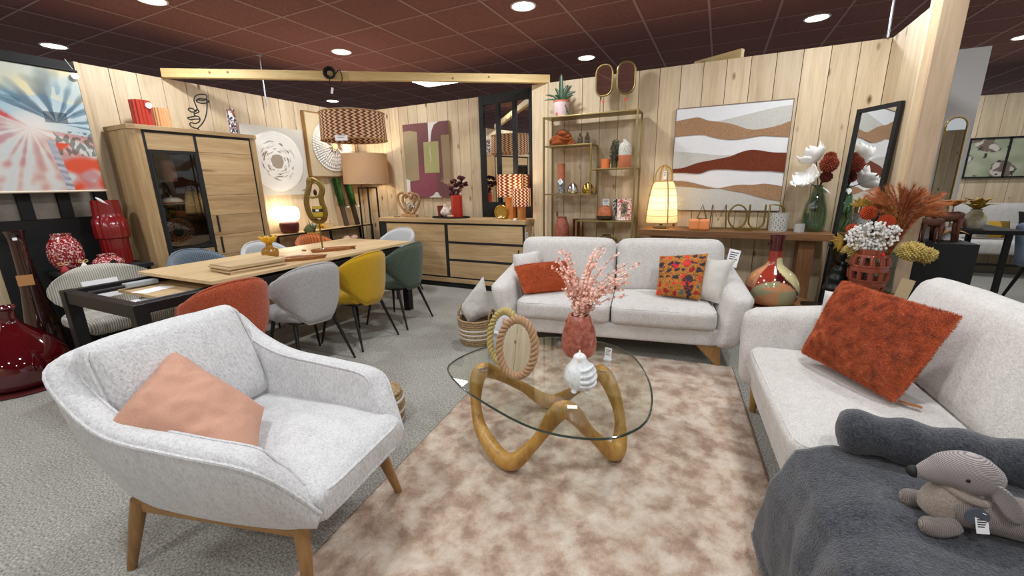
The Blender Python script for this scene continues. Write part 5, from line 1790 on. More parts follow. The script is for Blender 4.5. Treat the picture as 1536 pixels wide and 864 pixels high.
# ------------------------------------------------------------------ sideboard
sb = thing('sideboard', 'wide oak sideboard with black frame, one door and three drawers', 'sideboard', (-4.36, 4.60, 0))
SW, SD, SH = 2.30, .355, .935
MB().box(-.005, SW + .005, -.012, SD, .882, SH).build('top', OAK, sb, smooth=0, bevel=.003)
MB().box(.0, SW, .03, SD, 0.0, .075).build('plinth', MATTE_BLACK, sb, smooth=0)
MB().box(0, SW, .0, SD, .075, .135).build('bottom_rail', OAK, sb, smooth=0, bevel=.002)
MB().box(SW - .03, SW, .004, SD, .135, .882).build('side_panel', OAK_Z, sb, smooth=0)
MB().box(0, .03, .004, SD, .135, .882).build('side_panel', OAK_Z, sb, smooth=0)
MB().box(.03, SW - .03, .03, SD - .01, .135, .882).build('carcase', MATTE_BLACK, sb, smooth=0)
for (x0, x1, z0, z1) in ((0, SW, .862, .882), (0, SW, .135, .15), (0, .11, .15, .862), (1.12, 1.165, .15, .862), (SW - .035, SW - .012, .15, .862)):
    MB().box(x0, x1, .002, .03, z0, z1).build('black_frame', MATTE_BLACK, sb, smooth=0)
dr = MB().box(.115, 1.115, .012, .03, .155, .858).build('door', OAK, sb, smooth=0)
for z0, z1 in ((.155, .39), (.39, .625), (.625, .858)):
    MB().box(.116, 1.114, .0, .012, z0 + .0015, z1 - .0015).build('board', OAK, dr, smooth=0, bevel=.002)
for z0, z1 in ((.155, .375), (.405, .61), (.64, .858)):
    MB().box(1.17, SW - .04, -.002, .03, z0, z1).build('drawer', OAK, sb, smooth=0, bevel=.002)
    MB().box(1.165, SW - .035, -.003, .03, z1, z1 + .03 if z1 < .85 else z1 + .004).build('black_rail', MATTE_BLACK, sb, smooth=0)
MB().box(SW - .10, SW - .088, -.016, -.002, .44, .57).build('handle', MATTE_BLACK, sb, smooth=0)
card(sb, .07, .13, (SW + .004, .03, .66), (0, 0, R(90)), PAPER, INK, 'price_tag', 4)
xt = thing('tree_ornament', 'small white openwork tree ornament hanging on the sideboard end', 'ornament', (-2.048, 4.80, .66), R(90))
for k in range(5):
    w_ = .075 - .013 * k
    MB().tube([(-w_, 0, .03 + .03 * k), (0, 0, .05 + .03 * k), (w_, 0, .03 + .03 * k)], .005, 6).build('branch', mat('white_wood_%d' % k, (222, 210, 184), .7), xt)
MB().tube([(0, 0, 0), (0, 0, .19)], .005, 6).build('trunk', mat('white_wood_trunk', (222, 210, 184), .7), xt)
MB().tube(cr([(0, 0, .19), (.05, .0, .255), (.0, 0, .275), (-.06, 0, .24), (0, 0, .19)], 6), .003, 5).build('hanging_loop', mat('brown_cord', (84, 60, 40), .8), xt)
TZ = SH
HEART = wood('heart_mango', (128, 92, 56), (160, 122, 80), (186, 148, 104), 'Z', 12, .5)
for k, (x, y, s_, lab) in enumerate(((-4.06, 4.86, 1.0, 'larger wooden heart sculpture behind the other heart on the sideboard'), (-3.88, 4.74, .95, 'wooden heart sculpture with silver figures on a wooden foot'))):
    t = thing('heart_sculpture', lab, 'sculpture', (x, y, TZ), R(4))
    hp = [(0, .05), (.09, .12), (.155, .22), (.15, .30), (.095, .335), (.04, .32), (0, .27), (-.04, .32), (-.095, .335), (-.15, .30), (-.155, .22), (-.09, .12)]
    MB().tube(cr([(a * s_ * .92, 0, b * s_) for a, b in hp], 5, True), .018, 10, closed=True).build('heart_ring', HEART, t, smooth=180)
    MB().box(-.085, .085, -.035, .035, 0, .04).build('foot', HEART, t, smooth=0, bevel=.006)
    SIL = mat('silver_%d' % k, (176, 176, 172), .25, .9)
    for q in (-.03, .035):
        MB().tube(cr([(q, 0, .06), (q * 1.1, 0, .12), (q * .7, 0, .17), (q * .9, 0, .20)], 4), [.006, .008, .01, .011, .012, .013, .014, .013, .012, .01, .008, .009, .012], 8).build('figure', SIL, t, smooth=180)
    MB().tube(cr([(-.03, 0, .16), (0, -.01, .18), (.05, 0, .15), (.08, 0, .18)], 4), .006, 6).build('figure_arms', SIL, t, smooth=180)
tag(MB().lathe([(.03, 0), (.055, .012), (.053, .014), (.0005, .006)], 20).build('small_dish', HEART, None, (-4.14, 4.72, TZ)), 'little wooden dish beside the heart sculptures', 'dish')
tag(MB().lathe([(.28, 0), (.29, .004), (.29, .016), (.282, .016), (.28, .008), (.0005, .008)], 48).at().build('black_tray', MATTE_BLACK, None, (-3.25, 4.775, TZ)), 'round black tray with the red vase on the sideboard', 'tray')
TZ2 = TZ + .0085
b_ = bpy.data.objects['black_tray']
b_.scale = (1, .55, 1)
vase('pillar_candle', 'dark red tumbler on the black tray', 'candle', [(.036, 0), (.046, .15), (.044, .15)], mat('brick_wax', (120, 42, 32), .5), (-3.42, 4.79, TZ2))
hn = thing('hen_figurine', 'white ceramic hen with speckles on the black tray', 'figurine', (-3.31, 4.745, TZ2), R(200))
HENM = speck('hen_glaze', [(.35, (170, 130, 110)), (.5, (224, 212, 200))], 50, .4)
MB().lathe(smooth_prof([(.03, .01), (.065, .04), (.07, .075), (.05, .11), (.03, .14), (.026, .17), (.0005, .185)], 4), 24).build('body', HENM, hn, smooth=180)
MB().tube([(-.05, 0, .08), (-.085, 0, .12), (-.09, 0, .15)], [.03, .025, .006], 10).build('tail', HENM, hn, smooth=180)
MB().tube([(.02, 0, .165), (.045, 0, .16)], [.01, .001], 8).build('beak', mat('hen_beak', (206, 150, 60), .5), hn)
for q in range(3):
    MB().ell((-.012 + .014 * q, 0, .188), .008, .004, .012, 8, 6).build('comb', mat('hen_comb', (190, 120, 70), .5), hn)
vase('red_vase', 'straight bright red vase holding burgundy flowers on the black tray', 'vase', [(.074, 0), (.076, .01), (.076, .285), (.07, .29)], mat('tomato_glaze', (176, 44, 24), .35, coat=.3), (-3.16, 4.80, TZ2))
tag(MB().ell((0, 0, .02), .055, .035, .02, 16, 8).build('pink_pebble', mat('salmon_stone', (206, 156, 128), .5), None, (-3.19, 4.68, TZ2), smooth=180), 'flat salmon stone in front of the red vase', 'ornament')
bf_ = thing('burgundy_bouquet', 'burgundy flowers with pale pink sprigs in the red vase', 'flowers', (-3.16, 4.80, TZ2 + .25))
BURG = speck('burgundy_petal', [(.3, (42, 10, 18)), (.6, (86, 24, 36))], 30, .7)
b = MB()
for (x, z) in ((-.02, .09), (.05, .10), (-.07, .13), (.0, .17), (.06, .19), (.10, .16), (.12, .25), (.16, .18), (-.05, .05), (.03, .04), (-.03, .22), (.07, .26)):
    for k in range(9):
        d = Vector((rg.uniform(-1, 1), rg.uniform(-1, .5), rg.uniform(-.6, 1))).normalized()
        u_ = d.orthogonal().normalized()
        v_ = d.cross(u_)
        c = Vector((x, rg.uniform(-.03, .03), z)) + d * .022
        bb = len(b.v)
        b.v += [tuple(c + .026 * (math.cos(2 * PI * q / 6) * u_ + math.sin(2 * PI * q / 6) * v_) + d * .008 * math.cos(4 * PI * q / 6)) for q in range(6)]
        b.f.append(tuple(bb + q for q in range(6)))
b.build('burgundy_petals', BURG, bf_, smooth=0, stuff=True)
PALE = mat('pale_pink_sprig', (224, 178, 160), .7)
spray(bf_, 6, .30, .10, .010, PALE, PALE, 31, (-.16, 0), 12, name='pink_sprig_leaves')
spray(bf_, 6, .20, .10, .008, PALE, PALE, 32, (.16, .02), 12, name='pink_sprig_leaves')
ZIGL = zigzag('lit_chevron', (150, 62, 28), (244, 230, 200), (150, 62, 28), 15, 28, 1.1, .35)
LWOOD = wood('lamp_foot_wood', (176, 108, 44), (206, 140, 68), (222, 164, 92), 'Z', 9, .5)
for (x, y, r0, z0, z1, bh, lab, wt) in ((-2.36, 4.82, .17, .27, .545, .27, 'larger zigzag-shaded table lamp on an orange wood block', 4.0), (-2.135, 4.655, .115, .165, .375, .165, 'smaller zigzag-shaded table lamp in front of the larger one', 1.2)):
    t = thing('zigzag_lamp', lab, 'lamp', (x, y, TZ), 0, 'zigzag lamps on the sideboard')
    MB().rbox(.05, .05, bh / 2, .006, 4).build('foot', LWOOD, t, (0, 0, bh / 2), smooth=60) if r0 > .15 else MB().lathe([(.05, 0), (.05, bh), (.0005, bh)], 28).build('foot', LWOOD, t)
    MB().lathe([(r0, z0), (r0 * .98, z1), (r0 * .965, z1), (r0 * .985, z0)], 48, False).build('shade', ZIGL, t, smooth=60)
    MB().cyl((0, 0, bh), (0, 0, bh + .05), .012, n=12).build('socket', BRASS, t)
    MB().ell((0, 0, bh + .10), .026, .026, .036, 14, 10).build('bulb', mat('bulb_glow', (255, 226, 170), .4, emit=20, ecol=(255, 214, 150)), t, smooth=180)
    MB().tube([(r0 * .97, 0, z1 - .03), (0, 0, bh + .05), (-r0 * .97, 0, z1 - .03)], .003, 5).build('shade_ring', BRASS, t)
    bulb(t, (0, 0, bh + .15), wt, (1, .84, .6), .03)
gc = thing('gold_clock', 'round gold table clock leaning on the sideboard next to the lamps', 'clock', (-2.44, 4.70, TZ), R(12))
MB().at((0, 0, .088)).tube([(.075 * math.cos(a), 0, .08 * math.sin(a)) for a in [2 * PI * k / 40 for k in range(40)]], .012, 10, closed=True).build('rim', BRASS, gc, smooth=180)
MB().at((0, .03, .088)).prism([(.07 * math.cos(2 * PI * k / 32), .074 * math.sin(2 * PI * k / 32)) for k in range(32)], -.03, .03, 'Y').build('dial', mat('gold_dial', (196, 158, 70), .3, .7), gc, smooth=30)
MB().at((-.005, -.004, .012)).box(-.018, .018, -.001, .001, 0, .03).build('price_tag', PAPER, gc, smooth=0)
tag(MB().box(-.02, .02, -.012, .012, 0, .022).build('price_cube', PAPER, None, (-2.20, 4.605, TZ), smooth=0), 'tiny white price block in front of the smaller zigzag lamp', 'price tag')


# ------------------------------------------------------------------ basket with pillow, woven pouf
SEA = speck('seagrass', [(.3, (110, 88, 58)), (.55, (160, 134, 96)), (.8, (190, 168, 128))], 60, .9, .8, 120, .006)
WROPE = fabric('white_cotton_rope', (214, 208, 198), 300, .5, 14, 40)
bk = thing('striped_basket', 'seagrass basket with white rope stripes beside the two-seat sofa', 'basket', (-1.83, 3.00, 0))
for k in range(12):
    r_ = .135 + .022 * math.sin(min(1, k / 9) * PI * .5)
    mt_ = WROPE if (3 <= k <= 8 and k % 2 == 1) or k in (4, 6) and False else SEA
    MB().tube([(r_ * math.cos(a), r_ * math.sin(a), .011 + k * .0195) for a in [2 * PI * i / 36 for i in range(36)]], .0115, 8, closed=True).build('coil', mt_, bk, smooth=180)
MB().lathe([(.135, .002), (.0005, .002), (.0005, .008), (.135, .008)], 32, False).build('bottom', SEA, bk)
for s_ in (-1, 1):
    MB().tube(cr([(s_ * .15, -.04, .215), (s_ * .155, -.045, .275), (s_ * .155, 0, .315), (s_ * .155, .045, .275), (s_ * .15, .04, .215)], 5), .011, 8).build('handle', SEA, bk, smooth=180)
pillow('basket_cushion', 'white cushion standing on its corner in the striped basket', 'cushion', [(-1.90, 2.98, .165), (-1.70, 3.06, .26), (-1.80, 3.10, .59), (-2.03, 3.02, .27)], .13, SFAB, seed=21)
pf = thing('woven_pouf', 'low round seagrass pouf half hidden behind the armchair arm', 'pouf', (-1.70, 1.66, 0))
for k in range(9):
    r_ = .105 + .02 * math.sin(PI * (k + 1) / 10)
    MB().tube([(r_ * math.cos(a), r_ * math.sin(a), .012 + k * .022) for a in [2 * PI * i / 36 for i in range(36)]], .0125, 8, closed=True).build('coil', SEA if k % 3 else WROPE, pf, smooth=180)
MB().lathe([(.11, .19), (.06, .205), (.0005, .208)], 28, False).build('lid', SEA, pf)

# ------------------------------------------------------------------ gold shelf unit
eg = thing('metal_shelf', 'tall open shelf unit of thin gold metal behind the two-seat sofa', 'shelf', (-1.79, 4.52, 0))
EW, ED, EH = 1.0, .28, 2.062
for x in (0, EW):
    for y in (0, ED):
        MB().box(x - .009, x + .009, y - .009, y + .009, 0, EH).build('upright', GOLD, eg, smooth=0)


def shelf(x0, x1, z, name='shelf_plate'):
    MB().box(x0, x1, 0, ED, z - .014, z).build(name, GOLD, eg, smooth=0, bevel=.002)


shelf(-.009, EW + .009, EH, 'top_plate')
shelf(0, .545, 1.765)
shelf(.52, EW, 1.505)
shelf(0, .545, 1.245)
shelf(.385, EW, .955)
shelf(0, EW, .66)
shelf(0, EW, .12)
for (x, z0, z1) in ((.535, 1.245, 1.765), (.385, .66, .955)):
    for y in (.009, ED - .009):
        MB().box(x - .008, x + .008, y - .008, y + .008, z0, z1).build('divider', GOLD, eg, smooth=0)
EX, EY = -1.79, 4.66
SUC = speck('succulent_green', [(.3, (26, 44, 26)), (.6, (50, 76, 44)), (.8, (86, 108, 60))], 20, .45)
pp_ = vase('plant_pot', 'pale pink pot with a coral rim and an orange dot on the gold shelf top', 'pot', [(.072, 0), (.080, .02), (.085, .15), (.086, .165)], speck('pink_pot_glaze', [(.3, (206, 178, 178)), (.7, (222, 200, 199))], 14, .4), (EX + .15, EY, EH))
for z, h_, c, lab, nm in ((.155, .016, (206, 110, 84), 'coral band around the rim of the pink pot', 'rim_band'),):
    q = MB().lathe([(.0875, 0), (.0875, h_)], 32, False).build(nm, mat('coral_band', c, .5), pp_, (0, 0, z))
MB().at((-.02, -.0855, .035)).cyl((0, 0, 0), (0, -.003, 0), .012, n=14).build('orange_dot', mat('orange_dot', (226, 70, 40), .6), pp_)
pl = thing('succulent', 'dark green spiky succulent in the pink pot', 'plant', (EX + .15, EY, EH + .13))
for (a, L, up, w_) in ((95, .26, .30, .028), (20, .22, .10, .02), (160, .25, .10, .012), (200, .24, .04, .010), (-20, .20, .06, .022), (-60, .20, -.05, .024), (60, .18, .18, .022), (130, .16, .16, .018), (-120, .14, .08, .016), (0, .16, .16, .02), (-40, .22, -.14, .018)):
    a = R(a)
    dx, dy = math.cos(a), math.sin(a) * .35 - .1
    sx = L * (.35 if up > .25 else .8)
    P = cr([(0, 0, 0), (dx * sx * .35, dy * sx * .35, .04 + up * .45), (dx * sx * .75, dy * sx * .75, .03 + up * .85), (dx * sx, dy * sx, .02 + up)], 4)
    n_ = len(P)
    MB().tube(P, [w_ * (1 - (i / (n_ - 1)) ** 2.2) + .001 for i in range(n_)], 8, flat=.3).build('leaf', SUC, pl, smooth=180)
for k, (x, lab) in enumerate(((EX + .62, 'oval gold vanity mirror nearer the plant on the gold shelf'), (EX + .845, 'oval gold vanity mirror nearer the upright end of the gold shelf'))):
    t = thing('vanity_mirror', lab, 'mirror', (x, EY + .0, EH), R((-4, 10)[k]), 'oval mirrors on the gold shelf')
    MB().lathe([(.05, 0), (.05, .008), (.01, .014)], 24).build('foot', GOLD, t)
    MB().cyl((0, 0, .01), (0, 0, .17), .006, n=10).build('stem', GOLD, t)
    st_ = [(.088 * math.copysign(abs(math.cos(a)) ** .8, math.cos(a)), .06 * math.copysign(1, math.sin(a)) * (abs(math.sin(a)) > .0) * .999 + .088 * math.sin(a)) for a in [2 * PI * i / 48 + .01 for i in range(48)]]
    MB().at((0, 0, .325)).tube([(a, 0, b) for a, b in st_], .010, 8, closed=True).build('frame', GOLD, t, smooth=180)
    MB().at((0, 0, .325)).prism([(a * .98, b * .98) for a, b in st_], -.003, .003, 'Y').build('mirror_pane', MIRROR, t, smooth=0)
    MB().at((0, -.0065, .12)).cyl((0, 0, 0), (0, -.003, 0), .013, n=12).build('orange_dot', mat('orange_sticker', (226, 70, 40), .6), t)
RCLOTH = fabric('rust_cotton', (140, 72, 30), 300, .4, 20, 20)
rgc = random.Random(8)
tc = thing('folded_scarf', 'heap of twisted rust-brown cloth on the upper left shelf', 'cloth', (EX + .165, EY, 1.765))
for k in range(9):
    a = rgc.uniform(0, PI)
    z = .02 + .014 * k
    w_ = .16 * (1 - .06 * k)
    P = cr([(-w_, rgc.uniform(-.05, .05), z - .012), (-w_ * .4, rgc.uniform(-.06, .06), z + .015), (w_ * .3, rgc.uniform(-.06, .06), z + .012), (w_ * .95, rgc.uniform(-.03, .03), z - .008)], 6)
    MB().tube(P, [.016 + .014 * math.sin(PI * i / (len(P) - 1)) for i in range(len(P))], 10).build('fold', RCLOTH, tc, smooth=180)
CLR = mat('clear_bottle_glass', (206, 206, 196), .08, .25, coat=.6)
for k, x in enumerate((.375, .455)):
    vase('glass_bottle', ['small clear glass bottle next to the rust cloth', 'small clear glass bottle at the end of the upper left shelf'][k], 'bottle', smooth_prof([(.026, 0), (.03, .01), (.03, .075), (.015, .095), (.014, .12), (.018, .125)], 3), thin_glass('bottle_pane_%d' % k, (214, 212, 200), .15), (EX + x, EY, 1.765), 20, 'small bottles on the gold shelf')
TERC = speck('terracotta_clay', [(.3, (150, 82, 50)), (.6, (178, 104, 68))], 30, .8)
v1 = thing('cylinder_vase', 'cylinder vase of terracotta above grey glass on the lower left shelf', 'vase', (EX + .16, EY, 1.245))
MB().lathe([(.042, 0), (.042, .15), (.0005, .15)], 28).build('grey_foot', speck('smoky_glass', [(.4, (84, 84, 84)), (.6, (140, 142, 142))], 60, .2), v1)
MB().lathe([(.042, .15), (.042, .33), (.036, .33), (.036, .16)], 28, False).build('terracotta_body', TERC, v1)
card(v1, .05, .055, (.02, -.047, .11), (0, R(-32), 0), PAPER, INK, 'price_tag', 3)
for k, (x, mt_, lab) in enumerate(((.30, mat('chrome_pebble', (214, 216, 216), .06, 1), 'chrome pebble ornament on the lower left shelf'), (.475, mat('gold_pebble', (180, 150, 72), .15, 1), 'gold pebble ornament on the lower left shelf'))):
    o = MB().lathe(smooth_prof([(.04, 0), (.066, .02), (.066, .05), (.045, .095), (.012, .118), (.0005, .12)], 5), 28).build('pebble_ornament', mt_, None, (EX + x, EY, 1.245), smooth=180)
    o.scale = (1, .6, 1)
    tag(o, lab, 'ornament')
ORC = mat('orange_wax', (222, 122, 62), .5)
vase('orange_candle', 'orange tumbler candle on the middle right shelf', 'candle', [(.05, 0), (.052, .10), (.05, .10)], ORC, (EX + .66, EY, 1.505), open_=True)
hp_ = thing('hanging_plant', 'trailing green plant in a tall glass on the middle right shelf', 'plant', (EX + .755, EY + .02, 1.505))
MB().lathe([(.035, 0), (.04, .24), (.037, .24), (.033, .01)], 20).build('glass', thin_glass('plant_glass', (214, 218, 206), .12), hp_)
b = MB()
for k in range(420):
    a, s_ = rgc.uniform(0, 2 * PI), rgc.random()
    r_ = .02 + .05 * s_ * rgc.random()
    c = Vector((r_ * math.cos(a), r_ * math.sin(a), .08 + .22 * rgc.random() - .04 * s_))
    d = Vector((rgc.uniform(-1, 1), rgc.uniform(-1, 1), rgc.uniform(-1, .6))).normalized()
    u_ = d.orthogonal().normalized() * .006
    bb = len(b.v)
    b.v += [tuple(c - u_), tuple(c + d * .009), tuple(c + u_), tuple(c - d * .011)]
    b.f.append((bb, bb + 1, bb + 2, bb + 3))
b.build('leaves', SUC, hp_, smooth=0, stuff=True)
v2 = thing('two_tone_bottle', 'bottle vase with speckled white top and bare clay bottom', 'vase', (EX + .865, EY, 1.505))
MB().lathe([(.062, 0), (.065, .004), (.066, .13), (.0005, .13)], 32).build('clay_foot', mat('raw_clay', (200, 118, 82), .8), v2)
MB().lathe(smooth_prof([(.066, .13), (.066, .20), (.052, .245), (.026, .262), (.022, .285), (.026, .295)], 4), 32, False).build('glazed_top', speck('speckled_glaze', [(.34, (110, 106, 98)), (.45, (206, 204, 194)), (.8, (224, 222, 214))], 90, .5), v2, smooth=60)
v3 = thing('lidded_pot', 'round terracotta pot with a dark foot on the lower right shelf', 'pot', (EX + .67, EY, .955))
MB().lathe(smooth_prof([(.05, 0), (.085, .015), (.09, .05)], 3) + [(.0005, .05)], 32).build('dark_foot', mat('dark_brown_glaze', (56, 42, 32), .4), v3)
MB().lathe(smooth_prof([(.09, .05), (.085, .09), (.06, .135), (.038, .148), (.04, .155)], 4), 32, False).build('terracotta_body', TERC, v3)
card(v3, .075, .075, (0, .05, .15), (0, 0, 0), PAPER, INK, 'price_tag', 3)
for k, (x, y, rz_, c1, c2, lab) in enumerate(((.80, .10, -18, (40, 38, 40), (226, 222, 216), 'black and white patterned photo frame behind the red one'), (.885, .03, 8, (186, 62, 54), (232, 222, 214), 'red and white marbled photo frame on the lower right shelf'))):
    t = thing('photo_frame', lab, 'photo frame', (EX + x, EY - .04 + y, .955), R(rz_), 'photo frames on the gold shelf')
    W_, H_, B_ = .15, .23, .038
    M_ = speck('marbled_%d' % k, [(.40, c1), (.46, c2), (.56, c2), (.60, c1)], 26, .4, detail=2, distort=1.5)
    for (x0, x1, z0, z1) in ((-W_ / 2, W_ / 2, 0, B_), (-W_ / 2, W_ / 2, H_ - B_, H_), (-W_ / 2, -W_ / 2 + B_, B_, H_ - B_), (W_ / 2 - B_, W_ / 2, B_, H_ - B_)):
        MB().at((0, 0, 0), (R(-10), 0, 0)).box(x0, x1, -.008, .008, z0, z1).build('frame_bar', M_, t, smooth=0)
    MB().at((0, 0, 0), (R(-10), 0, 0)).box(-W_ / 2 + B_, W_ / 2 - B_, -.002, .006, B_, H_ - B_).build('picture', speck('photo_%d' % k, [(.4, (60, 50, 44)), (.6, (190, 160, 128))], 16, .3), t, smooth=0)
    MB().tube([(0, .03, .14), (0, .085, .003)], .004, 6).build('prop', MATTE_BLACK, t)
vase('ridged_vase', 'tall ridged terracotta vase at the bottom left of the gold shelf', 'vase', smooth_prof([(.06, 0), (.085, .05), (.09, .12), (.08, .22), (.06, .29), (.055, .31), (.06, .32)], 5), speck('ridged_terracotta', [(.3, (120, 60, 44)), (.6, (160, 88, 66))], 50, .6, .4, 70, .01), (EX + .17, EY, .66), wob=lambda a, z: 1 + .02 * math.sin(z * 190))
gch = thing('candle_holder', 'amber glass candle holder on an orange foot beside the ridged vase', 'candle holder', (EX + .345, EY, .66))
MB().lathe([(.045, 0), (.045, .09), (.0005, .09)], 28).build('foot', ORC, gch)
MB().lathe([(.038, .09), (.042, .30), (.039, .30), (.035, .095)], 28, False).build('glass_chimney', thin_glass('amber_pane', (214, 170, 120), .12), gch)
wbk = thing('wire_basket', 'round gold wire basket on the low shelf behind the sofa back', 'basket', (EX + .70, EY, .66))
for k in range(18):
    a = 2 * PI * k / 18
    MB().tube(cr([(.07 * math.cos(a), .07 * math.sin(a), .0), (.12 * math.cos(a), .12 * math.sin(a), .04), (.10 * math.cos(a), .10 * math.sin(a), .10), (.05 * math.cos(a), .05 * math.sin(a), .125)], 3), .004, 5).build('wire', GOLD, wbk)
MB().tube([(.05 * math.cos(2 * PI * k / 24), .05 * math.sin(2 * PI * k / 24), .125) for k in range(24)], .005, 6, closed=True).build('ring', GOLD, wbk)

# ------------------------------------------------------------------ wooden console below the wave picture
cn = thing('wooden_console', 'rough brown wooden console table below the wave picture', 'console table', (-.70, 4.40, 0))
for k in range(3):
    MB().box(0, 1.63, .135 * k + .001, .135 * (k + 1) - .001, .825, .888).build('board', WALNUT, cn, smooth=0, bevel=.004)
WALZ = wood('old_console_leg', (88, 58, 32), (120, 80, 46), (144, 100, 60), 'Z', 8, .5, stretch=10)
for x in (.11, 1.40):
    MB().box(x, x + .12, .10, .31, 0, .825).build('leg', WALZ, cn, smooth=0, bevel=.004)
CZ2 = .889
# lantern lamp
ll = thing('lantern_lamp', 'glowing rattan lantern lamp with cloth shade on the wooden console', 'lamp', (-.51, 4.58, CZ2))
RAT = mat('bamboo_strip', (170, 136, 70), .55)
prof = smooth_prof([(.158, .06), (.152, .16), (.135, .30), (.112, .42), (.088, .47)], 4)
MB().lathe(prof, 40, False).build('cloth_shade', shade('cream_gauze', (236, 224, 192), .5, 14), ll, smooth=60)
for z in (.06, .13, .19, .26, .33, .40, .47):
    r_ = [r for r, zz_ in prof if zz_ <= z + 1e-6][-1]
    MB().tube([((r_ + .002) * math.cos(a), (r_ + .002) * math.sin(a), z) for a in [2 * PI * k / 36 for k in range(36)]], .0045 if z in (.06, .47) else .0018, 5, closed=True).build('hoop', RAT if z in (.06, .47) else mat('thin_cane', (110, 84, 44), .7), ll)
for k in range(4):
    a = 2 * PI * k / 4 + .5
    MB().tube([(.162 * math.cos(a), .162 * math.sin(a), 0)] + [((r + .005) * math.cos(a), (r + .005) * math.sin(a), z) for r, z in prof], .0065, 6).build('strut', RAT, ll)
for s_ in (0, 1):
    a = .5 + s_ * PI / 2
    MB().tube(cr([(.09 * math.cos(a), .09 * math.sin(a), .47), (.075 * math.cos(a), .075 * math.sin(a), .57), (0, 0, .625), (-.075 * math.cos(a), -.075 * math.sin(a), .57), (-.09 * math.cos(a), -.09 * math.sin(a), .47)], 5), .009, 6, flat=.5).build('handle', RAT, ll, smooth=180)
MB().cyl((0, 0, .03), (0, 0, .15), .014, n=12).build('socket', MATTE_BLACK, ll)
MB().ell((0, 0, .20), .03, .03, .04, 14, 10).build('bulb', mat('lantern_bulb', (255, 220, 160), .4, emit=30, ecol=(255, 206, 130)), ll, smooth=180)
bulb(ll, (0, 0, .26), 1.8, (1, .84, .6), .03)
MB().lathe([(.08, 0), (.08, .006), (.0005, .006)], 24).build('base_plate', MATTE_BLACK, ll)
card(ll, .03, .08, (.01, -.012, .49), (0, 0, 0), PAPER, INK, 'price_tag', 3)
for k, x in enumerate((-.19, -.095)):
    tag(MB().rbox(.045, .045, .052, .006, 4).build('cube_candle', mat('apricot_wax_%d' % k, (226, 140, 82), .5), None, (x, 4.49, CZ2 + .052), (0, 0, R(6 - 9 * k)), smooth=180), ['apricot cube candle nearer the lantern lamp', 'apricot cube candle nearer the gold letters'][k], 'candle', 'cube candles')
# AMOUR
amr = thing('letter_sign', 'gold wire letters spelling AMOUR standing on the wooden console', 'sign', (-.20, 4.66, CZ2))
LG = mat('dull_gold_wire', (128, 108, 52), .4, .7)
ltr = {'A': [[(0, 0), (.07, .225), (.14, 0)], [(.028, .085), (.112, .085)]],
       'M': [[(0, 0), (.015, .225), (.075, .07), (.135, .225), (.15, 0)]],
       'O': [[(.08 + .08 * math.cos(a), .112 + .112 * math.sin(a)) for a in [2 * PI * k / 28 for k in range(29)]]],
       'U': [[(0, .225), (0, .075)] + [(.065 - .065 * math.cos(a), .068 - .066 * math.sin(a)) for a in [PI * k / 12 for k in range(1, 12)]] + [(.13, .075), (.13, .225)]],
       'R': [[(0, 0), (0, .225), (.06, .225)] + [(.06 + .055 * math.sin(a), .17 + .055 * math.cos(a)) for a in [PI * k / 10 for k in range(1, 10)]] + [(.06, .115), (0, .115)], [(.05, .115), (.12, 0)]]}
xx = .0
for ch_, adv in zip('AMOUR', (.145, .165, .178, .165, .13)):
    b = MB()
    for st_ in ltr[ch_]:
        b.tube([(x + xx, 0, z + .008) for x, z in st_], .0075, 8)
        b.tube([(x + xx, .028, z + .008) for x, z in st_], .0075, 8)
        for x, z in (st_[0], st_[-1]):
            b.tube([(x + xx, 0, z + .008), (x + xx, .028, z + .008)], .005, 6)
    b.build('letter', LG, amr, smooth=60)
    xx += adv
MB().box(0, .74, -.004, .032, 0, .006).build('base_strip', LG, amr, smooth=0)
rt = thing('ring_trivet', 'low gold ring ornament lying in front of the letters', 'ornament', (.27, 4.52, CZ2))
for k in range(2):
    MB().tube([(.075 * math.cos(a) + .06 * k - .03, .05 * math.sin(a), .008 + .012 * k) for a in [2 * PI * i / 32 for i in range(32)]], .005, 6, closed=True).build('ring', LG, rt)


def dots(a, z, h):
    row = int(z / h * 7)
    u_ = (a / (2 * PI) * 13 + .5 * (row % 2)) % 1 - .5
    w_ = (z / h * 7) % 1 - .5
    d = math.hypot(u_ * 1.0, w_)
    return S((74, 84, 84)) if d < .26 else (S((214, 212, 202)) if d < .42 else S((150, 152, 148)))


DOTM = vcol('honeycomb_print', .4, coat=.3)
for (x, y, r_, h, lab, k) in ((.525, 4.57, .077, .165, 'large pot with grey honeycomb print on the console', 0), (.685, 4.52, .041, .075, 'small pot with grey honeycomb print beside the green bottle', 1)):
    b = MB()
    nn_, hh = 104, 56
    b.lathe([(r_, h * i / hh) for i in range(hh + 1)] + [(r_ * .93, h), (r_ * .93, .01)], nn_, True, True)
    b.c = [(*dots(2 * PI * q / nn_, h * min(i, hh) / hh, h), 1) for i in range(hh + 3) for q in range(nn_)]
    tag(b.build('honeycomb_pot', DOTM, None, (x, y, CZ2), smooth=60), lab, 'pot', 'honeycomb pots')
gb = thing('green_bottle', 'green glass bottle holding white magnolias on the console end', 'vase', (.80, 4.62, CZ2))
MB().lathe(smooth_prof([(.06, 0), (.085, .02), (.092, .09), (.085, .2), (.055, .31), (.035, .36), (.032, .40), (.036, .41)], 5) + [(.03, .40), (.05, .30), (.078, .19), (.082, .06), (.05, .012)], 40).build('body', thin_glass('bottle_green_glass', (206, 226, 212), .10), gb, smooth=60, loc=(0, 0, 0))
mg = thing('magnolia_bouquet', 'white magnolia blossoms and rust thistles in the green bottle', 'flowers', (.80, 4.62, CZ2 + .30))
WPET = mat('white_petal', (236, 234, 230), .7)
THIS = speck('rust_thistle', [(.3, (104, 38, 20)), (.6, (152, 66, 36))], 60, .8)


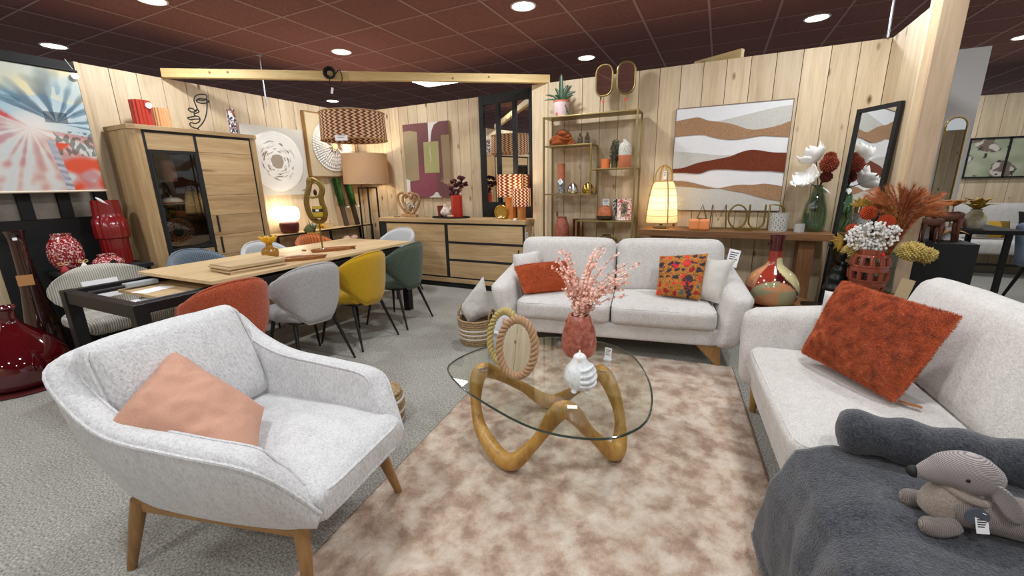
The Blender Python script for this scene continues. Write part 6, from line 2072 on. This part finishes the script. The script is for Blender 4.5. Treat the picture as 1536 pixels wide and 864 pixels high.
def blossom(parent, c, r_, n, tilt, mt_, seed, cup=.8):
    rg_ = random.Random(seed)
    for k in range(n):
        a = 2 * PI * k / n + rg_.uniform(-.2, .2)
        cu = cup * rg_.uniform(.6, 1.2)
        b = MB()
        b.M = Matrix.Translation(c) @ Euler(tilt).to_matrix().to_4x4() @ Matrix.Rotation(a, 4, 'Z')
        b.grid(lambda u, v: (r_ * u * (1 - .25 * cu * u), r_ * .48 * math.sin(PI * min(.97, u * .85 + .1)) * (2 * v - 1), r_ * (cu * u ** 1.6 * .8) + r_ * .22 * (2 * v - 1) ** 2), 8, 6)
        b.build('petal', mt_, parent, smooth=180, solid=.002)


def ball(parent, c, r_, n, mt_, seed, name='thistle', sq=1.0):
    rg_ = random.Random(seed)
    b = MB()
    for k in range(n):
        z = 1 - 2 * (k + .5) / n
        a = k * 2.39996
        d = Vector((math.sqrt(1 - z * z) * math.cos(a), math.sqrt(1 - z * z) * math.sin(a), z * sq))
        b.tube([Vector(c) + d * r_ * .35, Vector(c) + d * r_ * .8, Vector(c) + d * r_ * rg_.uniform(.95, 1.1)], [r_ * .1, r_ * .13, r_ * .02], 5)
    return b.build(name, mt_, parent, smooth=60)


blossom(mg, (-.05, -.02, .31), .14, 7, (R(-20), R(-30), 0), WPET, 1, 1.0)
blossom(mg, (-.08, -.05, .13), .14, 7, (R(25), R(-40), 0), WPET, 2, .7)
ball(mg, (.045, -.03, .285), .072, 220, THIS, 3)
ball(mg, (.05, .0, .345), .05, 140, THIS, 4)
ball(mg, (.04, -.02, .18), .05, 140, mat('dark_thistle', (92, 30, 18), .8), 5)
for p in ((-.05, -.02, .31), (-.08, -.05, .13), (.045, -.03, .285), (.05, 0, .345), (.04, -.02, .18)):
    MB().tube(cr([(0, 0, -.22), (0, 0, .05), p], 5), .004, 6).build('stem', mat('dark_stem_%d' % len(bpy.data.materials), (46, 40, 30), .7), mg)
for k in range(3):
    a = R(-30 + 40 * k)
    MB().at((.02, -.02, .09), (0, R(20), a)).grid(lambda u, v: (.09 * u, .02 * math.sin(PI * u) * (2 * v - 1), -.03 * u * u), 6, 4).build('petal', WPET, mg, smooth=180, solid=.002)

# ------------------------------------------------------------------ corner group right of the sofa
SMOKEP = None
t1 = thing('side_table', 'low round brown side table carrying the big patterned vase', 'side table', (.56, 4.03, 0))
MB().lathe([(.31, .315), (.315, .32), (.315, .335), (.0005, .335)], 48).build('top', WALNUT, t1)
for k in range(3):
    a = 2 * PI * k / 3 + .4
    MB().tube([(.2 * math.cos(a), .2 * math.sin(a), .318), (.24 * math.cos(a), .24 * math.sin(a), 0)], .014, 10).build('leg', BLACK, t1)


def patch(a, z):
    a = (a + PI) % (2 * PI) - PI
    x = a + PI / 2 - .1
    maroon, rust, sage, peach, cream = S((74, 18, 18)), S((158, 54, 40)), S((160, 154, 116)), S((200, 140, 98)), S((206, 194, 146))
    if z > .46:
        return maroon
    if z > .385 - .02 * math.sin(a * 2):
        return S((150, 50, 40))
    e = math.hypot((x - .02) * .19, (z - .03)) / .20
    if e < 1:
        if x < .2 and z < .11 + .1 * (x + .4):
            return peach
        if e > .80 and x < .12:
            return sage
        return peach if z > .155 else sage
    if x > .15 and z > .25 - .2 * (x - .5):
        return cream
    if x > .02:
        return maroon if z < .36 else rust
    if x < -.75 and z > .16:
        return peach
    return rust if z > .12 else maroon


b = MB()
pr_ = [(max(p.x, .001), p.z) for p in cr([(.10, 0, 0), (.17, 0, .03), (.198, 0, .11), (.195, 0, .18), (.16, 0, .255), (.10, 0, .31), (.062, 0, .345), (.05, 0, .39), (.048, 0, .46), (.052, 0, .55), (.055, 0, .585)], 8)]
nn_ = 120
b.lathe(pr_ + [(.045, .58), (.04, .45)], nn_, True, True)
b.c = [(*patch(2 * PI * k / nn_, z), 1) for (r, z) in pr_ + [(.045, .58), (.04, .45)] for k in range(nn_)]
bv = thing('patchwork_vase', 'large glossy round vase in red, maroon, sage and peach patches', 'vase', (.47, 3.98, .336), R(-6))
b.build('body', vcol('patchwork_glaze', .12, coat=.8), bv, smooth=60)
MB().at((-.058, -.02, .52)).cyl((0, 0, 0), (-.006, 0, 0), .018, n=14).build('round_tag', MATTE_BLACK, bv)
tag(MB().box(-.06, .06, -.07, .07, 0, .03).build('black_box', mat('gloss_black', (20, 20, 22), .15), None, (.77, 4.0, .336), (0, 0, R(10)), smooth=0, bevel=.003), 'flat glossy black box on the low brown side table', 'box')
t2 = thing('drum_table', 'round gold-topped side table with the rust lattice lantern', 'side table', (1.02, 3.72, 0))
MB().lathe([(.215, .515), (.222, .52), (.222, .54), (.0005, .54)], 48).build('top', mat('antique_brass_top', (112, 92, 52), .45, .5), t2)
MB().cyl((0, 0, .02), (0, 0, .52), .022, n=16).build('column', BLACK, t2)
MB().lathe([(.16, 0), (.16, .014), (.02, .022)], 32).build('foot', BLACK, t2)
T2Z = .541
ln = thing('lattice_lantern', 'glossy rust ceramic lantern with square cut-outs', 'lantern', (1.0, 3.66, T2Z))
RUSTC = mat('rust_ceramic', (130, 58, 38), .22, coat=.5)


def lr(z):
    return .075 + .035 * math.sin(PI * min(1, max(0, (z + .01) / .36)))


for z0, z1 in ((0, .03), (.085, .115), (.118, .13), (.185, .215), (.218, .23), (.285, .30)):
    n_ = 5
    MB().lathe([(lr(z0 + (z1 - z0) * i / n_) + .003, z0 + (z1 - z0) * i / n_) for i in range(n_ + 1)] + [(lr(z1 - (z1 - z0) * i / n_) - .012, z1 - (z1 - z0) * i / n_) for i in range(n_ + 1)], 44, False).build('band', RUSTC, ln, smooth=60)
for (z0, z1) in ((.03, .085), (.13, .185), (.23, .285)):
    for k in range(11):
        a = 2 * PI * k / 11
        P = [((lr(z) - .004) * math.cos(a), (lr(z) - .004) * math.sin(a), z) for z in np.linspace(z0 - .004, z1 + .004, 4)]
        MB().tube(P, .014, 6, flat=.6).build('slat', RUSTC, ln, smooth=60)
MB().lathe([(.07, .30), (.068, .335), (.058, .335), (.06, .30)], 36, False).build('neck', RUSTC, ln)
MB().at((.045, -.056, .305)).cyl((0, 0, 0), (.003, -.004, 0), .012, n=12).build('red_dot', mat('red_dot', (230, 40, 30), .6), ln)
bw = thing('dancer_figurine', 'dark bronze dancer figurine with a raised arm on the gold-topped table', 'figurine', (.86, 3.78, T2Z), R(10))
BRZ = mat('black_bronze', (28, 30, 28), .3, .6)
P = cr([(0, 0, 0), (0, 0, .05), (.005, 0, .11), (.01, 0, .16), (.012, 0, .19), (.014, 0, .205), (.012, 0, .225), (.01, 0, .235), (.008, 0, .255), (.004, 0, .28)], 4)
rr = [.062 * (1 - z_ / .22) ** .6 * (1 + .12 * math.sin(z_ * 90)) + .022 if z_ < .17 else (.034 if z_ < .21 else (.015 if z_ < .235 else .026)) for z_ in [p.z for p in P]]
rr[-1] = .006
MB().tube(P, rr, 16, flat=.8).build('body', BRZ, bw, smooth=180)
MB().tube(cr([(-.01, -.01, .20), (-.06, -.02, .24), (-.075, -.02, .30), (-.085, -.02, .33)], 5), [.014] * 5 + [.011] * 5 + [.008] * 5 + [.012], 10).build('raised_arm', BRZ, bw, smooth=180)
MB().ell((-.087, -.02, .345), .02, .014, .016, 12, 8).build('bird', BRZ, bw)
MB().tube(cr([(.03, -.01, .20), (.08, -.03, .16), (.10, -.03, .11)], 5), .011, 10).build('lowered_arm', BRZ, bw, smooth=180)
fv = vase('glass_vase', 'clear glass vase behind the lattice lantern', 'vase', smooth_prof([(.05, 0), (.06, .02), (.055, .2), (.065, .3)], 4), thin_glass('vase_pane', (214, 220, 214), .12), (1.13, 3.805, T2Z))
kt = tag(MB().box(-.04, .04, -.002, .002, 0, .15).build('kraft_tag', mat('kraft_card', (196, 172, 134), .7), None, (1.175, 3.60, T2Z), (R(-4), R(14), R(10)), smooth=0), 'beige kraft card leaning beside the glass vase', 'tag')
fw = thing('autumn_bouquet', 'bouquet of white berries, cream mums, rust thistles and pampas in the glass vase', 'flowers', (1.125, 3.79, T2Z + .26))
PAM = speck('rust_pampas', [(.3, (150, 80, 40)), (.6, (190, 112, 62)), (.85, (212, 146, 98))], 20, .9)
rgp = random.Random(12)
pb, ps = MB(), MB()
for k in range(84):
    ang = R(rgp.uniform(44, 126))
    L = rgp.uniform(.28, .44)
    y_ = rgp.uniform(-.08, .10)
    ex, ez = math.cos(ang) * L * .85, math.sin(ang) * L * .85
    P = cr([(0, 0, .0), (ex * .45 + .01, y_ * .5, .12 + ez * .6 + .03), (ex, y_, .13 + ez - .03 * abs(math.cos(ang)))], 7)
    ps.tube(P, .0015, 4)
    for i, p in enumerate(P[3:]):
        t_ = (P[min(i + 4, len(P) - 1)] - P[i + 2]).normalized()
        for q in range(14):
            d = (t_ * 1.3 + Vector((rgp.uniform(-1, 1), rgp.uniform(-1, 1), rgp.uniform(-1, 1))) * .6).normalized()
            s_ = d.orthogonal().normalized() * .0013
            l_ = rgp.uniform(.03, .065)
            bb = len(pb.v)
            pb.v += [tuple(p - s_), tuple(p + s_), tuple(p + d * l_)]
            pb.f.append((bb, bb + 1, bb + 2))
ps.build('pampas_stems', PAM, fw, stuff=True)
pb.build('pampas_plumes', PAM, fw, smooth=0, stuff=True)
WB = mat('white_berry', (232, 230, 224), .6)
wbm = MB()
for k in range(330):
    a, r_ = rgp.uniform(0, 2 * PI), rgp.random() ** .5
    c = (-.13 + .15 * r_ * math.cos(a), -.10 + rgp.uniform(-.04, .04), .16 + .10 * r_ * math.sin(a) + .02 * math.cos(a))
    wbm.ell(c, .009, .009, .009, 6, 4)
wbm.build('white_berries', WB, fw, stuff=True)
for k in range(12):
    a = R(20 + 28 * k)
    MB().tube(cr([(0, 0, .02), (-.07, -.07, .12), (-.13 + .12 * math.cos(a), -.10, .16 + .09 * math.sin(a))], 4), .0025, 5).build('berry_stem', mat('pale_stem_%d' % k, (190, 186, 168), .7), fw)
CRM = speck('cream_mum', [(.3, (158, 130, 62)), (.6, (206, 184, 112)), (.8, (224, 208, 146))], 30, .8)
ball(fw, (.09, -.10, .065), .085, 260, CRM, 6, 'cream_mum', .8)
ball(fw, (.165, -.08, .045), .07, 200, CRM, 7, 'cream_mum', .8)
ball(fw, (-.19, .03, .03), .075, 180, CRM, 8, 'cream_mum', .8)
OTH = speck('orange_thistle', [(.3, (150, 48, 18)), (.6, (196, 80, 36))], 50, .8)
ball(fw, (-.16, -.03, .315), .052, 160, OTH, 9)
ball(fw, (-.06, -.05, .255), .052, 160, OTH, 10)
ball(fw, (-.235, -.03, .20), .04, 120, OTH, 13)
OLV = speck('ochre_leaf', [(.3, (130, 100, 30)), (.6, (178, 142, 56))], 30, .7)
for (c, aa, n_, L) in (((-.20, -.02, .36), 100, 7, .075), ((-.08, -.02, .30), 20, 6, .09), ((.17, -.06, .03), -10, 5, .07), ((-.27, .0, .10), 200, 6, .08)):
    for k in range(n_):
        a = R(aa + (k - n_ / 2) * 26)
        b = MB()
        b.M = Matrix.Translation(c) @ Matrix.Rotation(-a, 4, 'Y')
        b.grid(lambda u, v: (L * u, .25 * L * math.sin(PI * min(.98, u + .06)) * (2 * v - 1) * .25, .2 * L * math.sin(PI * min(.98, u + .06)) * (2 * v - 1)), 6, 4)
        b.build('leaf', OLV, fw, smooth=180, solid=.001)
# standing mirror across the corner
SA, SB_ = Vector((.99, 4.60)), Vector((1.172, 4.245))
rzs = math.atan2((SB_ - SA).y, (SB_ - SA).x)
sm_ = thing('standing_mirror', 'tall black framed mirror leaning in the corner, reflecting the wave picture', 'mirror', (SA.x, SA.y, 0), rzs)
WM = (SB_ - SA).length
tl_ = R(-2.2)
b0 = (0, -.073, 0)
for (x0, x1, z0, z1) in ((0, .032, 0, 1.905), (WM - .032, WM, 0, 1.905), (.032, WM - .032, 0, .032), (.032, WM - .032, 1.873, 1.905)):
    MB().at(b0, (tl_, 0, 0)).box(x0, x1, -.015, .015, z0, z1).build('frame_bar', MATTE_BLACK, sm_, smooth=0)
MB().at(b0, (tl_, 0, 0)).box(.032, WM - .032, -.004, .006, .032, 1.873).build('mirror_pane', MIRROR, sm_, smooth=0)

# black plinth with wooden horses
ph = tag(MB().box(1.385, 1.752, 4.19, 4.52, 0, .865).build('display_plinth', MATTE_BLACK, None, smooth=0, bevel=.003), 'matte black display plinth carrying the brown wooden horses', 'plinth')
HW = wood('brown_horse_wood', (76, 42, 28), (104, 60, 42), (124, 76, 54), 'Z', 8, .6)


def horse(label, loc, rz, s_, head_up):
    t = thing('horse_figurine', label, 'figurine', loc, rz, 'wooden horses on the plinth')
    nk = [(.075, 0, .225), (.085, 0, .265), (.105, 0, .285), (.14, 0, .268)] if head_up else [(.085, 0, .19), (.12, 0, .155), (.15, 0, .11), (.17, 0, .08)]
    P = cr([(-.085, 0, .17), (-.06, 0, .18), (0, 0, .175), (.055, 0, .185)] + nk, 4)
    n_ = len(P)
    rr_ = [float(np.interp(i / (n_ - 1), [0, .08, .2, .42, .55, .75, .88, 1], [.012, .034, .036, .034, .022, .017, .019, .010])) for i in range(n_)]
    MB().tube([p * s_ for p in P], [r * s_ for r in rr_], 12, flat=.8).build('body', HW, t, smooth=180)
    for x, y in ((-.075, .018), (-.06, -.018), (.045, .018), (.055, -.018)):
        MB().tube([(x * s_, y * s_, .17 * s_), ((x + .006) * s_, y * s_, .09 * s_), (x * s_, y * s_, 0)], [.020 * s_, .011 * s_, .010 * s_], 8).build('leg', HW, t, smooth=180)
    MB().tube([(-.09 * s_, 0, .17 * s_), (-.105 * s_, 0, .12 * s_), (-.10 * s_, 0, .08 * s_)], [.010 * s_, .009 * s_, .003 * s_], 8).build('tail', HW, t, smooth=180)
    return t


horse('taller brown wooden horse looking up on the black plinth', (1.60, 4.37, .866), R(170), 1.05, True)
horse('brown wooden horse with lowered head on the black plinth', (1.475, 4.25, .866), R(188), .85, False)
yl = thing('yellow_spray', 'yellow and orange artificial leaves behind the wooden horses', 'flowers', (1.66, 4.46, .866))
YLF = speck('golden_leaf', [(.3, (176, 92, 16)), (.6, (216, 152, 40)), (.8, (228, 184, 84))], 30, .6)
MB().lathe([(.04, 0), (.05, .10), (.046, .10)], 20).build('cup', WHITE, yl)
for k in range(16):
    a, e = 2 * PI * k / 8 + .2 * (k // 8), (.35 if k < 8 else -.1)
    b = MB()
    b.M = Matrix.Translation((0, 0, .26 if k < 8 else .06)) @ Matrix.Rotation(a, 4, 'Z') @ Matrix.Rotation(-e, 4, 'Y')
    b.grid(lambda u, v: (.12 * u, .035 * math.sin(PI * min(.98, u + .08)) * (2 * v - 1), .02 * math.sin(u * 3)), 6, 4)
    b.build('leaf', YLF, yl, smooth=180, solid=.0015)
MB().tube([(0, 0, .08), (0, 0, .26)], .005, 6).build('stem', OLV, yl)

# ------------------------------------------------------------------ far room on the right
for k, (x0, z1, lab) in enumerate(((1.965, 1.89, 'tall arched mirror with a thin gold rim on the white column'),)):
    t = thing('arched_mirror', lab, 'mirror', (x0, 5.585, .75))
    arch = [(-.075, 0), (.075, 0)] + [(.075 * math.cos(a), 1.06 + .075 * math.sin(a)) for a in [PI * q / 14 for q in range(15)]]
    MB().prism([(x, z) for x, z in arch], 0, .012, 'Y').build('mirror_pane', MIRROR, t, smooth=0)
    MB().tube([(x, -.002, z) for x, z in arch], .007, 6, closed=True).build('rim', BRASS, t)
sm2 = thing('slim_mirror', 'slim gold rimmed mirror on the side of the white column', 'mirror', (1.835, 5.75, .75), R(-90))
MB().box(-.09, .09, -.008, 0, 0, 1.1).build('mirror_pane', MIRROR, sm2, smooth=0)
MB().tube([(-.09, -.006, 0), (.09, -.006, 0), (.09, -.006, 1.1), (-.09, -.006, 1.1)], .007, 6, closed=True).build('rim', BRASS, sm2)


def worldmap(u, v):
    c = mixc(S((150, 158, 130)), S((184, 186, 160)), .5 + nz2(u * 2, v, 4))
    k = nz2(u * 2, v, 3.2, 9)
    if k > .12:
        c = S((206, 198, 186)) if nz2(u * 2, v, 7, 5) > 0 else S((120, 104, 92))
    if .10 < k < .15 or nz2(u * 2, v, 11, 2) > .5:
        c = S((52, 50, 46))
    return c


mp = picture('triptych_picture', 'black framed triptych of a map in sage tones on the far wall', (3.34, 8.955, 1.31), 0, 1.75, .56, .03, worldmap, (120, 50), vcol('map_print', .35), MATTE_BLACK)
for x in (0, .43, .87, 1.31, 1.75):
    MB().box(x - .012, x + .012, -.045, 0, -.012, .572).build('frame_bar', MATTE_BLACK, mp, smooth=0)
for z in (0, .56):
    MB().box(0, 1.75, -.045, 0, z - .012, z + .012).build('frame_bar', MATTE_BLACK, mp, smooth=0)
fs2 = thing('far_sofa', 'pale sofa on black legs under the triptych in the far room', 'sofa', (4.1, 8.2, 0))
MB().at((0, 0, .40)).rbox(1.25, .45, .10, .06, 8).build('seat', SFAB, fs2, smooth=180)
MB().at((0, .35, .68), (R(-10), 0, 0)).rbox(1.25, .12, .27, .09, 8).build('back', SFAB, fs2, smooth=180)
for s_ in (-1, 1):
    MB().at((s_ * 1.25, 0, .47)).rbox(.09, .45, .17, .07, 8).build('arm', SFAB, fs2, smooth=180)
    for y in (-.35, .35):
        MB().tube([(s_ * 1.1, y, .31), (s_ * 1.15, y, 0)], .018, 8).build('leg', BLACK, fs2)
MB().box(-1.2, 1.2, -.42, -.38, .15, .18).build('stretcher', BLACK, fs2, smooth=0)
pillow('black_cushion', 'black cushion on the far sofa', 'cushion', [(3.66, 7.98, .51), (4.08, 7.98, .51), (4.05, 8.12, .86), (3.68, 8.12, .86)], .14, fabric('black_cloth', (28, 28, 30), 200, .3, 6, 10))
pillow('striped_cushion', 'mustard and grey block cushion on the far sofa', 'cushion', [(3.08, 7.85, .52), (3.58, 7.85, .52), (3.56, 7.97, .74), (3.10, 7.97, .74)], .13, vcol('block_stripe', .9), n=31, col=lambda u, v: S([(196, 190, 176), (150, 146, 134), (176, 136, 40), (110, 84, 30)][min(3, int(u * 4))]))
fc = thing('far_chair', 'slate blue armchair on thin black legs in the far room', 'chair', (3.02, 5.75, 0), R(-60))
BLU = fabric('slate_blue_cloth', (118, 132, 150), 220, .3, 12, 20)
MB().at((0, 0, .52)).rbox(.25, .25, .05, .045, 8).build('seat', BLU, fc, smooth=180)
MB().at((-.20, 0, .70), (0, R(-10), 0)).rbox(.05, .28, .20, .048, 8).build('backrest', BLU, fc, smooth=180)
for sx in (-1, 1):
    for sy in (-1, 1):
        MB().tube([(sx * .17, sy * .17, .48), (sx * .27, sy * .27, 0)], [.018, .010], 8).build('leg', BLACK, fc)
ft = thing('far_table', 'black table carrying the ochre leaf vase in the far room', 'table', (2.32, 5.95, 0))
MB().box(-.25, .28, -.4, .4, .80, .84).build('top', MATTE_BLACK, ft, smooth=0)
for x in (-.2, .2):
    for y in (-.35, .35):
        MB().box(x - .02, x + .02, y - .02, y + .02, 0, .80).build('leg', MATTE_BLACK, ft, smooth=0)
yv = thing('far_flowers', 'ochre leaves in a pale vase on the far black table', 'flowers', (2.30, 5.72, .841))
MB().lathe(smooth_prof([(.06, 0), (.085, .05), (.08, .12), (.04, .17), (.045, .19)], 4), 24).build('vase', speck('olive_ombre', [(.4, (150, 140, 100)), (.6, (206, 200, 186))], 6, .4), yv, smooth=60)
for k in range(12):
    a, e = 2 * PI * k / 6 + .3 * (k // 6), (.3 if k < 6 else .75)
    b = MB()
    b.M = Matrix.Translation((0, 0, .18)) @ Matrix.Rotation(a, 4, 'Z') @ Matrix.Rotation(-e, 4, 'Y')
    b.grid(lambda u, v: (.17 * u, .045 * math.sin(PI * min(.98, u + .08)) * (2 * v - 1), .03 * math.sin(u * 3)), 6, 4)
    b.build('leaf', OLV, yv, smooth=180, solid=.0015)
